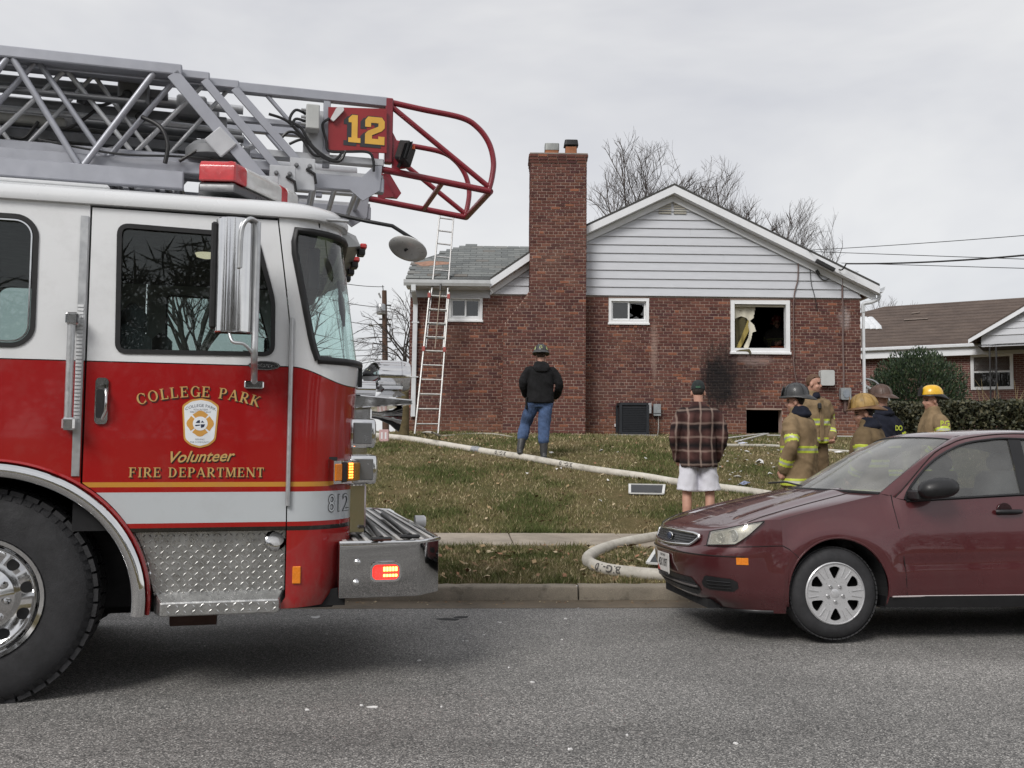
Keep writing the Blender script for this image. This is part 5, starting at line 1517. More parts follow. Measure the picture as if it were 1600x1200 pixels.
# ================================================================== the parked car
_cw = at(1308, 928, 6.35)
CF = Frame(_cw.x, _cw.y, 0, R(6))          # x towards its tail, y across (0 = side facing the street); origin under the front wheel
car = empty('parked_car', (CF.o.x, CF.o.y, .012), CF.yaw)
car.rotation_euler.x = -R(2.0)          # leans to the gutter with the road's crown
tag(car, 'maroon four door sedan with silver wheel covers parked at the kerb', 'car')
VC = .845
def m_carpaint():
    m, t, b = _nodes('maroon_paint'); co = coords(t)
    c = ramp(t, tnoise(t, co, 1.5, 3), [(.3, (.074, .0148, .0175)), (.7, (.092, .0185, .0215))])
    c = mixc(t, ramp(t, tnoise(t, co, 4, 6, .7), [(.5, 0), (.85, .12)]), c, (.16, .12, .11))
    fl_ = ramp(t, tnoise(t, co, 900, 2), [(.45, .85), (.6, 1.25)])
    t.links.new(mixc(t, 1.0, c, fl_, 'MULTIPLY'), b.inputs['Base Color'])
    b.inputs['Metallic'].default_value = .25
    t.links.new(ramp(t, tnoise(t, co, 2.5, 4), [(.3, .24), (.7, .36)]), b.inputs['Roughness'])
    b.inputs['Coat Weight'].default_value = 1.0; b.inputs['Coat Roughness'].default_value = .02
    return m
CPAINT = m_carpaint()
CBLK = pm('car_black', (.010, .010, .011), .45, 0, .2, 12)
SEAM = pm('panel_seam', (.006, .004, .004), .8)
CGL = glass('car_glass', (.46, .50, .49), 1.0, .01, .12)
def mir(p): return (p[0], 2 * VC - p[1], p[2])
def both_sides(fn):
    """fn(flip) builds the same part on either side of the car"""
    fn(lambda p: tuple(p)); fn(mir)
AR = (.02, .325, .36)
def nose_u(w_): return float(np.interp(w_ - .015, [.17, .24, .34, .45, .54, .58, .605, .70, .72, .85], [-.74, -.86, -.915, -.945, -.952, -.935, -.90, -.868, -.853, -.75]))
def tuck(w_): return float(np.interp(w_, [.16, .22, .30, .42, .60, .72, .86, 1.0], [.075, .05, .018, .004, .0, .006, .024, .05]))
def flare(u, w_):
    return sum(.022 * math.exp(-((math.hypot(u - cu, w_ - AR[1]) - .40) / .075) ** 2) for cu in (AR[0], 2.635))
def wrap(f, w_, off=0.0):
    """f in 0..1 round the front end, from the near fender to the far one"""
    def raw(f):
        ph = PI * f; e = .70
        s, c = math.sin(ph), math.cos(ph)
        u = -.37 + (nose_u(w_) + .37) * abs(s) ** e
        hw = VC - tuck(w_)
        v_ = VC - math.copysign(abs(c) ** e, c) * hw
        g_ = flare(u, w_) * max(0, 1 - min(f, 1 - f) / .12)
        return u, v_ + (-g_ if f < .5 else g_)
    p = raw(f)
    if off:
        a, b = raw(max(f - .004, 0)), raw(min(f + .004, 1)); tx, ty = b[0] - a[0], b[1] - a[1]; l = math.hypot(tx, ty) or 1
        p = (p[0] - ty / l * off, p[1] + tx / l * off) if False else (p[0] + -abs(ty) / l * off, p[1] + (tx / l * off if True else 0))
    return (p[0], p[1], w_)
def wtop(f): return .708 + .100 * abs(math.cos(PI * f)) ** 4
NF = 72
def front_patch(name, mat, lo, hi, parent, rows=22, f0=0.0, f1=1.0, off=0.0, n=NF):
    mb = MB(); R_ = []
    for i in range(rows + 1):
        R_.append([])
        for j in range(n + 1):
            f = lerp(f0, f1, j / n); a = lo(f) if callable(lo) else lo; b = hi(f) if callable(hi) else hi
            R_[-1].append(wrap(f, lerp(a, b, i / rows), off))
    mb.loft(R_, closed=False)
    return mb.build(name, mat, parent, smooth=40)
fs_ = [.5 - .5 * math.cos(PI * j / NF) for j in range(NF + 1)]
front_b = front_patch('front_bumper', CPAINT, .175, wtop, car)
# hood
def cowl(f): return V(.42 - .27 * math.sin(PI * f), lerp(.12, 2 * VC - .12, f), .985 + .028 * math.sin(PI * f))
hood = MB(); NT = 22; rows = []
for i in range(NT + 1):
    t_ = (i / NT) ** 1.6; r = []
    for j in range(NF + 1):
        f = j / NF; E = V(*wrap(f, wtop(f))); C_ = cowl(f); s_ = math.sin(PI * f)
        g = t_ ** lerp(.95, .74, s_)
        cr_f = .012 * math.exp(-((abs(f - .5) - .28) / .05) ** 2) * min(1, t_ * 4)
        r.append((lerp(E.x, C_.x, t_), lerp(E.y, C_.y, t_ ** .8), lerp(E.z, C_.z, g) + cr_f))
    rows.append(r)
hood.loft(rows, closed=False); hood.build('hood', CPAINT, car, smooth=40)
for s_ in (.13, .87):      # shut line of the hood
    k = int(s_ * NF); MB().tube([V(*rows[i][k]) + V(0, 0, .0005) for i in range(1, NT + 1)], .0035, 4).build('hood_seam', SEAM, car)
# body side, a sheet cut out over the wheels
US = sorted(set([-.37] + [AR[0] + AR[2] * math.cos(a) for a in np.linspace(PI, 0, 41)] + list(np.linspace(.40, 2.2, 36)) + [2.635 + AR[2] * math.cos(a) for a in np.linspace(PI, 0, 31)] + list(np.linspace(3.0, 3.5, 12))))
def bottom(u):
    for cu in (AR[0], 2.635):
        if abs(u - cu) < AR[2]: return max(.20, AR[1] + math.sqrt(AR[2] ** 2 - (u - cu) ** 2)) if abs(u - cu) < AR[2] * .9999 else .20
    return .175 if u < -.3 else (.285 if AR[0] < u < 2.635 else .22)
def topw(u):
    if u < .42:
        t_ = (u + .37) / .79; return lerp(.808, .985, max(t_, 0) ** .95), .022 + .098 * max(t_, 0) ** .8
    k = min(1, (u - .42) / .12)
    w_ = .932 + .05 * (u - .52) / .9 if u < 1.42 else .982 + .02 * (u - 1.42)
    return lerp(.985, w_, k), lerp(.12, .055, k)
def side_v(u, w_):
    tw, tv = topw(u); k = max(0, min(1, (w_ - .64) / (tw - .64))); k = k * k * (3 - 2 * k)
    v_ = tuck(w_) + (tv - tuck(tw)) * k
    for cu in (AR[0], 2.635):
        d = math.hypot(u - cu, w_ - AR[1]); v_ -= .022 * math.exp(-((d - .40) / .075) ** 2)
    v_ += .008 * math.exp(-((w_ - .50 - .02 * u) / .02) ** 2) * (1 if .45 < u < 2.2 else 0)
    v_ += .10 * max(0, (u - 3.0) / .5) ** 2
    return v_
def side(flip):
    mb = MB(); rr = 20; rws = []
    for i in range(rr + 1):
        rws.append([flip((u, side_v(u, lerp(bottom(u), topw(u)[0], i / rr)), lerp(bottom(u), topw(u)[0], i / rr))) for u in US])
    mb.loft(rws, closed=False); mb.build('body_side', CPAINT, car, smooth=40)
    # arch lip and wheel well
    for cu in (AR[0], 2.635):
        lip = [flip((cu + AR[2] * math.cos(a), side_v(cu + AR[2] * math.cos(a), AR[1] + AR[2] * math.sin(a)) + .004, AR[1] + AR[2] * math.sin(a))) for a in np.linspace(-.28, PI + .28, 40)]
        MB().tube(lip, .008, 6).build('arch_lip', CPAINT, car, smooth=60)
        mb = MB(); mb.loft([[flip((cu + (AR[2] - .002) * math.cos(a), v_, AR[1] + (AR[2] - .002) * math.sin(a))) for v_ in (.02, .45)] for a in np.linspace(-.35, PI + .35, 30)], closed=False)
        mb.build('wheel_well', DARK, car)
    # sill
    MB().loft([[flip((.36, .012, .288)), flip((.36, .03, .21)), flip((.36, .3, .19)), flip((.36, .3, .29))], [flip((2.3, .012, .288)), flip((2.3, .03, .20)), flip((2.3, .3, .18)), flip((2.3, .3, .29))]]).build('sill', CBLK, car)
    MB().tube([flip((u, side_v(u, .288) - .003, .287)) for u in np.linspace(.40, 2.25, 8)], .006, 5).build('sill_trim', pm('sill_light', (.45, .40, .40), .4), car)
    # door seams
    for pts in ([(.464, .975), (.466, .90), (.475, .75), (.49, .55), (.505, .40), (.512, .292)], [(1.45, .98), (1.46, .7), (1.46, .292)]):
        MB().tube([flip((u, side_v(u, w_) + .0005, w_)) for u, w_ in pts], .0035, 4).build('door_seam', SEAM, car)
both_sides(side)
# greenhouse curves on the near side
WC = catmull([(.392, .12, .984), (.55, .16, 1.09), (.80, .225, 1.255), (1.027, .28, 1.378)], 5)
RE = catmull([(1.027, .28, 1.378), (1.15, .295, 1.41), (1.6, .31, 1.437), (2.15, .305, 1.415), (2.45, .29, 1.345)], 4)
SC = catmull([(.49, .10, .955), (.545, .11, 1.0), (.636, .13, 1.086), (.831, .17, 1.267), (.96, .195, 1.33), (1.124, .215, 1.383), (1.5, .235, 1.418), (2.1, .235, 1.39), (2.5, .215, 1.27), (2.85, .16, 1.08), (3.0, .12, .99)], 4)
GC = catmull([(.552, .075, .942), (.60, .095, 1.02), (.732, .12, 1.156), (.867, .14, 1.255), (1.06, .165, 1.338), (1.253, .18, 1.369), (1.422, .19, 1.38), (2.0, .19, 1.35), (2.35, .17, 1.23), (2.6, .13, 1.05)], 5)
def resamp(P, n):
    L_ = [0]
    for a, b in zip(P[:-1], P[1:]): L_.append(L_[-1] + (b - a).length)
    out = []
    for k in range(n + 1):
        d = L_[-1] * k / n
        for i in range(len(P) - 1):
            if L_[i + 1] >= d - 1e-9:
                out.append(lerp(P[i], P[i + 1], (d - L_[i]) / max(1e-9, L_[i + 1] - L_[i]))); break
    return out
WR = WC + RE[1:] + catmull([(2.45, .29, 1.345), (2.8, .22, 1.15), (3.02, .16, 1.0)], 4)[1:]
def green(flip):
    n = 40
    a, b, c = resamp(WR, n), resamp(SC, n), resamp(GC, n)
    mid = [lerp(p, q, .5) + V(-.004, -.012, .006) for p, q in zip(a, b)]
    MB().loft([[flip(p) for p in a], [flip(p) for p in mid], [flip(p) for p in b]], closed=False).build('roof_pillar', CPAINT, car, smooth=50)
    MB().loft([[flip(p) for p in b], [flip(lerp(p, q, .5) + V(0, -.006, 0)) for p, q in zip(b, c)], [flip(p) for p in c]], closed=False).build('door_frame', CPAINT, car, smooth=50)
    MB().tube([flip(p + V(0, -.002, 0)) for p in b], .005, 5).build('pillar_seam', SEAM, car)
    MB().tube([flip(p) for p in c], .009, 6).build('window_seal', CBLK, car, smooth=60)
    def gtop(u):
        for p, q in zip(GC[:-1], GC[1:]):
            if p.x <= u <= q.x: return lerp(p, q, (u - p.x) / (q.x - p.x))
        return GC[-1]
    for (ua, ub, nm) in ((.556, 1.42, 'door_glass'), (1.50, 2.55, 'door_glass')):
        us = np.linspace(ua, ub, 22)
        tp = [gtop(u) for u in us]; bt_ = [V(u, .062, topw(u)[0] - .012) for u in us]
        MB().loft([[flip(lerp(x, y, k / 4) + V(0, .008, 0)) for x, y in zip(bt_, tp)] for k in range(5)], closed=False).build(nm, CGL, car, smooth=60)
    MB().tube([flip((u, .055, topw(u)[0])) for u in np.linspace(.55, 2.6, 30)], .011, 6).build('belt_trim', CBLK, car, smooth=60)
    MB().add([flip(p) for p in ((1.415, .062, .97), (1.51, .062, .975), (1.51, .188, 1.378), (1.415, .188, 1.38))], [(0, 1, 2, 3)]).build('centre_pillar', CBLK, car)
    # mirror and handle
    mc = V(.700, -.10, 1.02)
    rings = []
    for k in range(13):
        t_ = k / 12; x = lerp(-.145, .145, t_); r_ = math.sqrt(max(.0005, 1 - (abs(t_ * 2 - 1)) ** 2.6))
        rings.append([flip((mc.x + x, mc.y + .085 * r_ * math.cos(an), mc.z + .012 * (t_ - .5) * 2 + (.076 if math.sin(an) > 0 else .066) * r_ * math.sin(an))) for an in np.linspace(0, 2 * PI, 17)[:-1]])
    mo = MB().loft(rings).build('door_mirror', CBLK, car, smooth=60)
    MB().obox(flip((.62, .0, .975)), V(.055, 0, 0), V(0, .07, 0), V(.0, 0, .035)).build('mirror_stalk', CBLK, mo, bevel=.012)
    MB().plate([rpoly([(.556, .945), (.66, .945), (.60, 1.02)], .01, 3)], lambda x, z, d: V(*flip((x, .07 + d, z))), .01).build('mirror_sail', CBLK, car)
    hv = side_v(1.28, .861)
    dh_ = MB().tube([flip(p) for p in ((1.19, hv - .012, .862), (1.215, hv - .03, .862), (1.35, hv - .03, .863), (1.375, hv - .012, .863))], .016, 8).build('door_handle', CBLK, car, smooth=60)
    MB().lathe([(.058, 0), (.056, .002), (.03, .003)], flip((1.262, hv - .0005, .866)), (0, flip((0, 1, 0))[1] < 0.9 and 1 or -1, 0), 20).build('handle_cup', pm('cup_dark', (.02, .006, .007), .3), dh_)
both_sides(green)
def span(P, bow, lift, n=16, dv=0.0):
    """rows across the car between a near-side curve and its mirror image"""
    rows = []
    for k, p in enumerate(P):
        b_ = bow(k / (len(P) - 1)); l_ = lift(k / (len(P) - 1)); r = []
        for j in range(n + 1):
            s_ = j / n; q_ = V(*mir(p)); w_ = math.sin(PI * s_)
            r.append((lerp(p.x, q_.x, s_) - b_ * w_ ** .8, lerp(p.y, q_.y, s_), p.z + l_ * w_ ** .7))
        rows.append(r)
    return rows
wsc = [p + V(0, .004, -.006) for p in resamp(WC, 14)]
MB().loft(span(wsc, lambda t_: lerp(.26, .13, t_), lambda t_: lerp(.02, .028, t_)), closed=False).build('windshield', glass('car_windshield', (.55, .60, .58), 1.0, .01, .26), car, smooth=60)  # heavy pale film: dust, and the sky's reflection painted into it
MB().loft(span(RE, lambda t_: .13 * (1 - t_) - .04 * t_, lambda t_: lerp(.028, .035, min(1, t_ * 4)) * (1 if t_ < .9 else .8)), closed=False).build('roof', CPAINT, car, smooth=60)
MB().tube([V(*p) + V(0, 0, .001) for p in span([wsc[-1], wsc[-1]], lambda t_: .13, lambda t_: .03)[0]], .007, 5).build('windshield_seal', CBLK, car)
MB().tube([V(*p) for p in span([wsc[0], wsc[0]], lambda t_: .27, lambda t_: .02)[0]], .018, 6).build('cowl_trim', CBLK, car, smooth=60)
for f_ in (True, False):
    MB().tube([p if f_ else V(*mir(p)) for p in wsc], .007, 5).build('windshield_seal', CBLK, car)
for (a_, b_) in (((.31, .42, .995), (.62, 1.15, 1.02)), ((.25, .95, 1.01), (.45, 1.5, 1.01))):
    a0 = V(a_[0] - .06, a_[1], a_[2] + .012); MB().tube([a0, lerp(a0, V(b_[0] - .32, b_[1], b_[2] + .03), .5) + V(0, 0, .02), V(b_[0] - .32, b_[1], b_[2] + .03)], .008, 5).build('wiper', CBLK, car, smooth=60)
# tail: rear window, deck and rear end
rw = catmull([(2.45, .29, 1.345), (2.8, .22, 1.15), (3.02, .16, 1.0)], 4)
MB().loft(span(rw, lambda t_: -.05, lambda t_: .03), closed=False).build('rear_window', CGL, car, smooth=60)
MB().loft(span([V(3.0, .10, 1.0), V(3.2, .10, 1.0), V(3.42, .12, .97), V(3.5, .14, .9), V(3.54, .12, .6), V(3.50, .12, .3)], lambda t_: -.06, lambda t_: .02), closed=False).build('boot', CPAINT, car, smooth=50)
MB().box(-.80, 3.45, .3, 2 * VC - .3, .18, .24).build('underbody', DARK, car)
MB().box(-.70, .35, .42, 2 * VC - .42, .24, .70).build('engine_bay', DARK, car)
# interior
MB().box(.1, .66, .18, 2 * VC - .18, .60, .93).build('dashboard', pm('dash', (.05, .05, .052), .8), car, bevel=.05)
MB().box(.5, 2.9, .12, 2 * VC - .12, .30, .36).build('floor_pan', DARK, car)
SEATC = pm('car_seat', (.10, .10, .105), .85)
for (u, v_) in ((1.35, .45), (1.35, 1.24), (2.2, .45), (2.2, 1.24)):
    s = MB().loft([[(u + k * .16 + dx, v_ + dy, .55 + k * .6) for dx, dy in ((-.06, -.22), (.06, -.22), (.06, .22), (-.06, .22))] for k in (0, .5, 1)]).build('seat', SEATC, car, bevel=.04, smooth=50)
    MB().box(u + .12, u + .22, v_ - .13, v_ + .13, 1.14, 1.28).build('headrest', SEATC, s, bevel=.04, smooth=50)
MB().tube([V(.78, .45 + .18 * math.cos(a), .92 + .17 * math.sin(a)) for a in np.linspace(0, 2 * PI, 20)], .014, 6).build('steering_wheel', CBLK, car, smooth=60)
MB().box(.42, .56, .3, .42, .955, .96).build('paper', WHITEP, car)
MB().box(1.0, 1.03, .77, .92, 1.30, 1.36).build('inside_mirror', CBLK, car, bevel=.01)

# headlamps, grille, plate, intakes: patches that follow the nose
CLEARL = glass('headlamp_lens', (.92, .91, .86), 1.0, .01, .22); HOUSE = pm('lamp_housing', (.58, .57, .52), .28, .35, .1, 14)
def head(flip, ff):
    top = lambda f: float(np.interp(f, [.048, .12, .20, .285], [.826, .80, .765, .715])) - .004
    bot = lambda f: float(np.interp(f, [.048, .10, .15, .285], [.80, .70, .637, .622]))
    mb = MB(); rows = []
    for i in range(9):
        rows.append([flip(wrap(f, lerp(bot(f), min(top(f), wtop(f) - .006), i / 8), .016)) for f in np.linspace(.05, .282, 26)])
    mb.loft(rows, closed=False)
    h = mb.build('headlamp', CLEARL, car, smooth=60)
    MB().loft([[flip(wrap(f, lerp(bot(f), min(top(f), wtop(f) - .006), i / 8), .003)) for f in np.linspace(.05, .282, 26)] for i in range(9)], closed=False).build('lamp_housing', HOUSE, h, smooth=60)
    edge = rows[0] + [r[-1] for r in rows[1:-1]] + rows[-1][::-1] + [r[0] for r in rows[1:-1]][::-1]
    MB().tube(edge + [edge[0]], .004, 5).build('lamp_edge', CBLK, h)
    for (f, w_, r_) in ((.17, .695, .042), (.225, .675, .036)):
        p = V(*flip(wrap(f, w_, .005))); d = V(-.82, (-.55 if flip((0, 0, 0))[1] < .5 else .55), .1)
        MB().lathe([(r_, .0), (r_ * .92, .005), (r_ * .8, .001), (r_ * .35, -.001), (r_ * .2, .004)], p, d, 20).build('reflector', pm('reflector', (.70, .70, .66), .12, .6), h)
    mb = MB(); mb.loft([[flip(wrap(f, w_, .006)) for f in np.linspace(.088, .132, 8)] for w_ in (.503, .518, .535, .55)], closed=False)
    mb.build('side_marker', AMB, car, smooth=60)
    lo_, hi_ = lambda f: float(np.interp(f, [.135, .16, .275, .305], [.345, .318, .318, .33])), lambda f: float(np.interp(f, [.135, .16, .28, .305], [.385, .405, .415, .365]))
    mb = MB(); mb.loft([[flip(wrap(f, lerp(lo_(f), hi_(f), k / 4), .004)) for f in np.linspace(.135, .305, 18)] for k in range(5)], closed=False)
    fog = mb.build('lower_intake', CBLK, car, smooth=60)
    for k in range(3):
        MB().tube([flip(wrap(f, .335 + k * .022, .008)) for f in np.linspace(.165, .275, 8)], .004, 4).build('intake_bar', BLACKP, fog)
both_sides(lambda fl_: head(fl_, 0))
grl = lambda k: (lambda f: float(np.interp(f, [.335, .37, .5, .63, .665], [.662, .612, .598, .612, .662] if k == 0 else [.682, .693, .697, .693, .682])))
g = front_patch('grille', CBLK, grl(0), grl(1), car, 8, .335, .665, .010, 30)
gl = [wrap(f, grl(0)(f), .016) for f in np.linspace(.335, .665, 30)] + [wrap(f, grl(1)(f), .016) for f in np.linspace(.665, .335, 30)]
MB().tube(gl + [gl[0]], .0115, 7).build('grille_surround', CHROME, g, smooth=60)
for k in range(5):
    MB().tube([wrap(f, .615 + k * .017, .014) for f in np.linspace(.352 + .006 * abs(k - 2), .648 - .006 * abs(k - 2), 20)], .0035, 4).build('grille_bar', pm('grille_bar', (.05, .05, .055), .3, .4), g)
oc = V(*wrap(.5, .648, .018)); on = V(-1, 0, .18)
ov = lambda s, d: [V(oc.x - d, oc.y + s * .072 * math.cos(a), oc.z + s * .030 * math.sin(a)) for a in np.linspace(0, 2 * PI, 25)[:-1]]
bd = MB().loft([ov(1, 0), ov(1, .008), ov(.8, .011)]).build('badge', CHROME, g, smooth=40)
MB().loft([ov(.86, .0112), ov(.82, .0125)]).build('badge_field', pm('badge_blue', (.02, .035, .09), .25), bd, smooth=40)
cin = front_patch('centre_intake', CBLK, lambda f: float(np.interp(f, [.33, .36, .64, .67], [.30, .262, .262, .30])), lambda f: float(np.interp(f, [.33, .36, .64, .67], [.325, .385, .385, .325])), car, 6, .33, .67, .004, 30)
MB().tube([wrap(f, .325, .012) for f in np.linspace(.34, .66, 24)], .008, 5).build('intake_bar', pm('intake_bar', (.12, .11, .11), .4), cin, smooth=60)
for w_ in (.30, .34): MB().tube([wrap(f, w_, .008) for f in np.linspace(.345, .655, 20)], .003, 4).build('intake_bar', BLACKP, cin)
MB().tube([wrap(f, .185, .004) for f in np.linspace(.02, .98, 50)], .012, 6).build('bumper_lip', CBLK, car, smooth=60)
for w_ in (.555,): MB().tube([wrap(f, w_, .001) for f in np.linspace(.10, .90, 60)], .004, 5).build('bumper_crease', SEAM, car)
MB().tube([wrap(f, lerp(.632, .615, min(1, f / .2)), .001) for f in np.linspace(.0, .30, 24)], .0032, 4).build('bumper_seam', SEAM, car)
MB().tube([(u, side_v(u, w_) , w_) for u, w_ in ((-.37, .632), (-.33, .61), (-.29, .575), (-.262, .55))], .0032, 4).build('bumper_seam', SEAM, car)
# licence plate
pc_ = V(nose_u(.455) - .016, VC + .02, .445)
plt_ = MB().plate([rrect(-.152, .152, -.076, .076, .012)], lambda y, z, d: V(pc_.x - d - .02 * z, pc_.y - y, pc_.z + z), .006).build('licence_plate', pm('plate_white', (.66, .64, .62), .45), car)
PLK = pm('plate_black', (.02, .02, .025), .5); PLR = pm('plate_red', (.40, .05, .04), .5)
vs, fs = text_mesh('4SX1097', .085, 0, .001, 'CENTER', .95)
MB().add([V(pc_.x - .0072 - .02 * y, pc_.y - x * .80, pc_.z + y * 1.0) for x, y in vs], fs).build('plate_number', PLK, plt_, fix=False)
MB().plate([[(-.148, -.072), (-.06, -.072), (-.10, -.045), (-.148, -.02)]], lambda y, z, d: V(pc_.x - .0062 - d - .02 * z, pc_.y - y, pc_.z + z), .0008).build('plate_flag', PLR, plt_)
vs, fs = text_mesh('MARYLAND', .026)
MB().add([V(pc_.x - .0075 - .02 * (y + .06), pc_.y - x, pc_.z + y + .058) for x, y in vs], fs).build('plate_state', PLK, plt_, fix=False)
MB().plate([[(-.145, -.074), (.145, -.074), (.145, -.062), (-.145, -.062)]], lambda y, z, d: V(pc_.x - .0072 - d - .02 * z, pc_.y - y, pc_.z + z), .0006).build('plate_strip', PLK, plt_)

# wheels with six spoked covers
SILV = pm('wheel_silver', (.56, .56, .57), .34, .45, .03, 20)
def car_wheel(u, v_, face):
    wh = empty('wheel'); wh.parent = car; wh.location = (u, v_, .31); wh.rotation_euler = (0, 0, 0 if face < 0 else PI)
    MB().lathe([(.20, .03), (.212, .006), (.245, .0), (.28, .012), (.298, .03), (.312, .05), (.313, .17), (.298, .19), (.2, .20)], (0, 0, 0), (0, 1, 0), 56, caps=False).build('tyre', RUBBER, wh, smooth=35)
    tr_ = MB()
    for k in range(60):
        an = 2 * PI * k / 60; c, s = math.cos(an), math.sin(an)
        tr_.obox((c * .309, .042, s * .309), V(c, -.35, s) * .004, V(0, .012, 0), V(-s, 0, c) * .013)
    o = tr_.build('tyre_tread', RUBBER, wh, fix=False); o['kind'] = 'stuff'
    MB().lathe([(.20, .07), (.0, .07)], (0, 0, 0), (0, 1, 0), 32).build('steel_wheel', DARK, wh)
    holes = []
    for k in range(6):
        a0 = PI / 2 + k * PI / 3
        holes.append(rpoly([(.100 * math.cos(a0 - .08), .100 * math.sin(a0 - .08)), (.176 * math.cos(a0 - .25), .176 * math.sin(a0 - .25)), (.185 * math.cos(a0), .185 * math.sin(a0)), (.176 * math.cos(a0 + .25), .176 * math.sin(a0 + .25)), (.100 * math.cos(a0 + .08), .100 * math.sin(a0 + .08))], .018, 4))
    def dish(x, z, d):
        return V(x, .006 + d, z)
    outer = [(.206 * math.cos(a), .206 * math.sin(a)) for a in np.linspace(0, 2 * PI, 61)[:-1]]
    rim = MB().plate([outer] + holes, dish, .014).build('wheel_cover', SILV, wh)
    MB().lathe([(.198, .012), (.204, -.004), (.211, .002), (.211, .02)], (0, 0, 0), (0, 1, 0), 56, caps=False).build('cover_rim', SILV, wh, smooth=40)
    for k in range(6):
        a0 = k * PI / 3
        for da in (-.13, .13):
            c, s = math.cos(a0 + da), math.sin(a0 + da)
            MB().beam((c * .12, .0035, s * .12), (c * .19, .0035, s * .19), .005, .006, up=(0, 1, 0)).build('spoke_rib', SILV, rim)
    MB().lathe([(.032, .014), (.030, .004), (.022, .001), (0, .0)], (0, 0, 0), (0, 1, 0), 24).build('centre_cap', SILV, rim, smooth=40)
    for k in range(5):
        an = -PI / 2 + 2 * PI * k / 5
        MB().lathe([(.0135, .014), (.0125, .0), (.007, -.008), (0, -.009)], (math.cos(an) * .056, 0, math.sin(an) * .056), (0, 1, 0), 12).build('lug_nut', CHROME, rim, smooth=40)
for (u, v_, fc) in ((.0, .012, -1), (2.615, .012, -1), (.0, 2 * VC - .012, 1), (2.615, 2 * VC - .012, 1)): car_wheel(u, v_, fc)
# ================================================================== people
_tmp = bpy.data.scenes.new('remesh_room')
def remesh(mb, voxel, smooth_it=3):
    """join overlapping closed shapes into one continuous skin; returns a bmesh-ready mesh"""
    raw = bpy.data.meshes.new('raw'); raw.from_pydata(mb.v, [], mb.f)
    bm = bmesh.new(); bm.from_mesh(raw); bmesh.ops.recalc_face_normals(bm, faces=bm.faces); bm.to_mesh(raw)
    tree = BVHTree.FromBMesh(bm); bm.free()
    ob = bpy.data.objects.new('raw', raw)
    _tmp.collection.objects.link(ob)
    md = ob.modifiers.new('r', 'REMESH'); md.mode = 'VOXEL'; md.voxel_size = voxel
    vl = _tmp.view_layers[0]; vl.update()
    me = bpy.data.meshes.new_from_object(ob.evaluated_get(vl.depsgraph))
    bpy.data.objects.remove(ob); bpy.data.meshes.remove(raw)
    bm = bmesh.new(); bm.from_mesh(me)
    for _ in range(smooth_it): bmesh.ops.smooth_vert(bm, verts=bm.verts, factor=.5, use_axis_x=True, use_axis_y=True, use_axis_z=True)
    return me, bm, tree
def garment(name, mb, mats, parent, voxel=.013, it=3, wrinkle=.0, wscale=7.0, rule=None, seed=0.0):
    """rule(region, centre) -> material slot"""
    me, bm, tree = remesh(mb, voxel, it)
    bm.normal_update()
    if wrinkle:
        for v in bm.verts:
            p = v.co
            n_ = -1.6 * abs(noise.noise((p.x * 4.5 + seed, p.y * 4.5, p.z * 9 + p.x * 6))) + .4 + noise.noise((p.x * wscale + seed, p.y * wscale, p.z * wscale * .55)) + .5 * noise.noise((p.x * wscale * 2.3, p.y * wscale * 2.3 + seed, p.z * wscale * 1.4))
            v.co = p + v.normal * wrinkle * n_
    me.materials.clear()
    for f in bm.faces:
        f.smooth = True
        c = f.calc_center_median(); hit = tree.find_nearest(c)
        reg = mb.m[hit[2]] if hit[2] is not None else 0
        f.material_index = rule(reg, c) if rule else 0
    bm.to_mesh(me); bm.free()
    for m_ in (mats if isinstance(mats, (list, tuple)) else [mats]): me.materials.append(m_)
    me.name = name
    return link(name, me, parent)
def chain(mb, pts, rad, m=0, n=12, flat=1.0):
    """rounded limb through the joints"""
    P = [Vector(p) for p in pts]
    pp = catmull(P, 4) if len(P) > 2 else P
    rr = []
    for i in range(len(P) - 1):
        k = 4 if len(P) > 2 else 1
        rr += [lerp(rad[i], rad[i + 1], j / k) for j in range(k)]
    rr.append(rad[-1])
    a = (pp[0] - pp[1]).normalized(); b = (pp[-1] - pp[-2]).normalized()
    pre = [(pp[0] + a * rr[0] * s, rr[0] * math.sqrt(max(0.001, 1 - s * s))) for s in (.95, .7, .35)]
    post = [(pp[-1] + b * rr[-1] * s, rr[-1] * math.sqrt(max(0.001, 1 - s * s))) for s in (.35, .7, .95)]
    mb.tube([p for p, _ in pre] + pp + [p for p, _ in post], [r for _, r in pre] + rr + [r for _, r in post], n, m, flat=flat)
def rings(mb, rows, m=0, n=20, pw=1.0):
    """rows = (z, half width, half depth, x offset, y offset)"""
    rs = []
    for (z, hx, hy, ox, oy) in rows:
        r = []
        for k in range(n):
            a = 2 * PI * k / n; c, s = math.cos(a), math.sin(a)
            r.append((ox + hx * math.copysign(abs(c) ** pw, c), oy + hy * math.copysign(abs(s) ** pw, s), z))
        rs.append(r)
    mb.loft(rs, True, True, m)
def ball(mb, c, rx, ry, rz, m=0, M=None, n=14):
    rs = []
    for i in range(1, 9):
        t_ = PI * i / 9; r = []
        for k in range(n):
            a = 2 * PI * k / n; p = Vector((c[0] + rx * math.sin(t_) * math.cos(a), c[1] + ry * math.sin(t_) * math.sin(a), c[2] - rz * math.cos(t_)))
            r.append(M @ p if M else p)
        rs.append(r)
    mb.loft(rs, True, True, m)

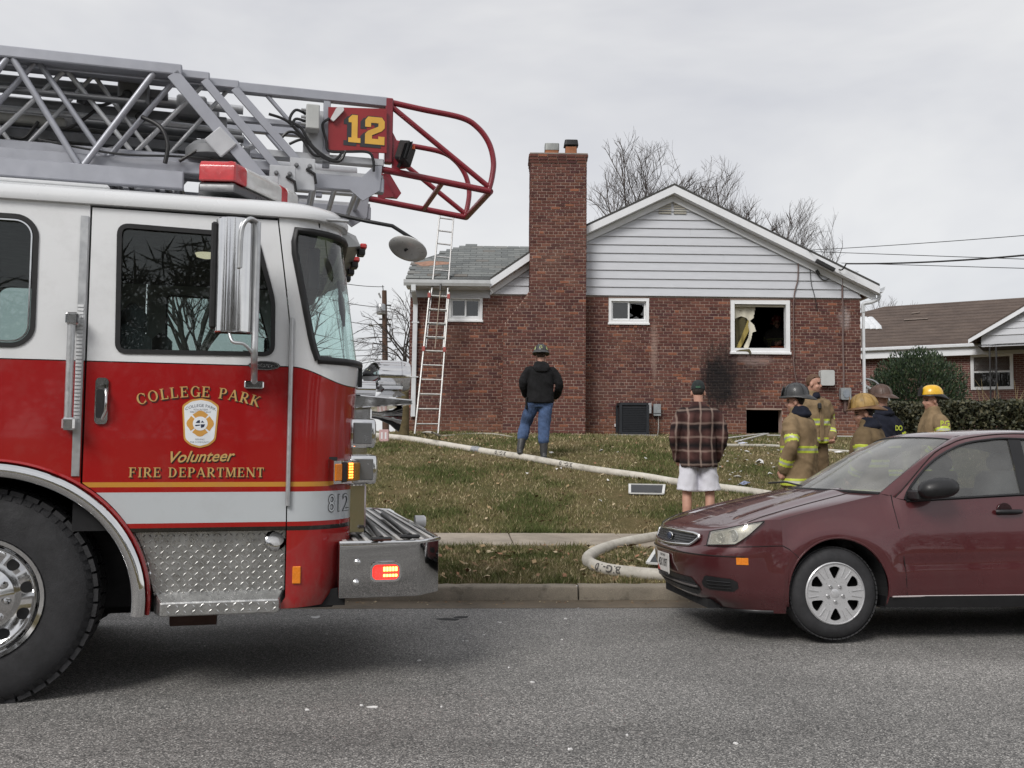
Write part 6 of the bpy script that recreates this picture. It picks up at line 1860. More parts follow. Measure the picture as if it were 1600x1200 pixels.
SKIN = pm('skin', (.46, .25, .18), .55, 0, .12, 14, bmp=.05)
SKIN2 = pm('skin_tan', (.38, .20, .14), .55, 0, .12, 14, bmp=.05)
HAIR = pm('hair_brown', (.055, .03, .018), .7, 0, .4, 60, bmp=.5, bscale=160)
HAIRD = pm('hair_dark', (.025, .018, .014), .7, 0, .4, 60, bmp=.5, bscale=160)
LIPM = pm('lip', (.34, .14, .12), .5); EYEM = pm('eye_dark', (.02, .018, .016), .3); BROWM = pm('brow_dark', (.08, .045, .03), .7)
def cloth(name, col, var=.25, sc_=9):
    return pm(name, col, .92, 0, var, sc_, bmp=.35, bscale=220, spec=.2)
TAN = cloth('bunker_tan', (.225, .16, .092)); TAND = cloth('bunker_tan_dark', (.13, .09, .052)); OLIVE = cloth('bunker_olive', (.135, .095, .052))
LIME = pm('trim_lime', (.52, .60, .06), .5, 0, .12, 20, emis=None); SILVT = pm('trim_silver', (.42, .42, .36), .4, .1, .15, 20)
NAVYC = cloth('navy_cloth', (.014, .016, .026)); BLACKC = cloth('black_cloth', (.013, .013, .014))

def head_parts(mb, M, reg=0):
    ball(mb, (0, .0, .045), .076, .096, .098, reg, M)
    ball(mb, (0, .030, -.035), .060, .066, .075, reg, M)
    ball(mb, (0, .050, -.085), .034, .034, .026, reg, M)
    ball(mb, (0, .098, -.018), .014, .022, .022, reg, M, 8)      # nose
    ball(mb, (0, .085, .012), .010, .014, .03, reg, M, 8)
    for s in (-1, 1):
        ball(mb, (s * .078, -.008, -.005), .011, .022, .034, reg, M, 8)   # ears
        ball(mb, (s * .032, .080, .028), .026, .014, .012, reg, M, 8)     # brow
        ball(mb, (s * .04, .062, -.03), .024, .022, .022, reg, M, 8)      # cheek
def face_rule(M):
    Mi = M.inverted()
    def rule(reg, c):
        p = Mi @ c
        if p.y > .055:
            if abs(abs(p.x) - .033) < .015 and abs(p.z - .010) < .008: return 1
            if abs(abs(p.x) - .033) < .021 and abs(p.z - .031) < .006: return 2
            if abs(p.x) < .026 and abs(p.z + .060) < .007: return 3
        return 0
    return rule

def hand(mb, wrist, elbow, palm_dir, curl=.5, side=1):
    """palm with four fingers and a thumb beyond the wrist"""
    w_ = Vector(wrist); d = (w_ - Vector(elbow)).normalized(); nrm = Vector(palm_dir); nrm = (nrm - d * nrm.dot(d)).normalized(); sd = d.cross(nrm) * side
    pc = w_ + d * .05
    chain(mb, [w_ + d * .005, pc + d * .035], [.028, .033], 0, 10, .6)
    for k, (L_, o) in enumerate(((.072, -.030), (.080, -.010), (.074, .010), (.058, .029))):
        b0 = w_ + d * .085 + sd * o
        b1 = b0 + (d * math.cos(curl) + nrm * math.sin(curl)) * L_ * .5
        b2 = b1 + (d * math.cos(curl * 2.2) + nrm * math.sin(curl * 2.2)) * L_ * .5
        chain(mb, [b0 - d * .02, b0, b1, b2], [.011, .0105, .0095, .008], 0, 8)
    t0 = w_ + d * .035 - sd * .034
    t1 = t0 + (d * .7 - sd * .6 + nrm * .35).normalized() * .035
    chain(mb, [t0 + sd * .015, t0, t1, t1 + (d * .9 + nrm * .4).normalized() * .03], [.013, .0125, .0105, .0085], 0, 8)

def helmet(parent, M, shell, brim, kind='leather', shield=None, band=None):
    """domed shell with ridges, a brim that runs long at the back and a front shield"""
    zb = .075
    mb = MB(); rs = []
    K = 32
    for i in range(9):
        t_ = i / 8 * PI / 2
        r = []
        for k in range(K):
            a = 2 * PI * k / K
            rid = 1 + (.03 * max(0, math.cos(a * 4)) ** 8 if kind == 'leather' else .012 * max(0, math.cos(a * 2 + PI / 2)) ** 6)
            rx, ry, rz = .116 * rid, .137 * rid, (.140 if kind == 'leather' else .128)
            r.append(M @ Vector((rx * math.cos(t_) ** .8 * math.cos(a), -.008 + ry * math.cos(t_) ** .8 * math.sin(a), zb + rz * math.sin(t_) ** .95)))
        rs.append(r)
    mb.loft(rs)
    h = mb.build('helmet', shell, parent, smooth=50)
    mb = MB(); rs = []
    for (k0, dz) in ((1.0, .006), (1.0, -.004), (0.5, -.006), (0, -.012), (0, -.004), (.5, .004)):
        r = []
        for k in range(K):
            a = 2 * PI * k / K; s = math.sin(a)
            ext = (.024 + .018 * s) if s > 0 else .024 + .062 * abs(s) ** 1.8
            if kind != 'leather': ext *= .75
            droop = -.045 * max(0, -s) ** 1.5 + (.010 * max(0, s) ** 2)
            e = ext * (1 - k0)
            fx, fy = .117 + e, .138 + e
            r.append(M @ Vector((fx * math.cos(a), -.008 + fy * s, zb + dz + droop * (1 - k0) - .008 * (1 - k0))))
        rs.append(r)
    rs.append(rs[0]); mb.loft(rs, True, False)
    mb.build('brim', brim, h, smooth=60)
    if kind == 'leather':
        for k in range(4):
            a = k * PI / 4
            P = [M @ Vector((.112 * math.cos(t_) * math.cos(a), -.008 + .133 * math.cos(t_) * math.sin(a), zb + .131 * math.sin(t_) ** .95)) for t_ in np.linspace(.0, PI, 15) for _ in (0,)]
            P = [M @ Vector((.1165 * math.cos(t_) * math.cos(a) * 1.03, -.008 + .138 * math.cos(t_) * math.sin(a) * 1.03, zb + .143 * abs(math.sin(t_)) ** .85)) for t_ in np.linspace(.02, PI - .02, 17)]
            MB().tube(P, .005, 5).build('comb', shell, h, smooth=60)
    if shield:
        MB().plate([rpoly([(-.05, 0), (.05, 0), (.055, .07), (0, .125), (-.055, .07)], .012, 3)], lambda x, z, d: M @ Vector((x,   .142 - z * .28 + d, zb + .005 + z)), .008).build('front_shield', shield, h)
    if band:
        for k in range(6):
            a = 2 * PI * (k + .5) / 6
            P = [M @ Vector((1.03 * .116 * math.cos(e) ** .8 * math.cos(b_), -.008 + 1.03 * .137 * math.cos(e) ** .8 * math.sin(b_), zb + 1.03 * .14 * math.sin(e) ** .95)) for b_, e in ((a - .22, .2), (a + .22, .2), (a + .14, .6), (a - .14, .6))]
            MB().add(P, [(0, 1, 2, 3)]).build('reflective_patch', band, h)
    return h
def hair_cap(parent, M, mat, zlow=-.01, thick=1.06, top=True, back=-.06):
    mb = MB(); rs = []
    for i in range(10):
        t_ = i / 9; r = []
        for k in range(24):
            a = 2 * PI * k / 24; s = math.sin(a)
            z0 = lerp(back, .098, max(0, min(1, (s + .75) / .95)) ** .8) if s > -.9 else back
            zz = lerp(z0, .148, math.sin(t_ * PI / 2)); 
            kk = math.sqrt(max(.004, 1 - ((zz - .045) / .104) ** 2)) if abs(zz - .045) < .104 else .06
            r.append(M @ Vector((.076 * thick * kk * math.cos(a), .096 * thick * kk * s, zz)))
        rs.append(r)
    mb.loft(rs)
    return mb.build('hair', mat, parent, smooth=60)

def skeleton(J, k):
    return {n: Vector(p) * k for n, p in J.items()}
BASE = dict(hipL=(-.095, 0, .93), hipR=(.095, 0, .93), kneeL=(-.11, .02, .51), kneeR=(.11, .02, .51), ankL=(-.12, -.02, .09), ankR=(.12, -.02, .09),
            shL=(-.185, 0, 1.43), shR=(.185, 0, 1.43), elL=(-.25, -.03, 1.15), elR=(.25, -.03, 1.15), wrL=(-.25, .05, .90), wrR=(.25, .05, .90), neck=(0, -.01, 1.485), head=(0, .015, 1.62))
def body(parent, J, M, skin, palms=((1, 0, 0), (-1, 0, 0)), curl=.6):
    mb = MB()
    rings(mb, [(J['hipL'].z - .08, .10, .09, 0, 0), (J['hipL'].z, .155, .105, 0, 0), (J['hipL'].z + .16, .13, .09, 0, .0), (J['shL'].z - .15, .155, .10, 0, 0), (J['shL'].z - .05, .14, .08, 0, 0), (J['shL'].z + .03, .06, .055, 0, 0)])
    chain(mb, [J['shL'] + V(.07, 0, -.03), J['shL'] + V(.01, 0, -.06), J['elL'], J['wrL']], [.05, .05, .04, .029])
    chain(mb, [J['shR'] + V(-.07, 0, -.03), J['shR'] + V(-.01, 0, -.06), J['elR'], J['wrR']], [.05, .05, .04, .029])
    for s in 'LR':
        chain(mb, [J['hip' + s], lerp(J['hip' + s], J['knee' + s], .5), J['knee' + s], lerp(J['knee' + s], J['ank' + s], .35) + V(0, -.015, 0), J['ank' + s]], [.088, .078, .056, .056, .038])
        fd = V(0, 1, 0)
        chain(mb, [J['ank' + s] + V(0, -.04, -.05), J['ank' + s] + V(0, .06, -.055), J['ank' + s] + V(0, .15, -.065)], [.035, .04, .028])
    hand(mb, J['wrL'], J['elL'], palms[0], curl, 1); hand(mb, J['wrR'], J['elR'], palms[1], curl, -1)
    chain(mb, [J['neck'] + V(0, -.005, -.05), J['neck'] + V(0, .0, .03), M @ Vector((0, -.015, -.03))], [.062, .055, .056])
    head_parts(mb, M)
    b = garment('body', mb, [skin, EYEM, BROWM, LIPM], parent, .0085, 2, rule=face_rule(M))
    return b

def coat(parent, J, mats, hem, band_z=None, hem_band=True, loose=1.0, sleeve_bands=(.55, .93), name='coat', wr=.011, chest=.0, collar=.065, seed=0.0, cuff=.0, zback=0.0):
    """mats = cloth, lime, silver"""
    mb = MB(); sz = J['shL'].z
    rows = [(hem, .235 * loose, .165 * loose, 0, -.01), (hem + .02, .24 * loose, .17 * loose, 0, -.01), (lerp(hem, sz, .35), .225 * loose, .16 * loose, 0, -.005), (lerp(hem, sz, .65), .225 * loose, .165 * loose, 0, 0.0 + chest), (sz - .10, .22 * loose, .15 * loose, 0, -.01), (sz - .03, .195 * loose, .125 * loose, 0, -.01), (sz + .01, .155, .108, 0, -.008), (sz + .045, .112, .092, 0, -.004), (sz + .072, .084, .082, 0, 0), (sz + .072 + collar, .076, .078, 0, .01)]
    rings(mb, rows, 0, 22, .85)
    for i, s in enumerate('LR'):
        sg = -1 if s == 'L' else 1
        chain(mb, [J['sh' + s] + V(-sg * .06, -.005, -.035), J['sh' + s] + V(sg * .006, -.005, -.055), lerp(J['sh' + s], J['el' + s], .55) + V(sg * .008, 0, 0), J['el' + s], J['wr' + s]], [.07 * loose, .082 * loose, .080 * loose, .072 * loose, .062 * loose], i + 1, 14)
    bz = band_z if band_z else []
    def rule(reg, c):
        if reg == 0:
            for z0 in bz + ([hem + .05] if hem_band else []):
                d = abs(c.z - z0)
                if d < .013: return 2
                if d < .040: return 1
            return 0
        s = 'L' if reg == 1 else 'R'
        A, B, C_ = J['sh' + s], J['el' + s], J['wr' + s]
        L1, L2 = (B - A).length, (C_ - B).length
        t1 = (c - A).dot(B - A) / L1; t2 = (c - B).dot(C_ - B) / L2
        d = t1 if t2 < 0 else L1 + max(t2, 0)
        if t1 > L1 * .8 and t2 > 0: d = L1 + t2
        for f_ in sleeve_bands:
            dd = abs(d - f_ * (L1 + L2))
            if dd < .012: return 2
            if dd < .038: return 1
        return 0
    return garment(name, mb, mats, parent, .0125, 2, wr, 7.5, rule, seed)
def trousers(parent, J, mat, top, low, rad=(.105, .10, .085, .08), name='trousers', wr=.008, seed=1.0, hipw=.165):
    mb = MB()
    rings(mb, [(J['hipL'].z - .12, hipw, .115, 0, 0), (J['hipL'].z, hipw + .005, .12, 0, -.005), (top, hipw - .01, .11, 0, 0)])
    for s in 'LR':
        A, B, C_ = J['hip' + s], J['knee' + s], J['ank' + s]
        e = lerp(C_, B, low)
        pts = [A + V(0, 0, -.02), lerp(A, B, .5), B, e] if low < .8 else [A + V(0, 0, -.02), lerp(A, B, .5), lerp(A, B, .92)]
        if low < .8: chain(mb, pts, list(rad)[:len(pts)], 0, 14)
        else: mb.tube(catmull(pts, 4), [lerp(rad[0], rad[-1], i / 8) for i in range(9)], 16)
    return garment(name, mb, mat, parent, .0125, 1 if low > .8 else 2, wr, 8, None, seed)
def boots(parent, J, mat, hgt=.3, r=.062, name='boot', toe=.17, cuffm=None):
    for s in 'LR':
        A = J['ank' + s]; up = (J['knee' + s] - A).normalized()
        mb = MB()
        chain(mb, [A + up * hgt, A + up * hgt * .5, A], [r * 1.12, r, r * .85], 0, 14)
        chain(mb, [A + V(0, -.045, -.045), A + V(0, .05, -.045), A + V(0, toe, -.058)], [.046, .05, .036], 0, 12)
        b = garment(name, mb, mat, parent, .011, 2, .004, 14)
        if cuffm:
            c = A + up * hgt; MB().tube([c + up * -.03, c + up * .015], [r * 1.22, r * 1.26], 16).build('boot_cuff', cuffm, b, smooth=50)

def person(label, x, ytop, Y, heading, extra=.0, group=None, zfloor=None):
    """an Empty on the ground under the figure; extra = height of headgear above the scalp"""
    p = at(x, ytop, Y); g = gz(p.x, p.y) if zfloor is None else zfloor
    k = (p.z - g - extra) / 1.755
    o = empty('person', (p.x, p.y, g), heading)
    tag(o, label, 'person', group)
    return o, k
def headM(J, yaw=0, pitch=0, roll=0):
    return Matrix.Translation(J['head']) @ Matrix.Rotation(yaw, 4, 'Z') @ Matrix.Rotation(pitch, 4, 'X') @ Matrix.Rotation(roll, 4, 'Y')
def letters(parent, txt, c, right, up, out, size, mat, name='letter'):
    for i, ch in enumerate(txt):
        vs, fs = text_mesh(ch, size, 0, size * .03)
        o = (i - (len(txt) - 1) / 2) * size * .72
        MB().add([Vector(c) + right * (x + o) + up * y + out * .004 for x, y in vs], fs).build(name, mat, parent, fix=False)

HB = pm('helmet_black', (.035, .036, .037), .45, 0, .35, 20, coat=.2); HBR = pm('helmet_brim_black', (.04, .04, .04), .5, 0, .4, 20)
HY = pm('helmet_yellow_leather', (.30, .19, .06), .55, 0, .6, 9); HYB = pm('helmet_brim_leather', (.13, .065, .025), .55, 0, .4, 14)
HBN = pm('helmet_brown', (.075, .042, .03), .5, 0, .35, 14); HYE = pm('helmet_bright_yellow', (.72, .42, .02), .35, 0, .12, 18, coat=.3)
HRD = pm('helmet_red', (.32, .03, .03), .4, 0, .2, 12)

# 1: man in a black hooded top and jeans, walking up to the wall
o, k = person('man in black hoodie, blue jeans and fire helmet walking towards the chimney', 845, 537, 15.2, R(8), .06)
J = skeleton({**BASE, 'kneeL': (-.20, .22, .55), 'ankL': (-.30, .10, .15), 'kneeR': (.06, .0, .51), 'ankR': (.05, -.05, .09), 'elL': (-.275, .02, 1.16), 'wrL': (-.20, .22, 1.02), 'elR': (.295, -.02, 1.15), 'wrR': (.29, .24, 1.0), 'head': (.01, .035, 1.605)}, k)
M = headM(J, R(-12), R(-14))
body(o, J, M, SKIN, ((1, .2, 0), (-1, .2, 0)), .7); hair_cap(o, M, HAIR)
coat(o, J, [BLACKC, BLACKC, BLACKC], .88 * k, None, False, .95, (), 'hoodie', .012, 0, .03, 2.0)
mb = MB(); rings(mb, [(1.36 * k, .10, .05, 0, -.13), (1.43 * k, .15, .085, 0, -.09), (1.50 * k, .12, .08, 0, -.045), (1.53 * k, .07, .06, 0, -.02)]); garment('hood', mb, BLACKC, o, .0125, 2, .010)
JEANS = pm('jeans_blue', (.06, .10, .20), .9, 0, .4, 6, bmp=.4, bscale=200)
trousers(o, J, JEANS, 1.0 * k, .52, (.122, .112, .098, .094), 'jeans', .010)
boots(o, J, pm('boot_rubber', (.035, .035, .036), .5, 0, .3), .27, .068, 'boot', .16, pm('boot_lining', (.13, .045, .035), .9))
helmet(o, M, HB, HBR, 'leather', None, pm('patch_lime', (.42, .48, .16), .5))
MB().box(-.235 * k, -.205 * k, -.05, .04, .78 * k, .97 * k).build('radio_pouch', BLACKC, o, bevel=.015)

# 2: man in a plaid shirt
o, k = person('man in brown plaid shirt, white shorts and dark cap seen from behind', 1091, 594, 10.9, R(-4), .012)
J = skeleton({**BASE, 'elL': (-.262, -.02, 1.13), 'wrL': (-.215, .10, .90), 'elR': (.262, -.02, 1.13), 'wrR': (.215, .10, .90), 'kneeL': (-.125, .02, .51), 'kneeR': (.125, .02, .51), 'ankL': (-.135, -.02, .09), 'ankR': (.12, -.02, .09), 'shL': (-.18, 0, 1.43), 'shR': (.18, 0, 1.43)}, k)
M = headM(J, R(-8), R(-4))
body(o, J, M, SKIN, ((1, .3, 0), (-1, .3, 0)), .6); hair_cap(o, M, HAIRD, 0, 1.04)
def m_plaid():
    m, t, b = _nodes('plaid'); co = coords(t)
    sep = nd(t, 'ShaderNodeSeparateXYZ'); t.links.new(co, sep.inputs[0])
    wob = mth(t, 'MULTIPLY_ADD', tnoise(t, co, 5, 2), .05, -.025)
    def stripes(v_, per, wd, ph):
        x = mth(t, 'ABSOLUTE', mth(t, 'SUBTRACT', mth(t, 'FRACT', mth(t, 'DIVIDE', mth(t, 'ADD', mth(t, 'ADD', v_, wob), ph), per)), .5))
        return ramp(t, x, [(0, 1), (wd * .35, .75), (wd, 0)])
    base = ramp(t, tnoise(t, co, 9, 4), [(.3, (.035, .016, .015)), (.7, (.06, .028, .025))])
    c = mixc(t, stripes(sep.outputs[0], .19, .30, .02), base, (.095, .045, .04))
    c = mixc(t, stripes(sep.outputs[2], .21, .30, .05), c, (.012, .010, .011))
    c = mixc(t, mth(t, 'MULTIPLY', stripes(sep.outputs[0], .135, .12, .06), .50), c, (.42, .32, .27))
    c = mixc(t, mth(t, 'MULTIPLY', stripes(sep.outputs[2], .16, .11, .16), .40), c, (.40, .30, .25))
    t.links.new(c, b.inputs['Base Color']); b.inputs['Roughness'].default_value = .95; b.inputs['Specular IOR Level'].default_value = .2
    bump(t, b, tnoise(t, co, 200, 3), .3, .004)
    return m
PLAID = m_plaid(); YOKE = pm('shirt_yoke', (.20, .115, .10), .95, 0, .2, 12)
coat(o, J, [PLAID, PLAID, PLAID], .80 * k, None, False, .92, (), 'shirt', .013, 0, .03, 4.0)
SHORTS = pm('shorts_white', (.66, .66, .72), .8, 0, .06, 9, bmp=.3)
trousers(o, J, SHORTS, .95 * k, .9, (.100, .112, .126), 'shorts', .010, 3.0, .150)
for s in 'LR':
    A = J['ank' + s]; MB().tube([A + V(0, 0, .14), A + V(0, 0, .02), A + V(0, .0, -.01)], [.056, .048, .045], 16).build('sock', WHITEP, o, smooth=60)
boots(o, J, pm('shoe_grey', (.35, .35, .36), .6), .03, .05, 'shoe', .17)
mb = MB(); rs = []
for i in range(8):
    t_ = i / 7 * PI / 2
    rs.append([M @ Vector((.083 * math.cos(t_) ** .7 * math.cos(a), -.002 + .104 * math.cos(t_) ** .7 * math.sin(a), .045 + .112 * math.sin(t_))) for a in np.linspace(0, 2 * PI, 25)[:-1]])
cp = mb.loft(rs).build('cap', pm('cap_dark', (.016, .022, .022), .9, 0, .3, 20, bmp=.3), o, smooth=60)
MB().loft([[M @ Vector((.075 * math.cos(a), .06 + r_ * math.sin(a), .055 - .012 * (r_ > .1) + dz)) for a in np.linspace(0.15, PI - .15, 12)] for r_, dz in ((.03, 0), (.125, 0), (.125, -.004), (.03, -.004))], closed=False).build('cap_visor', MATS['cap_dark'], cp, smooth=60)
MB().plate([rrect(-.028, .028, 0, .022, .008)], lambda x, z, d: M @ Vector((x, -.1035 - d, .052 + z)), .002).build('cap_strap', pm('cap_green', (.03, .09, .05), .7), cp)

# firefighters beside the car
def firefighter(label, x, ytop, Y, heading, mats, pose, helm, hood=True, hem=.74, band=(1.16,), hyaw=0.0, hpitch=0.0, loose=1.07, sleeve=(.42, .86), seed=0.0, trous=TAND, skin=SKIN, group='firefighters standing behind the car', zfloor=None, extra=.075):
    o, k = person(label, x, ytop, Y, heading, extra, group, zfloor)
    J = skeleton({**BASE, **pose}, k); M = headM(J, hyaw, hpitch)
    body(o, J, M, skin, ((1, .1, 0), (-1, .1, 0)), .8)
    c = coat(o, J, mats, hem * k, [z * k for z in band], True, loose, sleeve, 'turnout_coat', .013, 0, .05, seed)
    trousers(o, J, trous, 1.0 * k, .12, (.115, .112, .10, .095), 'turnout_trousers', .010, seed)
    boots(o, J, BLACKC, .22, .07)
    if hood:
        mb = MB(); z = J['neck'].z
        rings(mb, [(z - .05, .11, .095, 0, -.02), (z - .01, .125, .11, 0, -.035), (z + .035, .10, .095, 0, -.02), (z + .075, .078, .082, 0, 0)]); garment('hood', mb, NAVYC, o, .0125, 2, .012, 10)
    if helm: helm(o, M)
    return o, k, J, M, c
HANG = dict(elL=(-.27, -.02, 1.14), wrL=(-.24, .10, .93), elR=(.27, -.02, 1.14), wrR=(.24, .10, .93))
o, k, J, M, c = firefighter('firefighter in tan coat and black helmet, nearest the car windshield, facing away to the house', 1247, 597, 10.2, R(48), [TAN, LIME, SILVT],
    {**HANG, 'wrL': (-.26, .05, .88), 'elL': (-.28, -.05, 1.14), 'head': (0, .03, 1.605)}, lambda o, M: helmet(o, M, HB, HBR, 'leather', HBR), hem=.70, band=(1.10,), hyaw=R(18), hpitch=R(-4), seed=5)
for s in 'LR':
    A = J['wr' + s]; MB().tube([A + (J['el' + s] - A).normalized() * .05, A, A - (J['el' + s] - A).normalized() * .02], [.05, .046, .04], 12).build('glove_cuff', BLACKC, o, smooth=50)
hair_cap(o, M, HAIRD)
o, k, J, M, c = firefighter('bareheaded brown haired firefighter in tan coat looking to the side', 1269, 583, 12.6, R(-158), [TAN, LIME, SILVT],
    {**HANG, 'elL': (-.29, -.03, 1.15), 'wrL': (-.19, .14, .95), 'head': (0, .02, 1.625)}, None, hem=.86, band=(1.14,), hyaw=R(38), hpitch=R(-3), seed=9, extra=.02, hood=False)
hair_cap(o, M, pm('hair_light_brown', (.10, .052, .028), .7, 0, .4, 60, bmp=.6, bscale=160), 0, 1.07, back=-.05)
mb = MB(); z = J['neck'].z; rings(mb, [(z - .04, .10, .09, 0, .01), (z + .0, .10, .09, 0, .01), (z + .05, .075, .08, 0, .005)]); garment('collar', mb, NAVYC, o, .0125, 2, .01, 10)
MB().box(.035, .085, .185, .235, 1.30 * k, 1.38 * k).build('radio_microphone', BLACKP, o, bevel=.015)
MB().box(-.03, .03, .176, .192, .9 * k, 1.42 * k).build('storm_flap', TAN, o, bevel=.006)
o, k, J, M, c = firefighter('firefighter in tan coat with worn yellow leather helmet and navy hood behind the car', 1356, 614, 9.5, R(52), [OLIVE, LIME, SILVT],
    {**HANG, 'head': (0, .04, 1.60)}, lambda o, M: helmet(o, M, HY, HYB, 'leather', HYB), hem=.70, band=(1.08,), hyaw=R(24), hpitch=R(-8), seed=12, skin=SKIN2)
hair_cap(o, M, HAIRD)
o, k, J, M, c = firefighter('firefighter in dark navy coat and brown helmet seen from behind', 1378, 601, 11.4, R(28), [NAVYC, LIME, SILVT],
    {**HANG}, lambda o, M: helmet(o, M, HBN, HBN, 'leather', HBN), hem=.72, band=(1.10,), hpitch=R(-6), seed=17, trous=NAVYC)
letters(c, 'DO', V(.06, -.185, 1.30 * k), V(1, 0, 0), V(0, 0, 1), V(0, -1, 0), .085, LIME)
o, k, J, M, c = firefighter('firefighter in tan coat and bright yellow helmet standing by the hedge', 1457, 600, 11.5, R(88), [TAN, LIME, SILVT],
    {**HANG, 'elL': (-.30, .0, 1.15), 'wrL': (-.22, .16, .97)}, lambda o, M: helmet(o, M, HYE, BLACKP, 'modern', BLACKP), hem=.76, band=(1.12,), hyaw=R(2), hpitch=R(-2), sleeve=(.36, .9), seed=23, hood=False)
hair_cap(o, M, HAIRD)
sl_ = (J['elL'] - J['shL']).normalized()
letters(c, 'PG', J['shL'] + sl_ * .095 + V(-.098, 0, 0), V(0, -1, 0), V(0, 0, 1), V(-1, 0, 0), .085, LIME)
# inside the burnt room
pz = 2.76
o, k, J, M, c = firefighter('firefighter in dark coat and striped red helmet inside the burnt window', 1213, 494, 21.9, R(170), [pm('coat_dark', (.045, .04, .034), .9), pm('trim_dull', (.14, .15, .05), .6), MATS['coat_dark']],  # dark coat cloth with a duller green trim
    {**HANG, 'wrL': (-.12, .22, 1.08), 'wrR': (.1, .2, 1.05)}, lambda o, M: helmet(o, M, HRD, HRD, 'leather', None, pm('patch_white', (.6, .55, .55), .5)), hem=.8, hyaw=R(8), seed=31, group=None, zfloor=pz, trous=MATS['coat_dark'])
mb = MB(); mb.tube([V(-.22, .17, .93 * k), V(-.05, .22, .93 * k), V(.15, .2, .92 * k)], .05, 10); mb.build('orange_bag', pm('orange_cloth', (.45, .09, .03), .7), o, smooth=60)
bpy.data.scenes.remove(_tmp)
# ================================================================== trees, hedge, neighbour, pole and wires
BARK = pm('bark', (.075, .062, .055), .95, 0, .35, 12, bmp=.6, bscale=40)
TWIG = pm('twig', (.085, .073, .068), .95, 0, .3, 8)
def bare_tree(name, label, base, height, spread, seed, leaders=5, lean=(0, 0), depth=5, trunk_h=.3, r0=.18, group=None, droop=0.0, twigs=1.0, fan=.5):
    q = random.Random(seed); tr = MB(); cw = MB()
    b = Vector(base)
    th = height * trunk_h
    top = b + V(lean[0] * th, lean[1] * th, th)
    tr.tube([b - V(0, 0, .3), lerp(b, top, .4) + V(q.uniform(-.1, .1), q.uniform(-.1, .1), 0), top], [r0 * 1.25, r0 * 1.0, r0 * .9], 8)
    cc = b + V(lean[0] * height * .6, 0, height * .60); rx_, rz_ = spread / 2, height * .40
    def out(p):
        e = p - cc; lump = 1 + .22 * noise.noise((e.x * .9 + seed, e.y * .9, e.z * .7))
        return (e.x / rx_) ** 2 + (e.y / rx_) ** 2 + (max(e.z, 0) / rz_) ** 2 > lump * lump
    def grow(p, d, L_, r, dep):
        n = 4 if dep > 1 else 3; pts = [p]; c = Vector(p); dd = Vector(d)
        for i in range(n):
            dd = (dd + V(q.gauss(0, .13), q.gauss(0, .13), q.gauss(.05 - droop * (depth - dep) * .09, .08))).normalized()
            c = c + dd * L_ / n; pts.append(c)
            if out(c): break
        n = len(pts) - 1; stop = out(pts[-1])
        rr = [lerp(r, r * .55, i / n) for i in range(n + 1)]
        (tr if dep >= depth else cw).tube(pts, rr, 6 if dep >= depth - 1 else (4 if dep > 1 else 3), caps=dep >= depth)
        if dep <= 0 or (stop and dep < 2): return
        k = q.choice([3, 4, 4]) if dep > 1 else int(q.choice([4, 5, 6]) * twigs)
        for i in range(k):
            f = q.uniform(.3, 1.0) if i else 1.0
            j = min(n - 1, int(f * n)); pp = lerp(pts[j], pts[j + 1], f * n - j) if f < 1 else pts[-1]
            ax = V(q.gauss(0, 1), q.gauss(0, 1), q.gauss(0, .5)).normalized()
            nd_ = (dd + ax * q.uniform(.4, .95) + V(0, 0, .10)).normalized()
            grow(pp, nd_, L_ * q.uniform(.55, .80), max(r * .50, .0065), dep - 1)
    for i in range(leaders):
        a = 2 * PI * (i + q.uniform(-.25, .25)) / leaders
        h_ = q.uniform(.12, 1.0) * fan; d = V(math.cos(a) * h_, math.sin(a) * h_, 1).normalized()
        grow(top - V(0, 0, q.uniform(0, th * .2)), d, height * (1 - trunk_h) * q.uniform(.42, .55), r0 * q.uniform(.45, .62), depth - 1 + 0)
    t = empty(name, b); tag(t, label, 'tree', group)
    for mb in (tr, cw): mb.v = [(x - b.x, y - b.y, z - b.z) for x, y, z in mb.v]
    tr.build('trunk', BARK, t, smooth=60, fix=False)
    cw.build('crown', TWIG, t, fix=False)
    return t
def tb(x, Y): p = at(x, 690, Y); return V(p.x, Y, gz(p.x, Y))
bare_tree('bare_tree', 'broad bare tree with many upright limbs rising behind the left of the gable', tb(1012, 40), 13.3, 4.7, 3, 7, r0=.22, depth=6, trunk_h=.3, fan=.5)
bare_tree('bare_tree', 'bare tree with fine twigs rising just right of the gable peak', tb(1117, 42), 12.6, 4.6, 12, 6, r0=.2, depth=6, trunk_h=.3, fan=.5)
bare_tree('bare_tree', 'smaller bare tree showing over the lower end of the gable roof', tb(1252, 46), 12.2, 4.6, 5, 6, r0=.18, depth=6, trunk_h=.3, fan=.5)
bare_tree('bare_tree', 'low spreading bare tree beside the utility pole', tb(630, 36), 5.6, 5.4, 8, 5, r0=.16, depth=5, trunk_h=.2, droop=.5, fan=.75)
bare_tree('bare_tree', 'distant bare tree above the brown roof next door', tb(1378, 62), 9.6, 6.5, 17, 6, r0=.2, depth=5, trunk_h=.3, fan=.8, twigs=.8)

bare_tree('bare_tree', 'bare tree seen through the cab windows of the fire truck', tb(300, 24), 5.6, 6.0, 23, 6, r0=.14, depth=5, trunk_h=.25, fan=.7)
bare_tree('bare_tree', 'bare tree beyond the truck seen through its windshield', tb(455, 30), 5.2, 5.0, 29, 6, r0=.14, depth=5, trunk_h=.25, fan=.7)
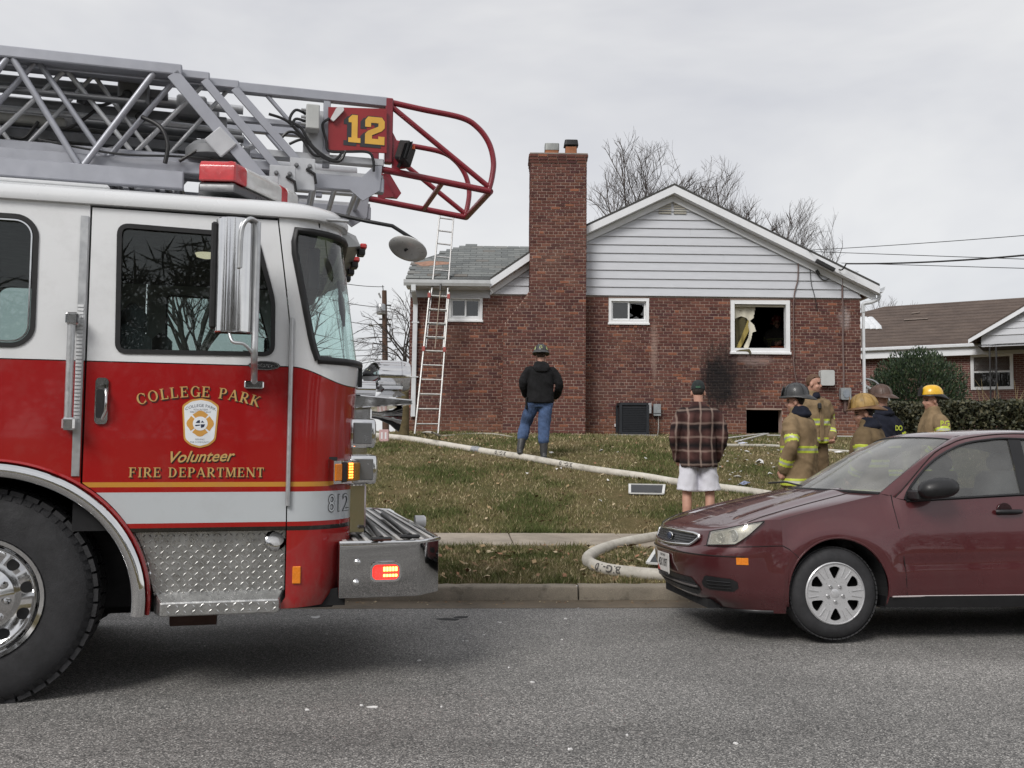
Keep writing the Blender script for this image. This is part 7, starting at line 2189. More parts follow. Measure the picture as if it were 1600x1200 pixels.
# leafy plants: small faces spread through the volume
def m_leaf(name, c0, c1, c2):
    m, t, b = _nodes(name)
    g = nd(t, 'ShaderNodeNewGeometry')
    c = ramp(t, g.outputs['Random Per Island'], [(0, c0), (.55, c1), (1, c2)])
    t.links.new(c, b.inputs['Base Color']); b.inputs['Roughness'].default_value = .6
    return m
def leaves(mb, n, sampler, size, q, aspect=.5, updir=None):
    for _ in range(n):
        p, nrm = sampler(q)
        a = V(q.gauss(0, 1), q.gauss(0, 1), q.gauss(0, 1)).normalized() if not updir else (V(q.gauss(0, .45), q.gauss(0, .45), 1) + nrm * .8).normalized()
        b = a.cross(V(q.gauss(0, 1), q.gauss(0, 1), q.gauss(0, 1))).normalized()
        s = size * q.uniform(.6, 1.4)
        mb.add([p - a * s * .5, p + b * s * aspect * .5, p + a * s * .5, p - b * s * aspect * .5], [(0, 1, 2, 3)])
q = random.Random(4)
EVER = m_leaf('evergreen_leaf', (.012, .026, .014), (.028, .052, .022), (.06, .085, .035))
bc_ = at(1432, 600, 25.0); bz_ = gz(bc_.x, bc_.y)
bw = 68 * 25 / 1450; btop = at(1432, 546, 25).z
bush = empty('evergreen_bush', (bc_.x, bc_.y, bz_)); tag(bush, 'large rounded dark evergreen bush in front of the neighbouring house', 'bush')
mb = MB(); hh = (btop - bz_)
def s_bush(q):
    while True:
        d = V(q.gauss(0, 1), q.gauss(0, 1), q.gauss(0, 1)).normalized(); r_ = q.random() ** .22
        lump = 1 + .20 * noise.noise((d.x * 2.2 + 3, d.y * 2.2, d.z * 2.2)) + .12 * noise.noise((d.x * 6, d.y * 6 + 1, d.z * 6))
        p = V(d.x * bw * 1.08, d.y * bw, hh * .46 + d.z * hh * .54) 
        p = V(p.x * r_ * lump, p.y * r_ * lump, hh * .42 + (p.z - hh * .42) * r_ * lump)
        if p.z > 0: return p, d
leaves(mb, 22000, s_bush, .085, q, .36, True)
mb.build('foliage', EVER, bush, fix=False)
mb = MB()
for k in range(7):
    a = k * 2 * PI / 7; mb.tube([V(.1 * math.cos(a), .1 * math.sin(a), -.1), V(.3 * math.cos(a), .3 * math.sin(a), hh * .4), V(.6 * math.cos(a), .6 * math.sin(a), hh * .75)], [.05, .035, .015], 5)
mb.build('stem', BARK, bush, fix=False)
HEDGE = m_leaf('hedge_leaf', (.016, .020, .010), (.040, .044, .018), (.105, .095, .05))
ha, hb = at(1392, 640, 18.5), at(1640, 640, 17.0)
hedge = empty('hedge', (ha.x, ha.y, gz(ha.x, ha.y))); tag(hedge, 'clipped dark green hedge running behind the parked car', 'hedge')
hd_ = V(hb.x - ha.x, hb.y - ha.y, 0); htop = at(1450, 628, 18.3).z - gz(ha.x, ha.y)
def s_hedge(q):
    t_ = q.uniform(-.02, 1.1); w_ = q.gauss(0, .26); z = htop * (q.random() ** .6)
    z = min(z, htop + .10 * noise.noise((t_ * 9, 3, 0)))
    p = hd_ * t_ + V(-hd_.y, hd_.x, 0).normalized() * w_ + V(0, 0, z); return p, V(0, 0, 1)
mb = MB(); leaves(mb, 15000, s_hedge, .075, q, .55); mb.build('foliage', HEDGE, hedge, fix=False)
mb = MB()
for k in range(26):
    p = hd_ * (k / 25 * 1.05); mb.tube([p, p + V(q.uniform(-.1, .1), q.uniform(-.1, .1), htop * .5), p + V(q.uniform(-.25, .25), q.uniform(-.2, .2), htop * q.uniform(.9, 1.15))], [.02, .014, .006], 4)
mb.build('stem', BARK, hedge, fix=False)
ta_ = at(1578, 640, 20.5); tz_ = gz(ta_.x, ta_.y)
tuft = empty('tall_weed', (ta_.x, ta_.y, tz_)); tag(tuft, 'pale straw coloured weeds standing up above the hedge by the porch', 'plant')
for k in range(14):
    x = q.uniform(-.7, .7); MB().tube([V(x, 0, 0), V(x + q.uniform(-.1, .1), 0, .7), V(x + q.uniform(-.35, .35), q.uniform(-.1, .1), q.uniform(1.0, 1.35))], [.012, .009, .003], 4).build('stem', pm('straw', (.22, .17, .09), .9), tuft, fix=False)

# neighbour's house: angled to the street
NP = at(1540, 600, 31.0)
NFm = Frame(NP.x, NP.y, 0, R(-32))
nb_ = empty('neighbour_house', NFm.o, NFm.yaw); tag(nb_, 'low brick house next door with brown shingle roof and white porch gable', 'house')
N = NFm.v
def m_farbrick():
    m, t, b = _nodes('far_brick'); co = coords(t)
    mpn = nd(t, 'ShaderNodeMapping'); mpn.inputs['Rotation'].default_value = (PI / 2, 0, 0); t.links.new(co, mpn.inputs['Vector'])
    br_ = nd(t, 'ShaderNodeTexBrick'); br_.inputs['Scale'].default_value = 1.0; br_.inputs['Brick Width'].default_value = .205; br_.inputs['Row Height'].default_value = .068; br_.inputs['Mortar Size'].default_value = .008
    br_.inputs['Color1'].default_value = (.13, .045, .035, 1); br_.inputs['Color2'].default_value = (.085, .035, .03, 1); br_.inputs['Mortar'].default_value = (.27, .20, .17, 1)
    t.links.new(mpn.outputs['Vector'], br_.inputs['Vector'])
    t.links.new(br_.outputs['Color'], b.inputs['Base Color']); b.inputs['Roughness'].default_value = .9
    return m
FBR = m_farbrick()
def m_brownroof():
    m, t, b = _nodes('brown_shingle'); co = coords(t)
    c = ramp(t, tnoise(t, co, 1.6, 6, .7, (1, 1, 3)), [(.3, (.07, .052, .044)), (.7, (.12, .09, .074))])
    c = mixc(t, 1.0, c, ramp(t, tnoise(t, co, 40, 3), [(.3, .75), (.7, 1.25)]), 'MULTIPLY')
    t.links.new(c, b.inputs['Base Color']); b.inputs['Roughness'].default_value = .95
    return m
BRF = m_brownroof()
ze = N(1545, 537, 0).z; xl = N(1345, 560, 0).x; xr = xl + 19
zr2 = None
# roof plane through the eave and the ridge seen at (1500, 470)
d_ = NFm.Ri @ ray(1490, 472); c_ = NFm.Ri @ (CAM - NFm.o)
pit = .50
kk = (ze + (c_.y + .4) * pit - c_.z) / (d_.z - d_.y * pit); rp = c_ + d_ * kk
yr, zr_ = rp.y, rp.z
dl = NFm.Ri @ ray(1382, 481); kl = (yr - c_.y) / dl.y; xrl = (c_ + dl * kl).x
MB().box(xl - 6, xr, 0, .25, .8, ze - .12).build('wall', FBR, nb_)
MB().box(xl - 6, xr, .25, yr * 2, .8, ze - .14).build('rear_wall', SIDEB, nb_)
def npl(name, pts, mat, th=.12):
    P = [Vector(p) for p in pts]; n = len(P)
    return MB().add(P + [p - V(0, 0, th) for p in P], [list(range(n)), list(range(2 * n - 1, n - 1, -1))] + [[i, i + n, (i + 1) % n + n, (i + 1) % n] for i in range(n)]).build(name, mat, nb_)
nroof = npl('roof', [(xl - 6, -.4, ze), (xr, -.4, ze), (xr, yr, zr_), (xrl, yr, zr_)], BRF)
npl('roof_back', [(xrl, yr, zr_), (xr, yr, zr_), (xr, yr * 2 + .4, ze), (xl - 6, yr * 2 + .4, ze)], BRF)
for k in range(14):     # raised edges of the shingle courses
    t_ = (k + .5) / 14; MB().box(lerp(xl - 6, xrl, t_), xr, lerp(-.4, yr, t_) - .01, lerp(-.4, yr, t_) + .012, lerp(ze, zr_, t_) - .005, lerp(ze, zr_, t_) + .012).build('shingle_course', BRF, nroof)
for (x0, y0, x1) in ((1413, 501, 1450), (1424, 491, 1437)):
    d0, d1 = NFm.Ri @ ray(x0, y0), NFm.Ri @ ray(x1, y0 - 2)
    k0 = (ze + (c_.y + .4) * pit - c_.z) / (d0.z - d0.y * pit); k1 = (ze + (c_.y + .4) * pit - c_.z) / (d1.z - d1.y * pit)
    a, b = c_ + d0 * k0, c_ + d1 * k1; MB().beam(a + V(0, 0, .03), b + V(0, 0, .03), .12, .03).build('pale_patch', pm('patch_pale', (.30, .25, .22), .9), nroof)
MB().box(xl - 6, xr, -.42, -.30, ze - .12, ze + .0).build('gutter', GUT, nb_, bevel=.02)
MB().box(xl - 6, xr, -.30, -.02, ze - .38, ze - .12).build('frieze', TRIM, nb_)
def nwin(x0, y0, x1, y1):
    a, b = N(x0, y0, -.03), N(x1, y1, -.03); xa, xb, z0, z1 = a.x, b.x, b.z, a.z
    wn = MB().plate([[(xa, z0), (xb, z0), (xb, z1), (xa, z1)], [(xa + .1, z0 + .1), (xa + .1, z1 - .1), (xb - .1, z1 - .1), (xb - .1, z0 + .1)]], lambda x, z, d: V(x, -.05 + d, z), .09).build('window', VINYL, nb_)
    zm = (z0 + z1) / 2
    MB().box(xa + .1, xb - .1, -.02, .02, zm - .03, zm + .03).build('meeting_rail', VINYL, wn)
    MB().box(xa + .1, xb - .1, .0, .012, zm + .03, z1 - .1).build('blind', pm('blind', (.45, .46, .45), .8), wn)
    MB().box(xa + .1, xb - .1, -.012, -.004, z0 + .1, zm - .03).build('pane', PANE, wn)
nwin(1516, 554, 1584, 608)
# porch: gable roof on iron posts, projecting towards the street
PY = -2.0
pl_, pr_ = N(1528, 545, PY).x, N(1528, 545, PY).x + 4.6; pzb = N(1560, 541, PY).z; pza = pzb + .35; pzt = pza + 1.35; pm_ = (pl_ + pr_) / 2
def gab(z): return pl_ + (pm_ - pl_) * (z - pza) / (pzt - pza)
MB().box(pl_ + .1, pr_ - .1, PY, PY + .12, pzb, pza).build('porch_beam', SID, nb_)
z = pza; 
while z < pzt - .2:
    z1 = min(z + .2, pzt); a0, a1 = gab(z) + .1, gab(z1) + .1
    MB().add([(a0, PY - .03, z), (2 * pm_ - a0, PY - .03, z), (2 * pm_ - a1, PY - .005, z1 + .01), (a1, PY - .005, z1 + .01), (a0, PY + .06, z), (2 * pm_ - a0, PY + .06, z), (2 * pm_ - a1, PY + .06, z1 + .01), (a1, PY + .06, z1 + .01)],
             [(0, 1, 2, 3), (4, 7, 6, 5), (0, 4, 5, 1), (3, 2, 6, 7)]).build('siding_board', SID, nb_)
    z = z1
for sg in (-1, 1):
    e = pl_ - .25 if sg < 0 else pr_ + .25
    npl('porch_roof', [(e, PY - .25, pza - .06), (pm_, PY - .25, pzt + .12), (pm_, yr * .5, pzt + .12), (e, yr * .5, pza - .06)], BRF, .05)
    MB().plate([[(e, pza - .06 - .05), (pm_, pzt + .07), (pm_, pzt - .09), (e, pza - .24)]], lambda x, z, d: V(x, PY - .24 + d, z), .05).build('rake_board', TRIM, nb_)
MB().box(pl_, pr_, PY, -.05, pzb + .02, pzb + .08).build('porch_ceiling', pm('porch_dark', (.05, .05, .05), .9), nb_)
IRON = pm('iron_black', (.012, .012, .013), .5)
xp = N(1552, 580, PY).x
post = MB().box(xp - .11, xp - .07, PY, PY + .04, 1.0, pzb).build('porch_post', IRON, nb_)
MB().box(xp + .07, xp + .11, PY, PY + .04, 1.0, pzb).build('post_rail', IRON, post)
for k in range(9):
    zz = 1.3 + k * .28; MB().tube(catmull([(xp - .07, PY + .02, zz), (xp - .02, PY + .02, zz + .09), (xp + .03, PY + .02, zz + .05), (xp + .07, PY + .02, zz + .16)], 4), .014, 5).build('scroll', IRON, post)
MB().box(pl_, pr_, PY, 0, .6, 1.55).build('porch_floor', m_concrete('porch_conc', (.25, .23, .2)), nb_)

# utility pole with transformer, arm and wires
U0 = tb(603, 62); ut = at(600.5, 454, 62)
pole = empty('utility_pole', (U0.x, U0.y, U0.z)); tag(pole, 'brown wooden utility pole with grey transformer and wires', 'pole')
WOOD = pm('pole_wood', (.09, .052, .036), .9, 0, .35, 5, bmp=.4, stretch=(8, 8, .6))
ph = ut.z - U0.z; dx = ut.x - U0.x
MB().tube([V(0, 0, -.3), V(dx, 0, ph)], [.24, .16], 12).build('shaft', WOOD, pole, smooth=50)
def up(x, y): p = at(x, y, 62); return V(p.x - U0.x, -.05, p.z - U0.z)
trn = MB().lathe([(.28, 0), (.3, .05), (.3, .62), (.24, .7)], up(596, 492) + V(0, -.2, 0), (0, 0, 1), 16).build('transformer', GALV, pole, smooth=40)
MB().tube([up(598, 446), up(599, 455)], .03, 6).build('top_pin', IRON, pole)
MB().tube([up(592, 459), up(595, 466), up(592, 458)], .06, 6).build('insulator', GALV, pole)
MB().tube(catmull([up(601, 512), up(590, 507), up(577, 508)], 4), .05, 6).build('lamp_arm', GALV, pole, smooth=50)
MB().tube([up(577, 508), up(583, 508)], .10, 8).build('street_lamp_head', GALV, pole, smooth=50)
for k, y in enumerate((478, 500, 508, 535)): MB().box(up(603, y).x - .45, up(603, y).x + .35, -.12, .02, up(603, y).z, up(603, y).z + .08).build('pole_bracket', IRON, pole)
WIRE = pm('wire_black', (.02, .02, .02), .6)
def wire(label, P, r, sag=0.0, name='overhead_wire', mat=WIRE, group=None):
    pts = []
    n = 16
    for i in range(len(P) - 1):
        for k in range(n):
            t_ = k / n; pts.append(lerp(Vector(P[i]), Vector(P[i + 1]), t_) - V(0, 0, sag * 4 * t_ * (1 - t_)))
    pts.append(Vector(P[-1]))
    return tag(MB().tube(pts, r, 5).build(name, mat, smooth=60), label, 'wire', group)
for k, (a, b, s) in enumerate((((600, 448), (380, 395), .4), ((598, 480), (400, 430), .3), ((578, 507), (400, 440), .4), ((601, 537), (380, 490), .3), ((603, 545), (400, 525), .3), ((604, 553), (380, 548), .2), ((604, 560), (400, 580), .2), ((577, 508), (430, 580), .1))):
    wire('thin overhead wire running from the utility pole past the truck windshield', [at(*a, 62), at(*b, 40)], .022, s, group='pole wires')
wire('upper thin wire crossing the sky from the gable to the far right', [HF.wor(H(1262, 391, -.3)), at(1660, 363, 15.5)], .007, .02)
wire('second thin wire from the gable drooping slightly', [HF.wor(H(1265, 393, -.3)), at(1660, 407, 15.5)], .007, .0)
wire('lowest thin wire leaving the eave end', [HF.wor(H(1315, 411, -.3)), at(1660, 421, 15.5)], .007, .0)
wire('thick twisted service cable running from the eave to the far right', [HF.wor(H(1311, 421, -.34)), HF.wor(H(1322, 412, -.5)), at(1660, 393, 15.5)], .017, .06)
# awning over the far side door and a curved rail below it
aw = at(1358, 515, 29)
awn = MB()
for k in range(9):
    x0 = aw.x - 1.62 + k * .17; awn.tube([V(x0, 28.2, aw.z + .28), V(x0, 27.6, aw.z - .05), V(x0, 27.55, aw.z - .16)], .085, 8, flat=.3)
tag(awn.build('awning', GUT, smooth=50, fix=False), 'small white scalloped awning beyond the corner of the brick house', 'awning')['kind'] = 'thing'
tag(MB().tube(catmull([at(1351, 592, 21.2), at(1366, 596, 21.2), at(1380, 610, 21.2), at(1392, 632, 21.2), at(1402, 662, 21.2)], 6), .028, 8).build('curved_pipe', GALV, smooth=50), 'curved grey metal pipe behind the firefighters at the house corner', 'pipe')
rl = empty('side_railing', at(1356, 640, 21.6)); tag(rl, 'white railing at the corner of the brick house beside the evergreen bush', 'railing')
for k in range(5): MB().box(-.1 + k * .07, -.07 + k * .07, 0, .03, -.3, .62 - k * .05).build('baluster', WHITEP, rl)
MB().beam((-.15, .0, .62), (.3, 0, .36), .05, .05).build('handrail', WHITEP, rl)

# unseen wood behind the camera, added to darken reflections in glass and chrome
fw = MB(); q = random.Random(77)
for k in range(26):
    cx = -34 + k * 2.8 + q.uniform(-1, 1); cy = -19 - q.uniform(0, 7); hgt = q.uniform(7, 10)
    fw.tube([V(cx, cy, -.3), V(cx + q.uniform(-.4, .4), cy, hgt * .6), V(cx, cy, hgt * .9)], [.25, .17, .05], 6, 0)
    for j in range(1000):
        d = V(q.gauss(0, 1), q.gauss(0, 1), q.gauss(0, 1)).normalized() * q.random() ** .3
        p = V(cx + d.x * 2.4, cy + d.y * 2.2, hgt * .52 + d.z * hgt * .45); a = V(q.gauss(0, 1), q.gauss(0, .5), q.gauss(0, 1)).normalized(); b = a.cross(V(0, 1, .2)).normalized(); s = q.uniform(.25, .8)
        fw.add([p - a * s, p + b * s * .055, p + a * s, p - b * s * .055], [(0, 1, 2, 3)], 1)
tag(fw.build('reflection_wood', [BARK, m_leaf('far_leaf', (.03, .026, .02), (.05, .045, .03), (.09, .075, .05))], fix=False), 'dull brown wood out of view across the street, added to darken reflections', 'wood', kind='stuff')
# ================================================================== things on the house wall and the lawn
# air conditioner
a, b = H(970, 629, -.75), H(1012, 678, -.75)
ac = empty('air_conditioner', HF.wor(((a.x + b.x) / 2, -.45, b.z)), HF.yaw); tag(ac, 'black air conditioner unit standing against the brick wall', 'air conditioner')
aw_ = (b.x - a.x) / 2; ah = a.z - b.z
ACM = pm('ac_black', (.018, .021, .026), .6, .2, .2, 12)
MB().box(-aw_ + .01, aw_ - .01, -.29, .29, .02, ah - .05).build('coil', pm('coil_dark', (.012, .014, .018), .7), ac)
for sx in (-1, 1):
    for sy in (-1, 1): MB().box(sx * aw_ - .03, sx * aw_ + .03, sy * .29 - .03, sy * .29 + .03, 0, ah - .04).build('corner_post', ACM, ac, bevel=.006)
for k in range(14): MB().box(-aw_, aw_, -.303, -.292, .06 + k * (ah - .14) / 14, .06 + k * (ah - .14) / 14 + .012).build('louvre', ACM, ac)
MB().plate([rrect(-aw_ - .02, aw_ + .02, -.32, .32, .05)], lambda x, y, d: V(x, y, ah - .05 + d), .05).build('top', ACM, ac, bevel=.008)
MB().plate([rrect(-aw_ - .02, aw_ + .02, -.32, .32, .05)], lambda x, y, d: V(x, y, d - .02), .06).build('base_pan', ACM, ac)
p = HF.wor(((a.x + b.x) / 2 + .02, -.45, 0)); tag(MB().box(p.x - .52, p.x + .48, p.y - .42, p.y + .38, 1.40, b.z - .015).build('concrete_pad', m_concrete('pad', (.32, .30, .28)), bevel=.01), 'pale concrete pad under the air conditioner', 'pad')
BXG = pm('box_steel', (.33, .35, .36), .4, .4, .12, 9); BXP = pm('box_plastic', (.47, .48, .47), .5, 0, .08, 6)
def wallbox(name, label, x0, y0, x1, y1, dep, mat, cat, rad=.01):
    a, b = H(x0, y0), H(x1, y1)
    o = empty(name, HF.wor(((a.x + b.x) / 2, 0, b.z)), HF.yaw); tag(o, label, cat)
    w_, h_ = (b.x - a.x) / 2, a.z - b.z
    MB().plate([rrect(-w_, w_, 0, h_, rad)], lambda x, z, d: V(x, -.012 - dep + d, z), dep - .004).build('case', mat, o, bevel=.008, smooth=40)
    return o, w_, h_
o, w_, h_ = wallbox('disconnect_box', 'small grey electrical box on the bricks beside the air conditioner', 1020, 631.5, 1031, 650, .12, BXG, 'electrical box')
MB().box(-w_, w_, -.14, -.133, .05, .06).build('lid_edge', BLACKP, o)
MB().tube(catmull([V(.03, -.06, 0), V(.035, -.07, -.2), V(-.01, -.15, -.42), V(-.2, -.25, -.5)], 5), .012, 6).build('whip_cable', pm('cable_grey', (.4, .38, .35), .5), o, smooth=60)
o, w_, h_ = wallbox('conduit_cover', 'slim silver cover next to the air conditioner', 1012, 630, 1016.5, 646, .10, ALU, 'cover')
o, w_, h_ = wallbox('dryer_vent', 'small white vent on the wall left of the air conditioner', 962, 652, 970, 662, .10, WHITEP, 'vent')
MB().box(-w_ - .03, w_, -.06, -.01, -.07, -.002).build('flap', WHITEP, o)
o, w_, h_ = wallbox('service_box', 'large pale grey service box on the bricks behind the bareheaded firefighter', 1278.5, 579, 1300, 603, .16, BXP, 'electrical box', .04)
o, w_, h_ = wallbox('meter_box', 'small grey meter box low on the brick wall by the corner', 1310.5, 606.5, 1326.5, 625, .13, BXG, 'meter', .03)
MB().plate([[(w_ * .62 * math.cos(t_), h_ * .52 + h_ * .36 * math.sin(t_)) for t_ in np.linspace(0, 2 * PI, 24)[:-1]]], lambda x, z, d: V(x, -.158 + d, z), .015).build('meter_face', pm('meter_face', (.30, .33, .37), .3, .3), o)
MB().beam((0, -.05, 0), (0, -.05, -.25), .05, .05).build('lower_conduit', pm('conduit_brown', (.12, .075, .065), .7), o)
def wcable(label, pts, r, mat, cat='cable', name='wall_cable'):
    return tag(MB().tube(catmull([HF.wor(H(x, y, -.075) ) for x, y in pts], 5), r, 6).build(name, mat, smooth=60), label, cat)
CBR = pm('cable_brown', (.16, .11, .10), .6); 
wcable('dark cable running down the gable and brick wall right of the burnt window', [(1253, 392), (1248, 400), (1247, 430), (1246, 440), (1242, 455), (1240, 475), (1240, 520), (1241, 550), (1240, 565), (1243, 590), (1246, 600)], .014, CBR)
wcable('thin cable dangling across the gable siding', [(1270, 406), (1266, 412), (1266, 425), (1268, 445), (1273, 463), (1277, 485)], .008, WIRE)
wcable('straight brown conduit running from the eave down to the meter', [(1311, 424), (1316, 432), (1316, 460), (1317, 480), (1317, 530), (1318, 580), (1318, 606)], .02, CBR)
wcable('loop of black wire hanging below the eave clamp', [(1274, 405), (1273, 418), (1280, 432), (1289, 438), (1300, 432), (1310, 422)], .010, WIRE)
wcable('short loop of cable hooked over the rake board', [(1250, 398), (1249, 390), (1256, 388), (1259, 395), (1255, 402)], .008, WIRE)
tag(MB().tube([HF.wor(H(1275.5, 422, -.09)), HF.wor(H(1280, 429, -.09))], .035, 8).build('cable_splice', WIRE, smooth=50), 'black splice on the wire under the eave', 'splice')
cl = empty('eave_clamp', HF.wor(H(1290, 414, -.36)), HF.yaw); tag(cl, 'row of black cable clamps fixed along the rake board', 'clamp')
for k in range(4):
    p = H(1279 + k * 7, 409 + k * 3.7, -.36) - H(1290, 414, -.36); MB().obox(p, V(.055, 0, -.03), V(0, .04, 0), V(.02, 0, .035)).build('clamp_block', WIRE, cl, bevel=.008)

# torn curtain hanging in the burnt window
CURT = pm('curtain_white', (.60, .57, .47), .9, 0, .08, 5); CURY = pm('curtain_yellow', (.30, .235, .07), .9, 0, .2, 6); CURO = pm('curtain_olive', (.075, .065, .03), .9, 0, .3, 6)
def drape(name, parent, poly, dep, mat, fold=.03, fr=16):
    P = [H(x, y, dep) for x, y in poly]
    cx, cz = min(p.x for p in P), min(p.z for p in P)
    tri = MB(); pl = [(p.x, p.z) for p in P]
    n = 26; xs = np.linspace(min(p[0] for p in pl), max(p[0] for p in pl), n); 
    for i in range(n - 1):
        xm = (xs[i] + xs[i + 1]) / 2; zs = []
        for j in range(len(pl)):
            a, b = pl[j], pl[(j + 1) % len(pl)]
            if (a[0] - xm) * (b[0] - xm) < 0: zs.append(a[1] + (b[1] - a[1]) * (xm - a[0]) / (b[0] - a[0]))
        zs.sort()
        for k in range(0, len(zs) - 1, 2):
            m_ = 6
            for q_ in range(m_):
                z0, z1 = lerp(zs[k], zs[k + 1], q_ / m_), lerp(zs[k], zs[k + 1], (q_ + 1) / m_)
                f = lambda x, z: V(x, dep + fold * math.sin((x - cx) * fr * 2 + z * 2.2), z)
                tri.add([f(xs[i], z0), f(xs[i + 1], z0), f(xs[i + 1], z1), f(xs[i], z1)], [(0, 1, 2, 3)])
    tri.v = [(x - _co.x, y - _co.y, z - _co.z) for x, y, z in tri.v]
    return tri.build(name, mat, parent, smooth=70, fix=False)
_co = H(1145, 550, .15)
curtain = empty('torn_curtain', HF.wor(_co), HF.yaw); tag(curtain, 'torn cream and yellow curtain hanging out of the burnt window', 'curtain')
drape('cream_panel', curtain, [(1146, 474), (1180, 474), (1180, 482), (1177, 497), (1171, 502), (1166, 497), (1158, 494), (1146, 499)], .14, CURT, .012)
drape('olive_lining', curtain, [(1146, 497), (1160, 494), (1169, 499), (1168, 512), (1160, 530), (1150, 552), (1145, 552)], .17, CURO, .03)
drape('yellow_fold', curtain, [(1168, 500), (1172, 503), (1170, 516), (1162, 535), (1154, 547), (1150, 546), (1154, 535), (1162, 518)], .10, CURY, .03)
drape('torn_strip', curtain, [(1171, 500), (1178, 508), (1181, 518), (1176, 519), (1174, 530), (1169, 544), (1166, 553), (1161, 551), (1163, 540), (1169, 527), (1171, 517), (1169, 509)], .06, CURT, .018)
MB().tube([H(1150, 550, .02) - _co, H(1160, 549, .0) - _co, H(1170, 549, -.03) - _co, H(1173, 553, -.06) - _co], [.06, .05, .055, .03], 8).build('bunched_end', CURO, curtain, smooth=60)

# extension ladder leaning on the wing eave
ft = gp(666, 679); ft = V(ft.x, 18.85, gz(ft.x, 18.85))
def ladpt(x, y):
    """point on the ladder's leaning plane"""
    d = ray(x, y); slope = (20.62 - 18.85) / (6.4 - ft.z)     # run per metre of height
    k = (18.85 - slope * ft.z + slope * CAMH) / (d.y - slope * d.z)
    return CAM + d * k
lad = empty('extension_ladder', ft); tag(lad, 'tall aluminium extension ladder leaning against the eave of the house', 'ladder')
LA = pm('ladder_alu', (.46, .455, .44), .4, .55, .12, 8)
B0, B1, T0, T1 = ladpt(648, 679), ladpt(684.5, 679), ladpt(684.5, 332), ladpt(711, 335)
nrm = (B1 - B0).cross(T0 - B0).normalized()
if nrm.y > 0: nrm = -nrm
def lsec(nm, f0, f1, inset, off, n, mat):
    P = [lerp(B0, T0, f0), lerp(B0, T0, f1), lerp(B1, T1, f0), lerp(B1, T1, f1)]
    sd = (B1 - B0).normalized() * inset; o_ = nrm * off
    a, b, c, d = P[0] + sd + o_ - ft, P[1] + sd + o_ - ft, P[2] - sd + o_ - ft, P[3] - sd + o_ - ft
    for (p, q_) in ((a, b), (c, d)): MB().beam(p, q_, .075, .03, up=(1, 0, 0)).build('rail', mat, lad, bevel=.005)
    for k in range(n):
        t_ = (k + .7) / n; MB().tube([lerp(a, b, t_), lerp(c, d, t_)], .018, 8).build('rung', mat, lad, smooth=50)
lsec('base', 0, .62, 0, 0, 10, LA); lsec('fly', .37, 1.0, .035, -.06, 10, pm('ladder_fly', (.41, .405, .40), .4, .55, .12, 8))
for f_ in (.60, .36):
    for (p, q_) in ((B0, T0), (B1, T1)): MB().obox(lerp(p, q_, f_) - ft + nrm * .02, V(.03, 0, 0), V(0, .05, 0), V(0, 0, .05)).build('guide_bracket', pm('guide_red', (.35, .08, .07), .5), lad)
mid = lambda f: lerp(lerp(B0, T0, f), lerp(B1, T1, f), .55) - ft
MB().tube([mid(.62) + nrm * .05, mid(.5) + nrm * .06, mid(.36) + nrm * .05], .009, 6).build('halyard_rope', pm('rope', (.35, .30, .24), .9), lad)
MB().tube([mid(.66) + nrm * .04, mid(.62) + nrm * .05], .02, 6).build('pulley', IRON, lad)

# large supply hose
HOSE = pm('hose_white', (.56, .53, .47), .75, 0, .12, 7, bmp=.25, bscale=150, stretch=(1, 1, 1))
def m_hose():
    m, t, b = _nodes('hose_jacket'); co = coords(t)
    c = ramp(t, tnoise(t, co, 3.2, 6, .75), [(.28, (.26, .235, .195)), (.48, (.50, .47, .41)), (.7, (.62, .59, .53))])
    t.links.new(c, b.inputs['Base Color']); b.inputs['Roughness'].default_value = .8
    bump(t, b, tnoise(t, co, 160, 3), .4, .004)
    return m
HOSEM = m_hose()
def ground_tube(pts, r, lift=.6):
    P = [gp(x, y) for x, y in pts]; return catmull([p + V(0, 0, r * lift) for p in P], 8)
def hose(label, path, r, couplings=(), marks=()):
    c0 = path[0].copy(); o = empty('fire_hose', c0); tag(o, label, 'hose')
    L_ = [p - c0 for p in path]
    rr = [r * (1 + .05 * noise.noise((p.x * 2.4, p.y * 2.4, 0))) for p in path]
    MB().tube(L_, rr, 16).build('jacket', HOSEM, o, smooth=60)
    for f in couplings:
        i = int(f * (len(L_) - 2)); d = (L_[i + 1] - L_[i]).normalized()
        MB().lathe([(r * 1.02, -.09), (r * 1.12, -.085), (r * 1.12, -.02), (r * 1.2, -.018), (r * 1.2, .018), (r * 1.12, .02), (r * 1.12, .085), (r * 1.02, .09)], L_[i], d, 18).build('coupling', GALV, o, smooth=35)
    for (f, txt, size, flip_) in marks:
        vs, fs = text_mesh(txt, size, 0, .002)
        tot = sum((L_[k + 1] - L_[k]).length for k in range(len(L_) - 1)); s0 = f * tot
        def on(s, ang):
            d = 0
            for k in range(len(L_) - 1):
                l = (L_[k + 1] - L_[k]).length
                if d + l >= s or k == len(L_) - 2:
                    p = lerp(L_[k], L_[k + 1], (s - d) / l); t_ = (L_[k + 1] - L_[k]).normalized(); break
                d += l
            side = t_.cross(V(0, 0, 1)).normalized()
            if (CF.o - c0).dot(side) * 0 + side.y > 0: side = -side
            upv = V(0, 0, 1); return p + (side * math.cos(ang) + upv * math.sin(ang)) * r * 1.07
        sg = -1 if flip_ else 1
        MB().add([on(s0 + sg * x, .45 + sg * y / r) for x, y in vs], fs).build('hose_print', pm('print_grey', (.09, .085, .08), .8), o, fix=False)
    return o
h1 = ground_tube([(560, 679), (592, 684), (640, 689), (700, 699), (760, 709), (830, 720), (900, 733), (960, 742), (1010, 749), (1055, 757), (1110, 764), (1180, 773), (1240, 785), (1300, 800)], .058)
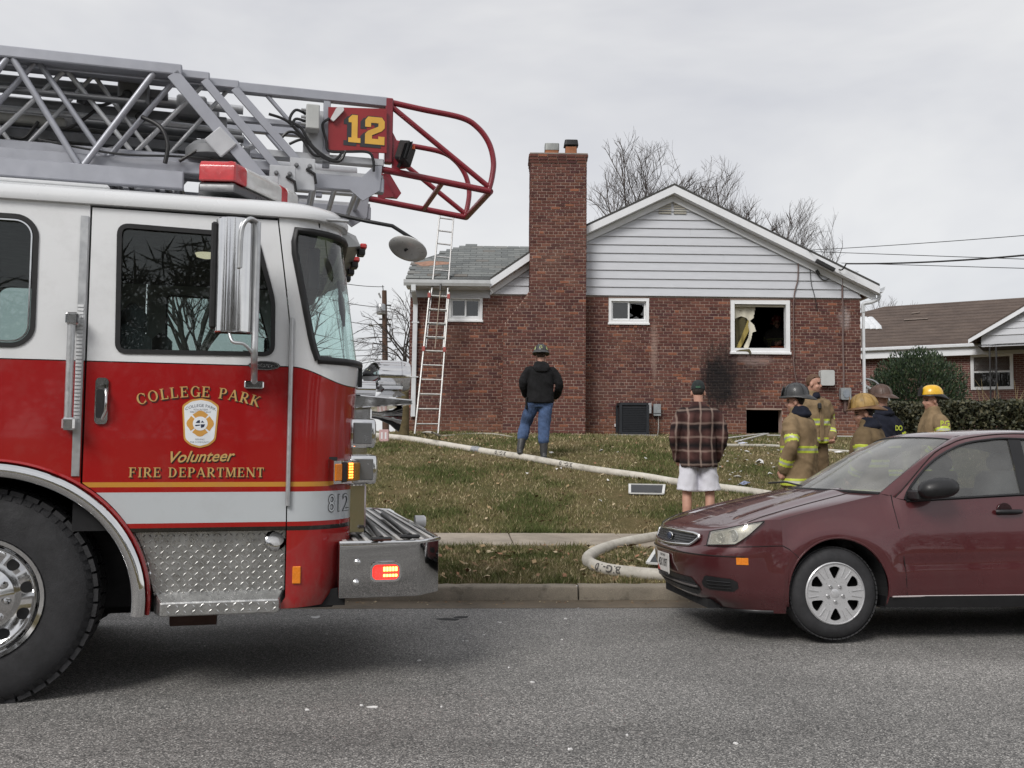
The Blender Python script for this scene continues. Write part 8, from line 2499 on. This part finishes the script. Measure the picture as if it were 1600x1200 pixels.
hose('long white supply hose running diagonally across the lawn', h1, .058, (.30,), ((.58, 'BIG-10', .085, True), (.44, 'BIG-10', .085, True)))
h2 = ground_tube([(1230, 826), (1140, 832), (1070, 838), (1030, 843), (985, 851), (950, 860), (927, 870), (918, 879), (925, 888), (948, 896), (985, 901), (1030, 905), (1085, 908), (1180, 912)], .060)
hose('white supply hose bent in a tight loop on the verge beside the car', h2, .060, (), ((.77, 'BIG-10', .095, True),))
def thin(label, pts, r, mat): 
    return tag(MB().tube(ground_tube(pts, r), r, 6).build('thin_hose', mat, smooth=60), label, 'hose')
THN = pm('thin_hose', (.45, .43, .38), .7)
thin('thin pale hose lying along the foot of the wall near the ladder', [(620, 668), (640, 672), (660, 677), (690, 682), (730, 679), (770, 679), (800, 684)], .02, THN)
thin('thin hose crossing the lawn in front of the basement window', [(1090, 696), (1150, 697), (1210, 698), (1280, 704), (1340, 708)], .028, THN)

# window screens thrown out on the grass
SCR = pm('screen_mesh', (.05, .052, .055), .8, 0, .1, 30); SCF = pm('screen_frame', (.62, .62, .60), .45)
def screen(label, corners, lift):
    P = [gp(x, y) + V(0, 0, l) for (x, y), l in zip(corners, lift)]
    c = sum(P, V(0, 0, 0)) / 4; o = empty('window_screen', c); tag(o, label, 'screen')
    P = [p - c for p in P]
    for i in range(4): MB().beam(P[i], P[(i + 1) % 4], .035, .018).build('screen_frame', SCF, o)
    MB().add(P + [p + V(0, 0, -.004) for p in P], [(0, 1, 2, 3), (7, 6, 5, 4)]).build('mesh_panel', SCR, o, fix=False)
screen('dark window screen in a white frame lying flat on the lawn', [(984, 774), (1036, 775), (1038, 763), (984, 762)], (.03, .03, .05, .05))
screen('window screen propped on the hose by the car bumper', [(1012, 893), (1060, 893), (1062, 872), (1040, 866)], (.08, .06, .20, .20))

# scraps thrown from the window
PAP = pm('paper_white', (.68, .67, .66), .8, 0, .06, 10)
def scrap(name, label, cat, x, y, w_, d_, seed, mat=PAP, crumple=.3, group=None, lift=.03, n=7):
    q = random.Random(seed); p = gp(x, y); mb = MB(); r = []
    ring = [V(math.cos(2 * PI * k / n) * w_ * q.uniform(.6, 1.1), math.sin(2 * PI * k / n) * d_ * q.uniform(.6, 1.1), lift * q.uniform(.3, 1.4)) for k in range(n)]
    mb.add([V(0, 0, lift + crumple * w_ * .5)] + ring + [v_ + V(0, 0, -.006) for v_ in [V(0, 0, lift + crumple * w_ * .5)] + ring], [(0, 1 + k, 1 + (k + 1) % n) for k in range(n)] + [(n + 1, n + 2 + (k + 1) % n, n + 2 + k) for k in range(n)] + [(1 + k, n + 2 + k, n + 2 + (k + 1) % n, 1 + (k + 1) % n) for k in range(n)])
    o = mb.build(name, mat, fix=False); o.location = p
    return tag(o, label, cat, group)
scrap('paper_scrap', 'largest crumpled white scrap on the grass left of the firefighters', 'paper', 1187, 726, .085, .07, 1, crumple=.9, lift=.06)
scrap('paper_scrap', 'small white scrap on the grass above the largest scrap', 'paper', 1167, 707, .06, .04, 2)
scrap('paper_scrap', 'white scrap lying just left of the plaid shirt man\'s hose, near the blue cloth', 'paper', 1153, 747, .075, .035, 3)
scrap('paper_scrap', 'white scrap at the feet of the firefighter nearest the windshield', 'paper', 1203, 742, .05, .04, 4, crumple=.6)
scrap('cloth_scrap', 'crumpled blue and white cloth on the grass by the hose', 'cloth', 1163, 760, .10, .06, 5, pm('cloth_blue', (.20, .23, .33), .9, 0, .8, 25), .7, lift=.05)
scrap('paper_scrap', 'white scrap by the thin hose right of the bareheaded firefighter', 'paper', 1311, 709, .09, .045, 6, crumple=.5)
scrap('paper_scrap', 'small white scrap on the lawn right of the hoodie man', 'paper', 939, 706, .05, .04, 7, crumple=.6)
scrap('paper_scrap', 'white scrap at the foot of the ladder', 'paper', 628, 674, .05, .04, 8, crumple=.9, lift=.05)
scrap('paper_scrap', 'white scrap beside the right boot of the hoodie man', 'paper', 862, 709, .06, .03, 9)
for k, (x, y) in enumerate(((823, 742), (870, 735), (950, 752), (1140, 752), (938, 785), (876, 734), (1009, 718), (965, 709), (1218, 746), (1175, 690))):
    scrap('litter_scrap', 'tiny pale scrap of litter on the lawn', 'litter', x, y, .025, .02, 20 + k, PAP, .3, 'tiny scraps on the lawn')
for k, (x, y) in enumerate(((395, 957), (380, 963), (310, 1005), (320, 1010), (510, 992), (730, 1002), (723, 1002), (565, 1103), (585, 1106), (690, 1105), (655, 1033), (832, 1067), (795, 1044), (480, 1110), (780, 973), (980, 1150), (890, 1172), (1150, 1163), (878, 1000), (756, 993), (884, 967))):
    scrap('road_crumb', 'tiny white crumb of debris on the asphalt', 'debris', x, y, .007 + .005 * (k % 3), .008, 40 + k, PAP, .2, 'white crumbs on the road', .006)
scrap('road_litter', 'flat pale piece of litter on the asphalt under the truck bumper', 'litter', 492, 965, .045, .05, 71, PAP, .05, None, .006)
scrap('road_smear', 'long pale chalky flake on the asphalt in front of the truck', 'litter', 583, 1106, .035, .012, 72, PAP, .05, None, .006)
for k, (x, y, w_) in enumerate(((700, 968, .10), (720, 965, .08))):
    scrap('tar_patch', 'dark flat tar spot on the asphalt near the kerb', 'tar', x, y, w_, .05, 81 + k, pm('tar', (.015, .015, .015), .8), .0, 'tar spots near the kerb', .004)
# broken trim below the basement opening
TRMB = pm('trim_broken', (.55, .54, .52), .6)
for k, (a, b, lb) in enumerate((((1138, 688), (1195, 684), 'long broken white trim piece below the basement opening'), ((1150, 694), (1200, 684), 'second broken white trim piece slanting below the basement opening'), ((1183, 676), (1199, 687), 'short splintered trim piece leaning at the basement opening'), ((1192, 679), (1215, 678), 'broken sill strip along the basement opening'))):
    p, r = gp(*a) + V(0, 0, .05), gp(*b) + V(0, 0, .09)
    p.y = min(p.y, 20.1); r.y = min(r.y, 20.1)
    tag(MB().beam(p, r, .05, .02).build('broken_trim', TRMB, bevel=.004), lb, 'trim')
scrap('paper_scrap', 'blue white papers in front of the broken trim', 'paper', 1160, 694, .14, .05, 91, pm('paper_blue', (.5, .52, .62), .8), .2)
# pail and tan trunk seen between the truck nose and the house corner
tk = gp(628, 668); tk.y = 18.0; tk.x = at(629, 620, 18.0).x; tk.z = gz(tk.x, 18.0)
st = empty('tree_stump', tk); tag(st, 'olive tan stump between the truck siren and the downspout', 'stump')
MB().tube([V(0, 0, -.05), V(.01, 0, .5), V(-.02, 0, 1.0), V(-.05, .05, 1.35)], [.14, .125, .12, .07], 12).build('trunk', pm('stump_bark', (.11, .085, .04), .95, 0, .35, 9, bmp=.7, bscale=30), st, smooth=60)
MB().tube([V(-.02, -.02, .95), V(-.15, -.05, 1.2), V(-.2, -.05, 1.45)], [.05, .035, .01], 6).build('branch_stub', MATS['stump_bark'], st, smooth=60)
mk = gp(600, 690); rb_ = empty('marker_box', mk); tag(rb_, 'small pink and white box at the end of the supply hose', 'box')
MB().box(-.085, .085, -.05, .05, 0, .22).build('carton', pm('pink_box', (.55, .36, .36), .6), rb_, bevel=.006)
for k in range(2): MB().box(-.05 + k * .07, -.02 + k * .07, -.054, -.05, .05, .17).build('label_strip', WHITEP, rb_)

# plaster crumbs and splinters blown out over the grass below the opening
mb = MB(); q = random.Random(8)
for k in range(150):
    x = q.gauss(1175, 45); y = q.uniform(684, 770)
    if not 1060 < x < 1330: continue
    p = gp(x, y) + V(0, 0, q.uniform(.03, .06)); a = q.uniform(0, 6.28); s_ = q.uniform(.008, .03) * (1.3 if k % 9 == 0 else 1)
    dx = V(math.cos(a), math.sin(a), q.uniform(-.3, .3)) * s_; dy = V(-math.sin(a), math.cos(a), q.uniform(-.4, .4)) * s_ * q.uniform(.3, .9)
    mb.add([p - dx, p - dy, p + dx, p + dy], [(0, 1, 2, 3)], k % 3 == 0)
tag(mb.build('debris_crumbs', [PAP, pm('plaster', (.42, .38, .33), .9)], fix=False), 'pale crumbs and splinters strewn on the grass below the burnt window', 'debris', kind='stuff')
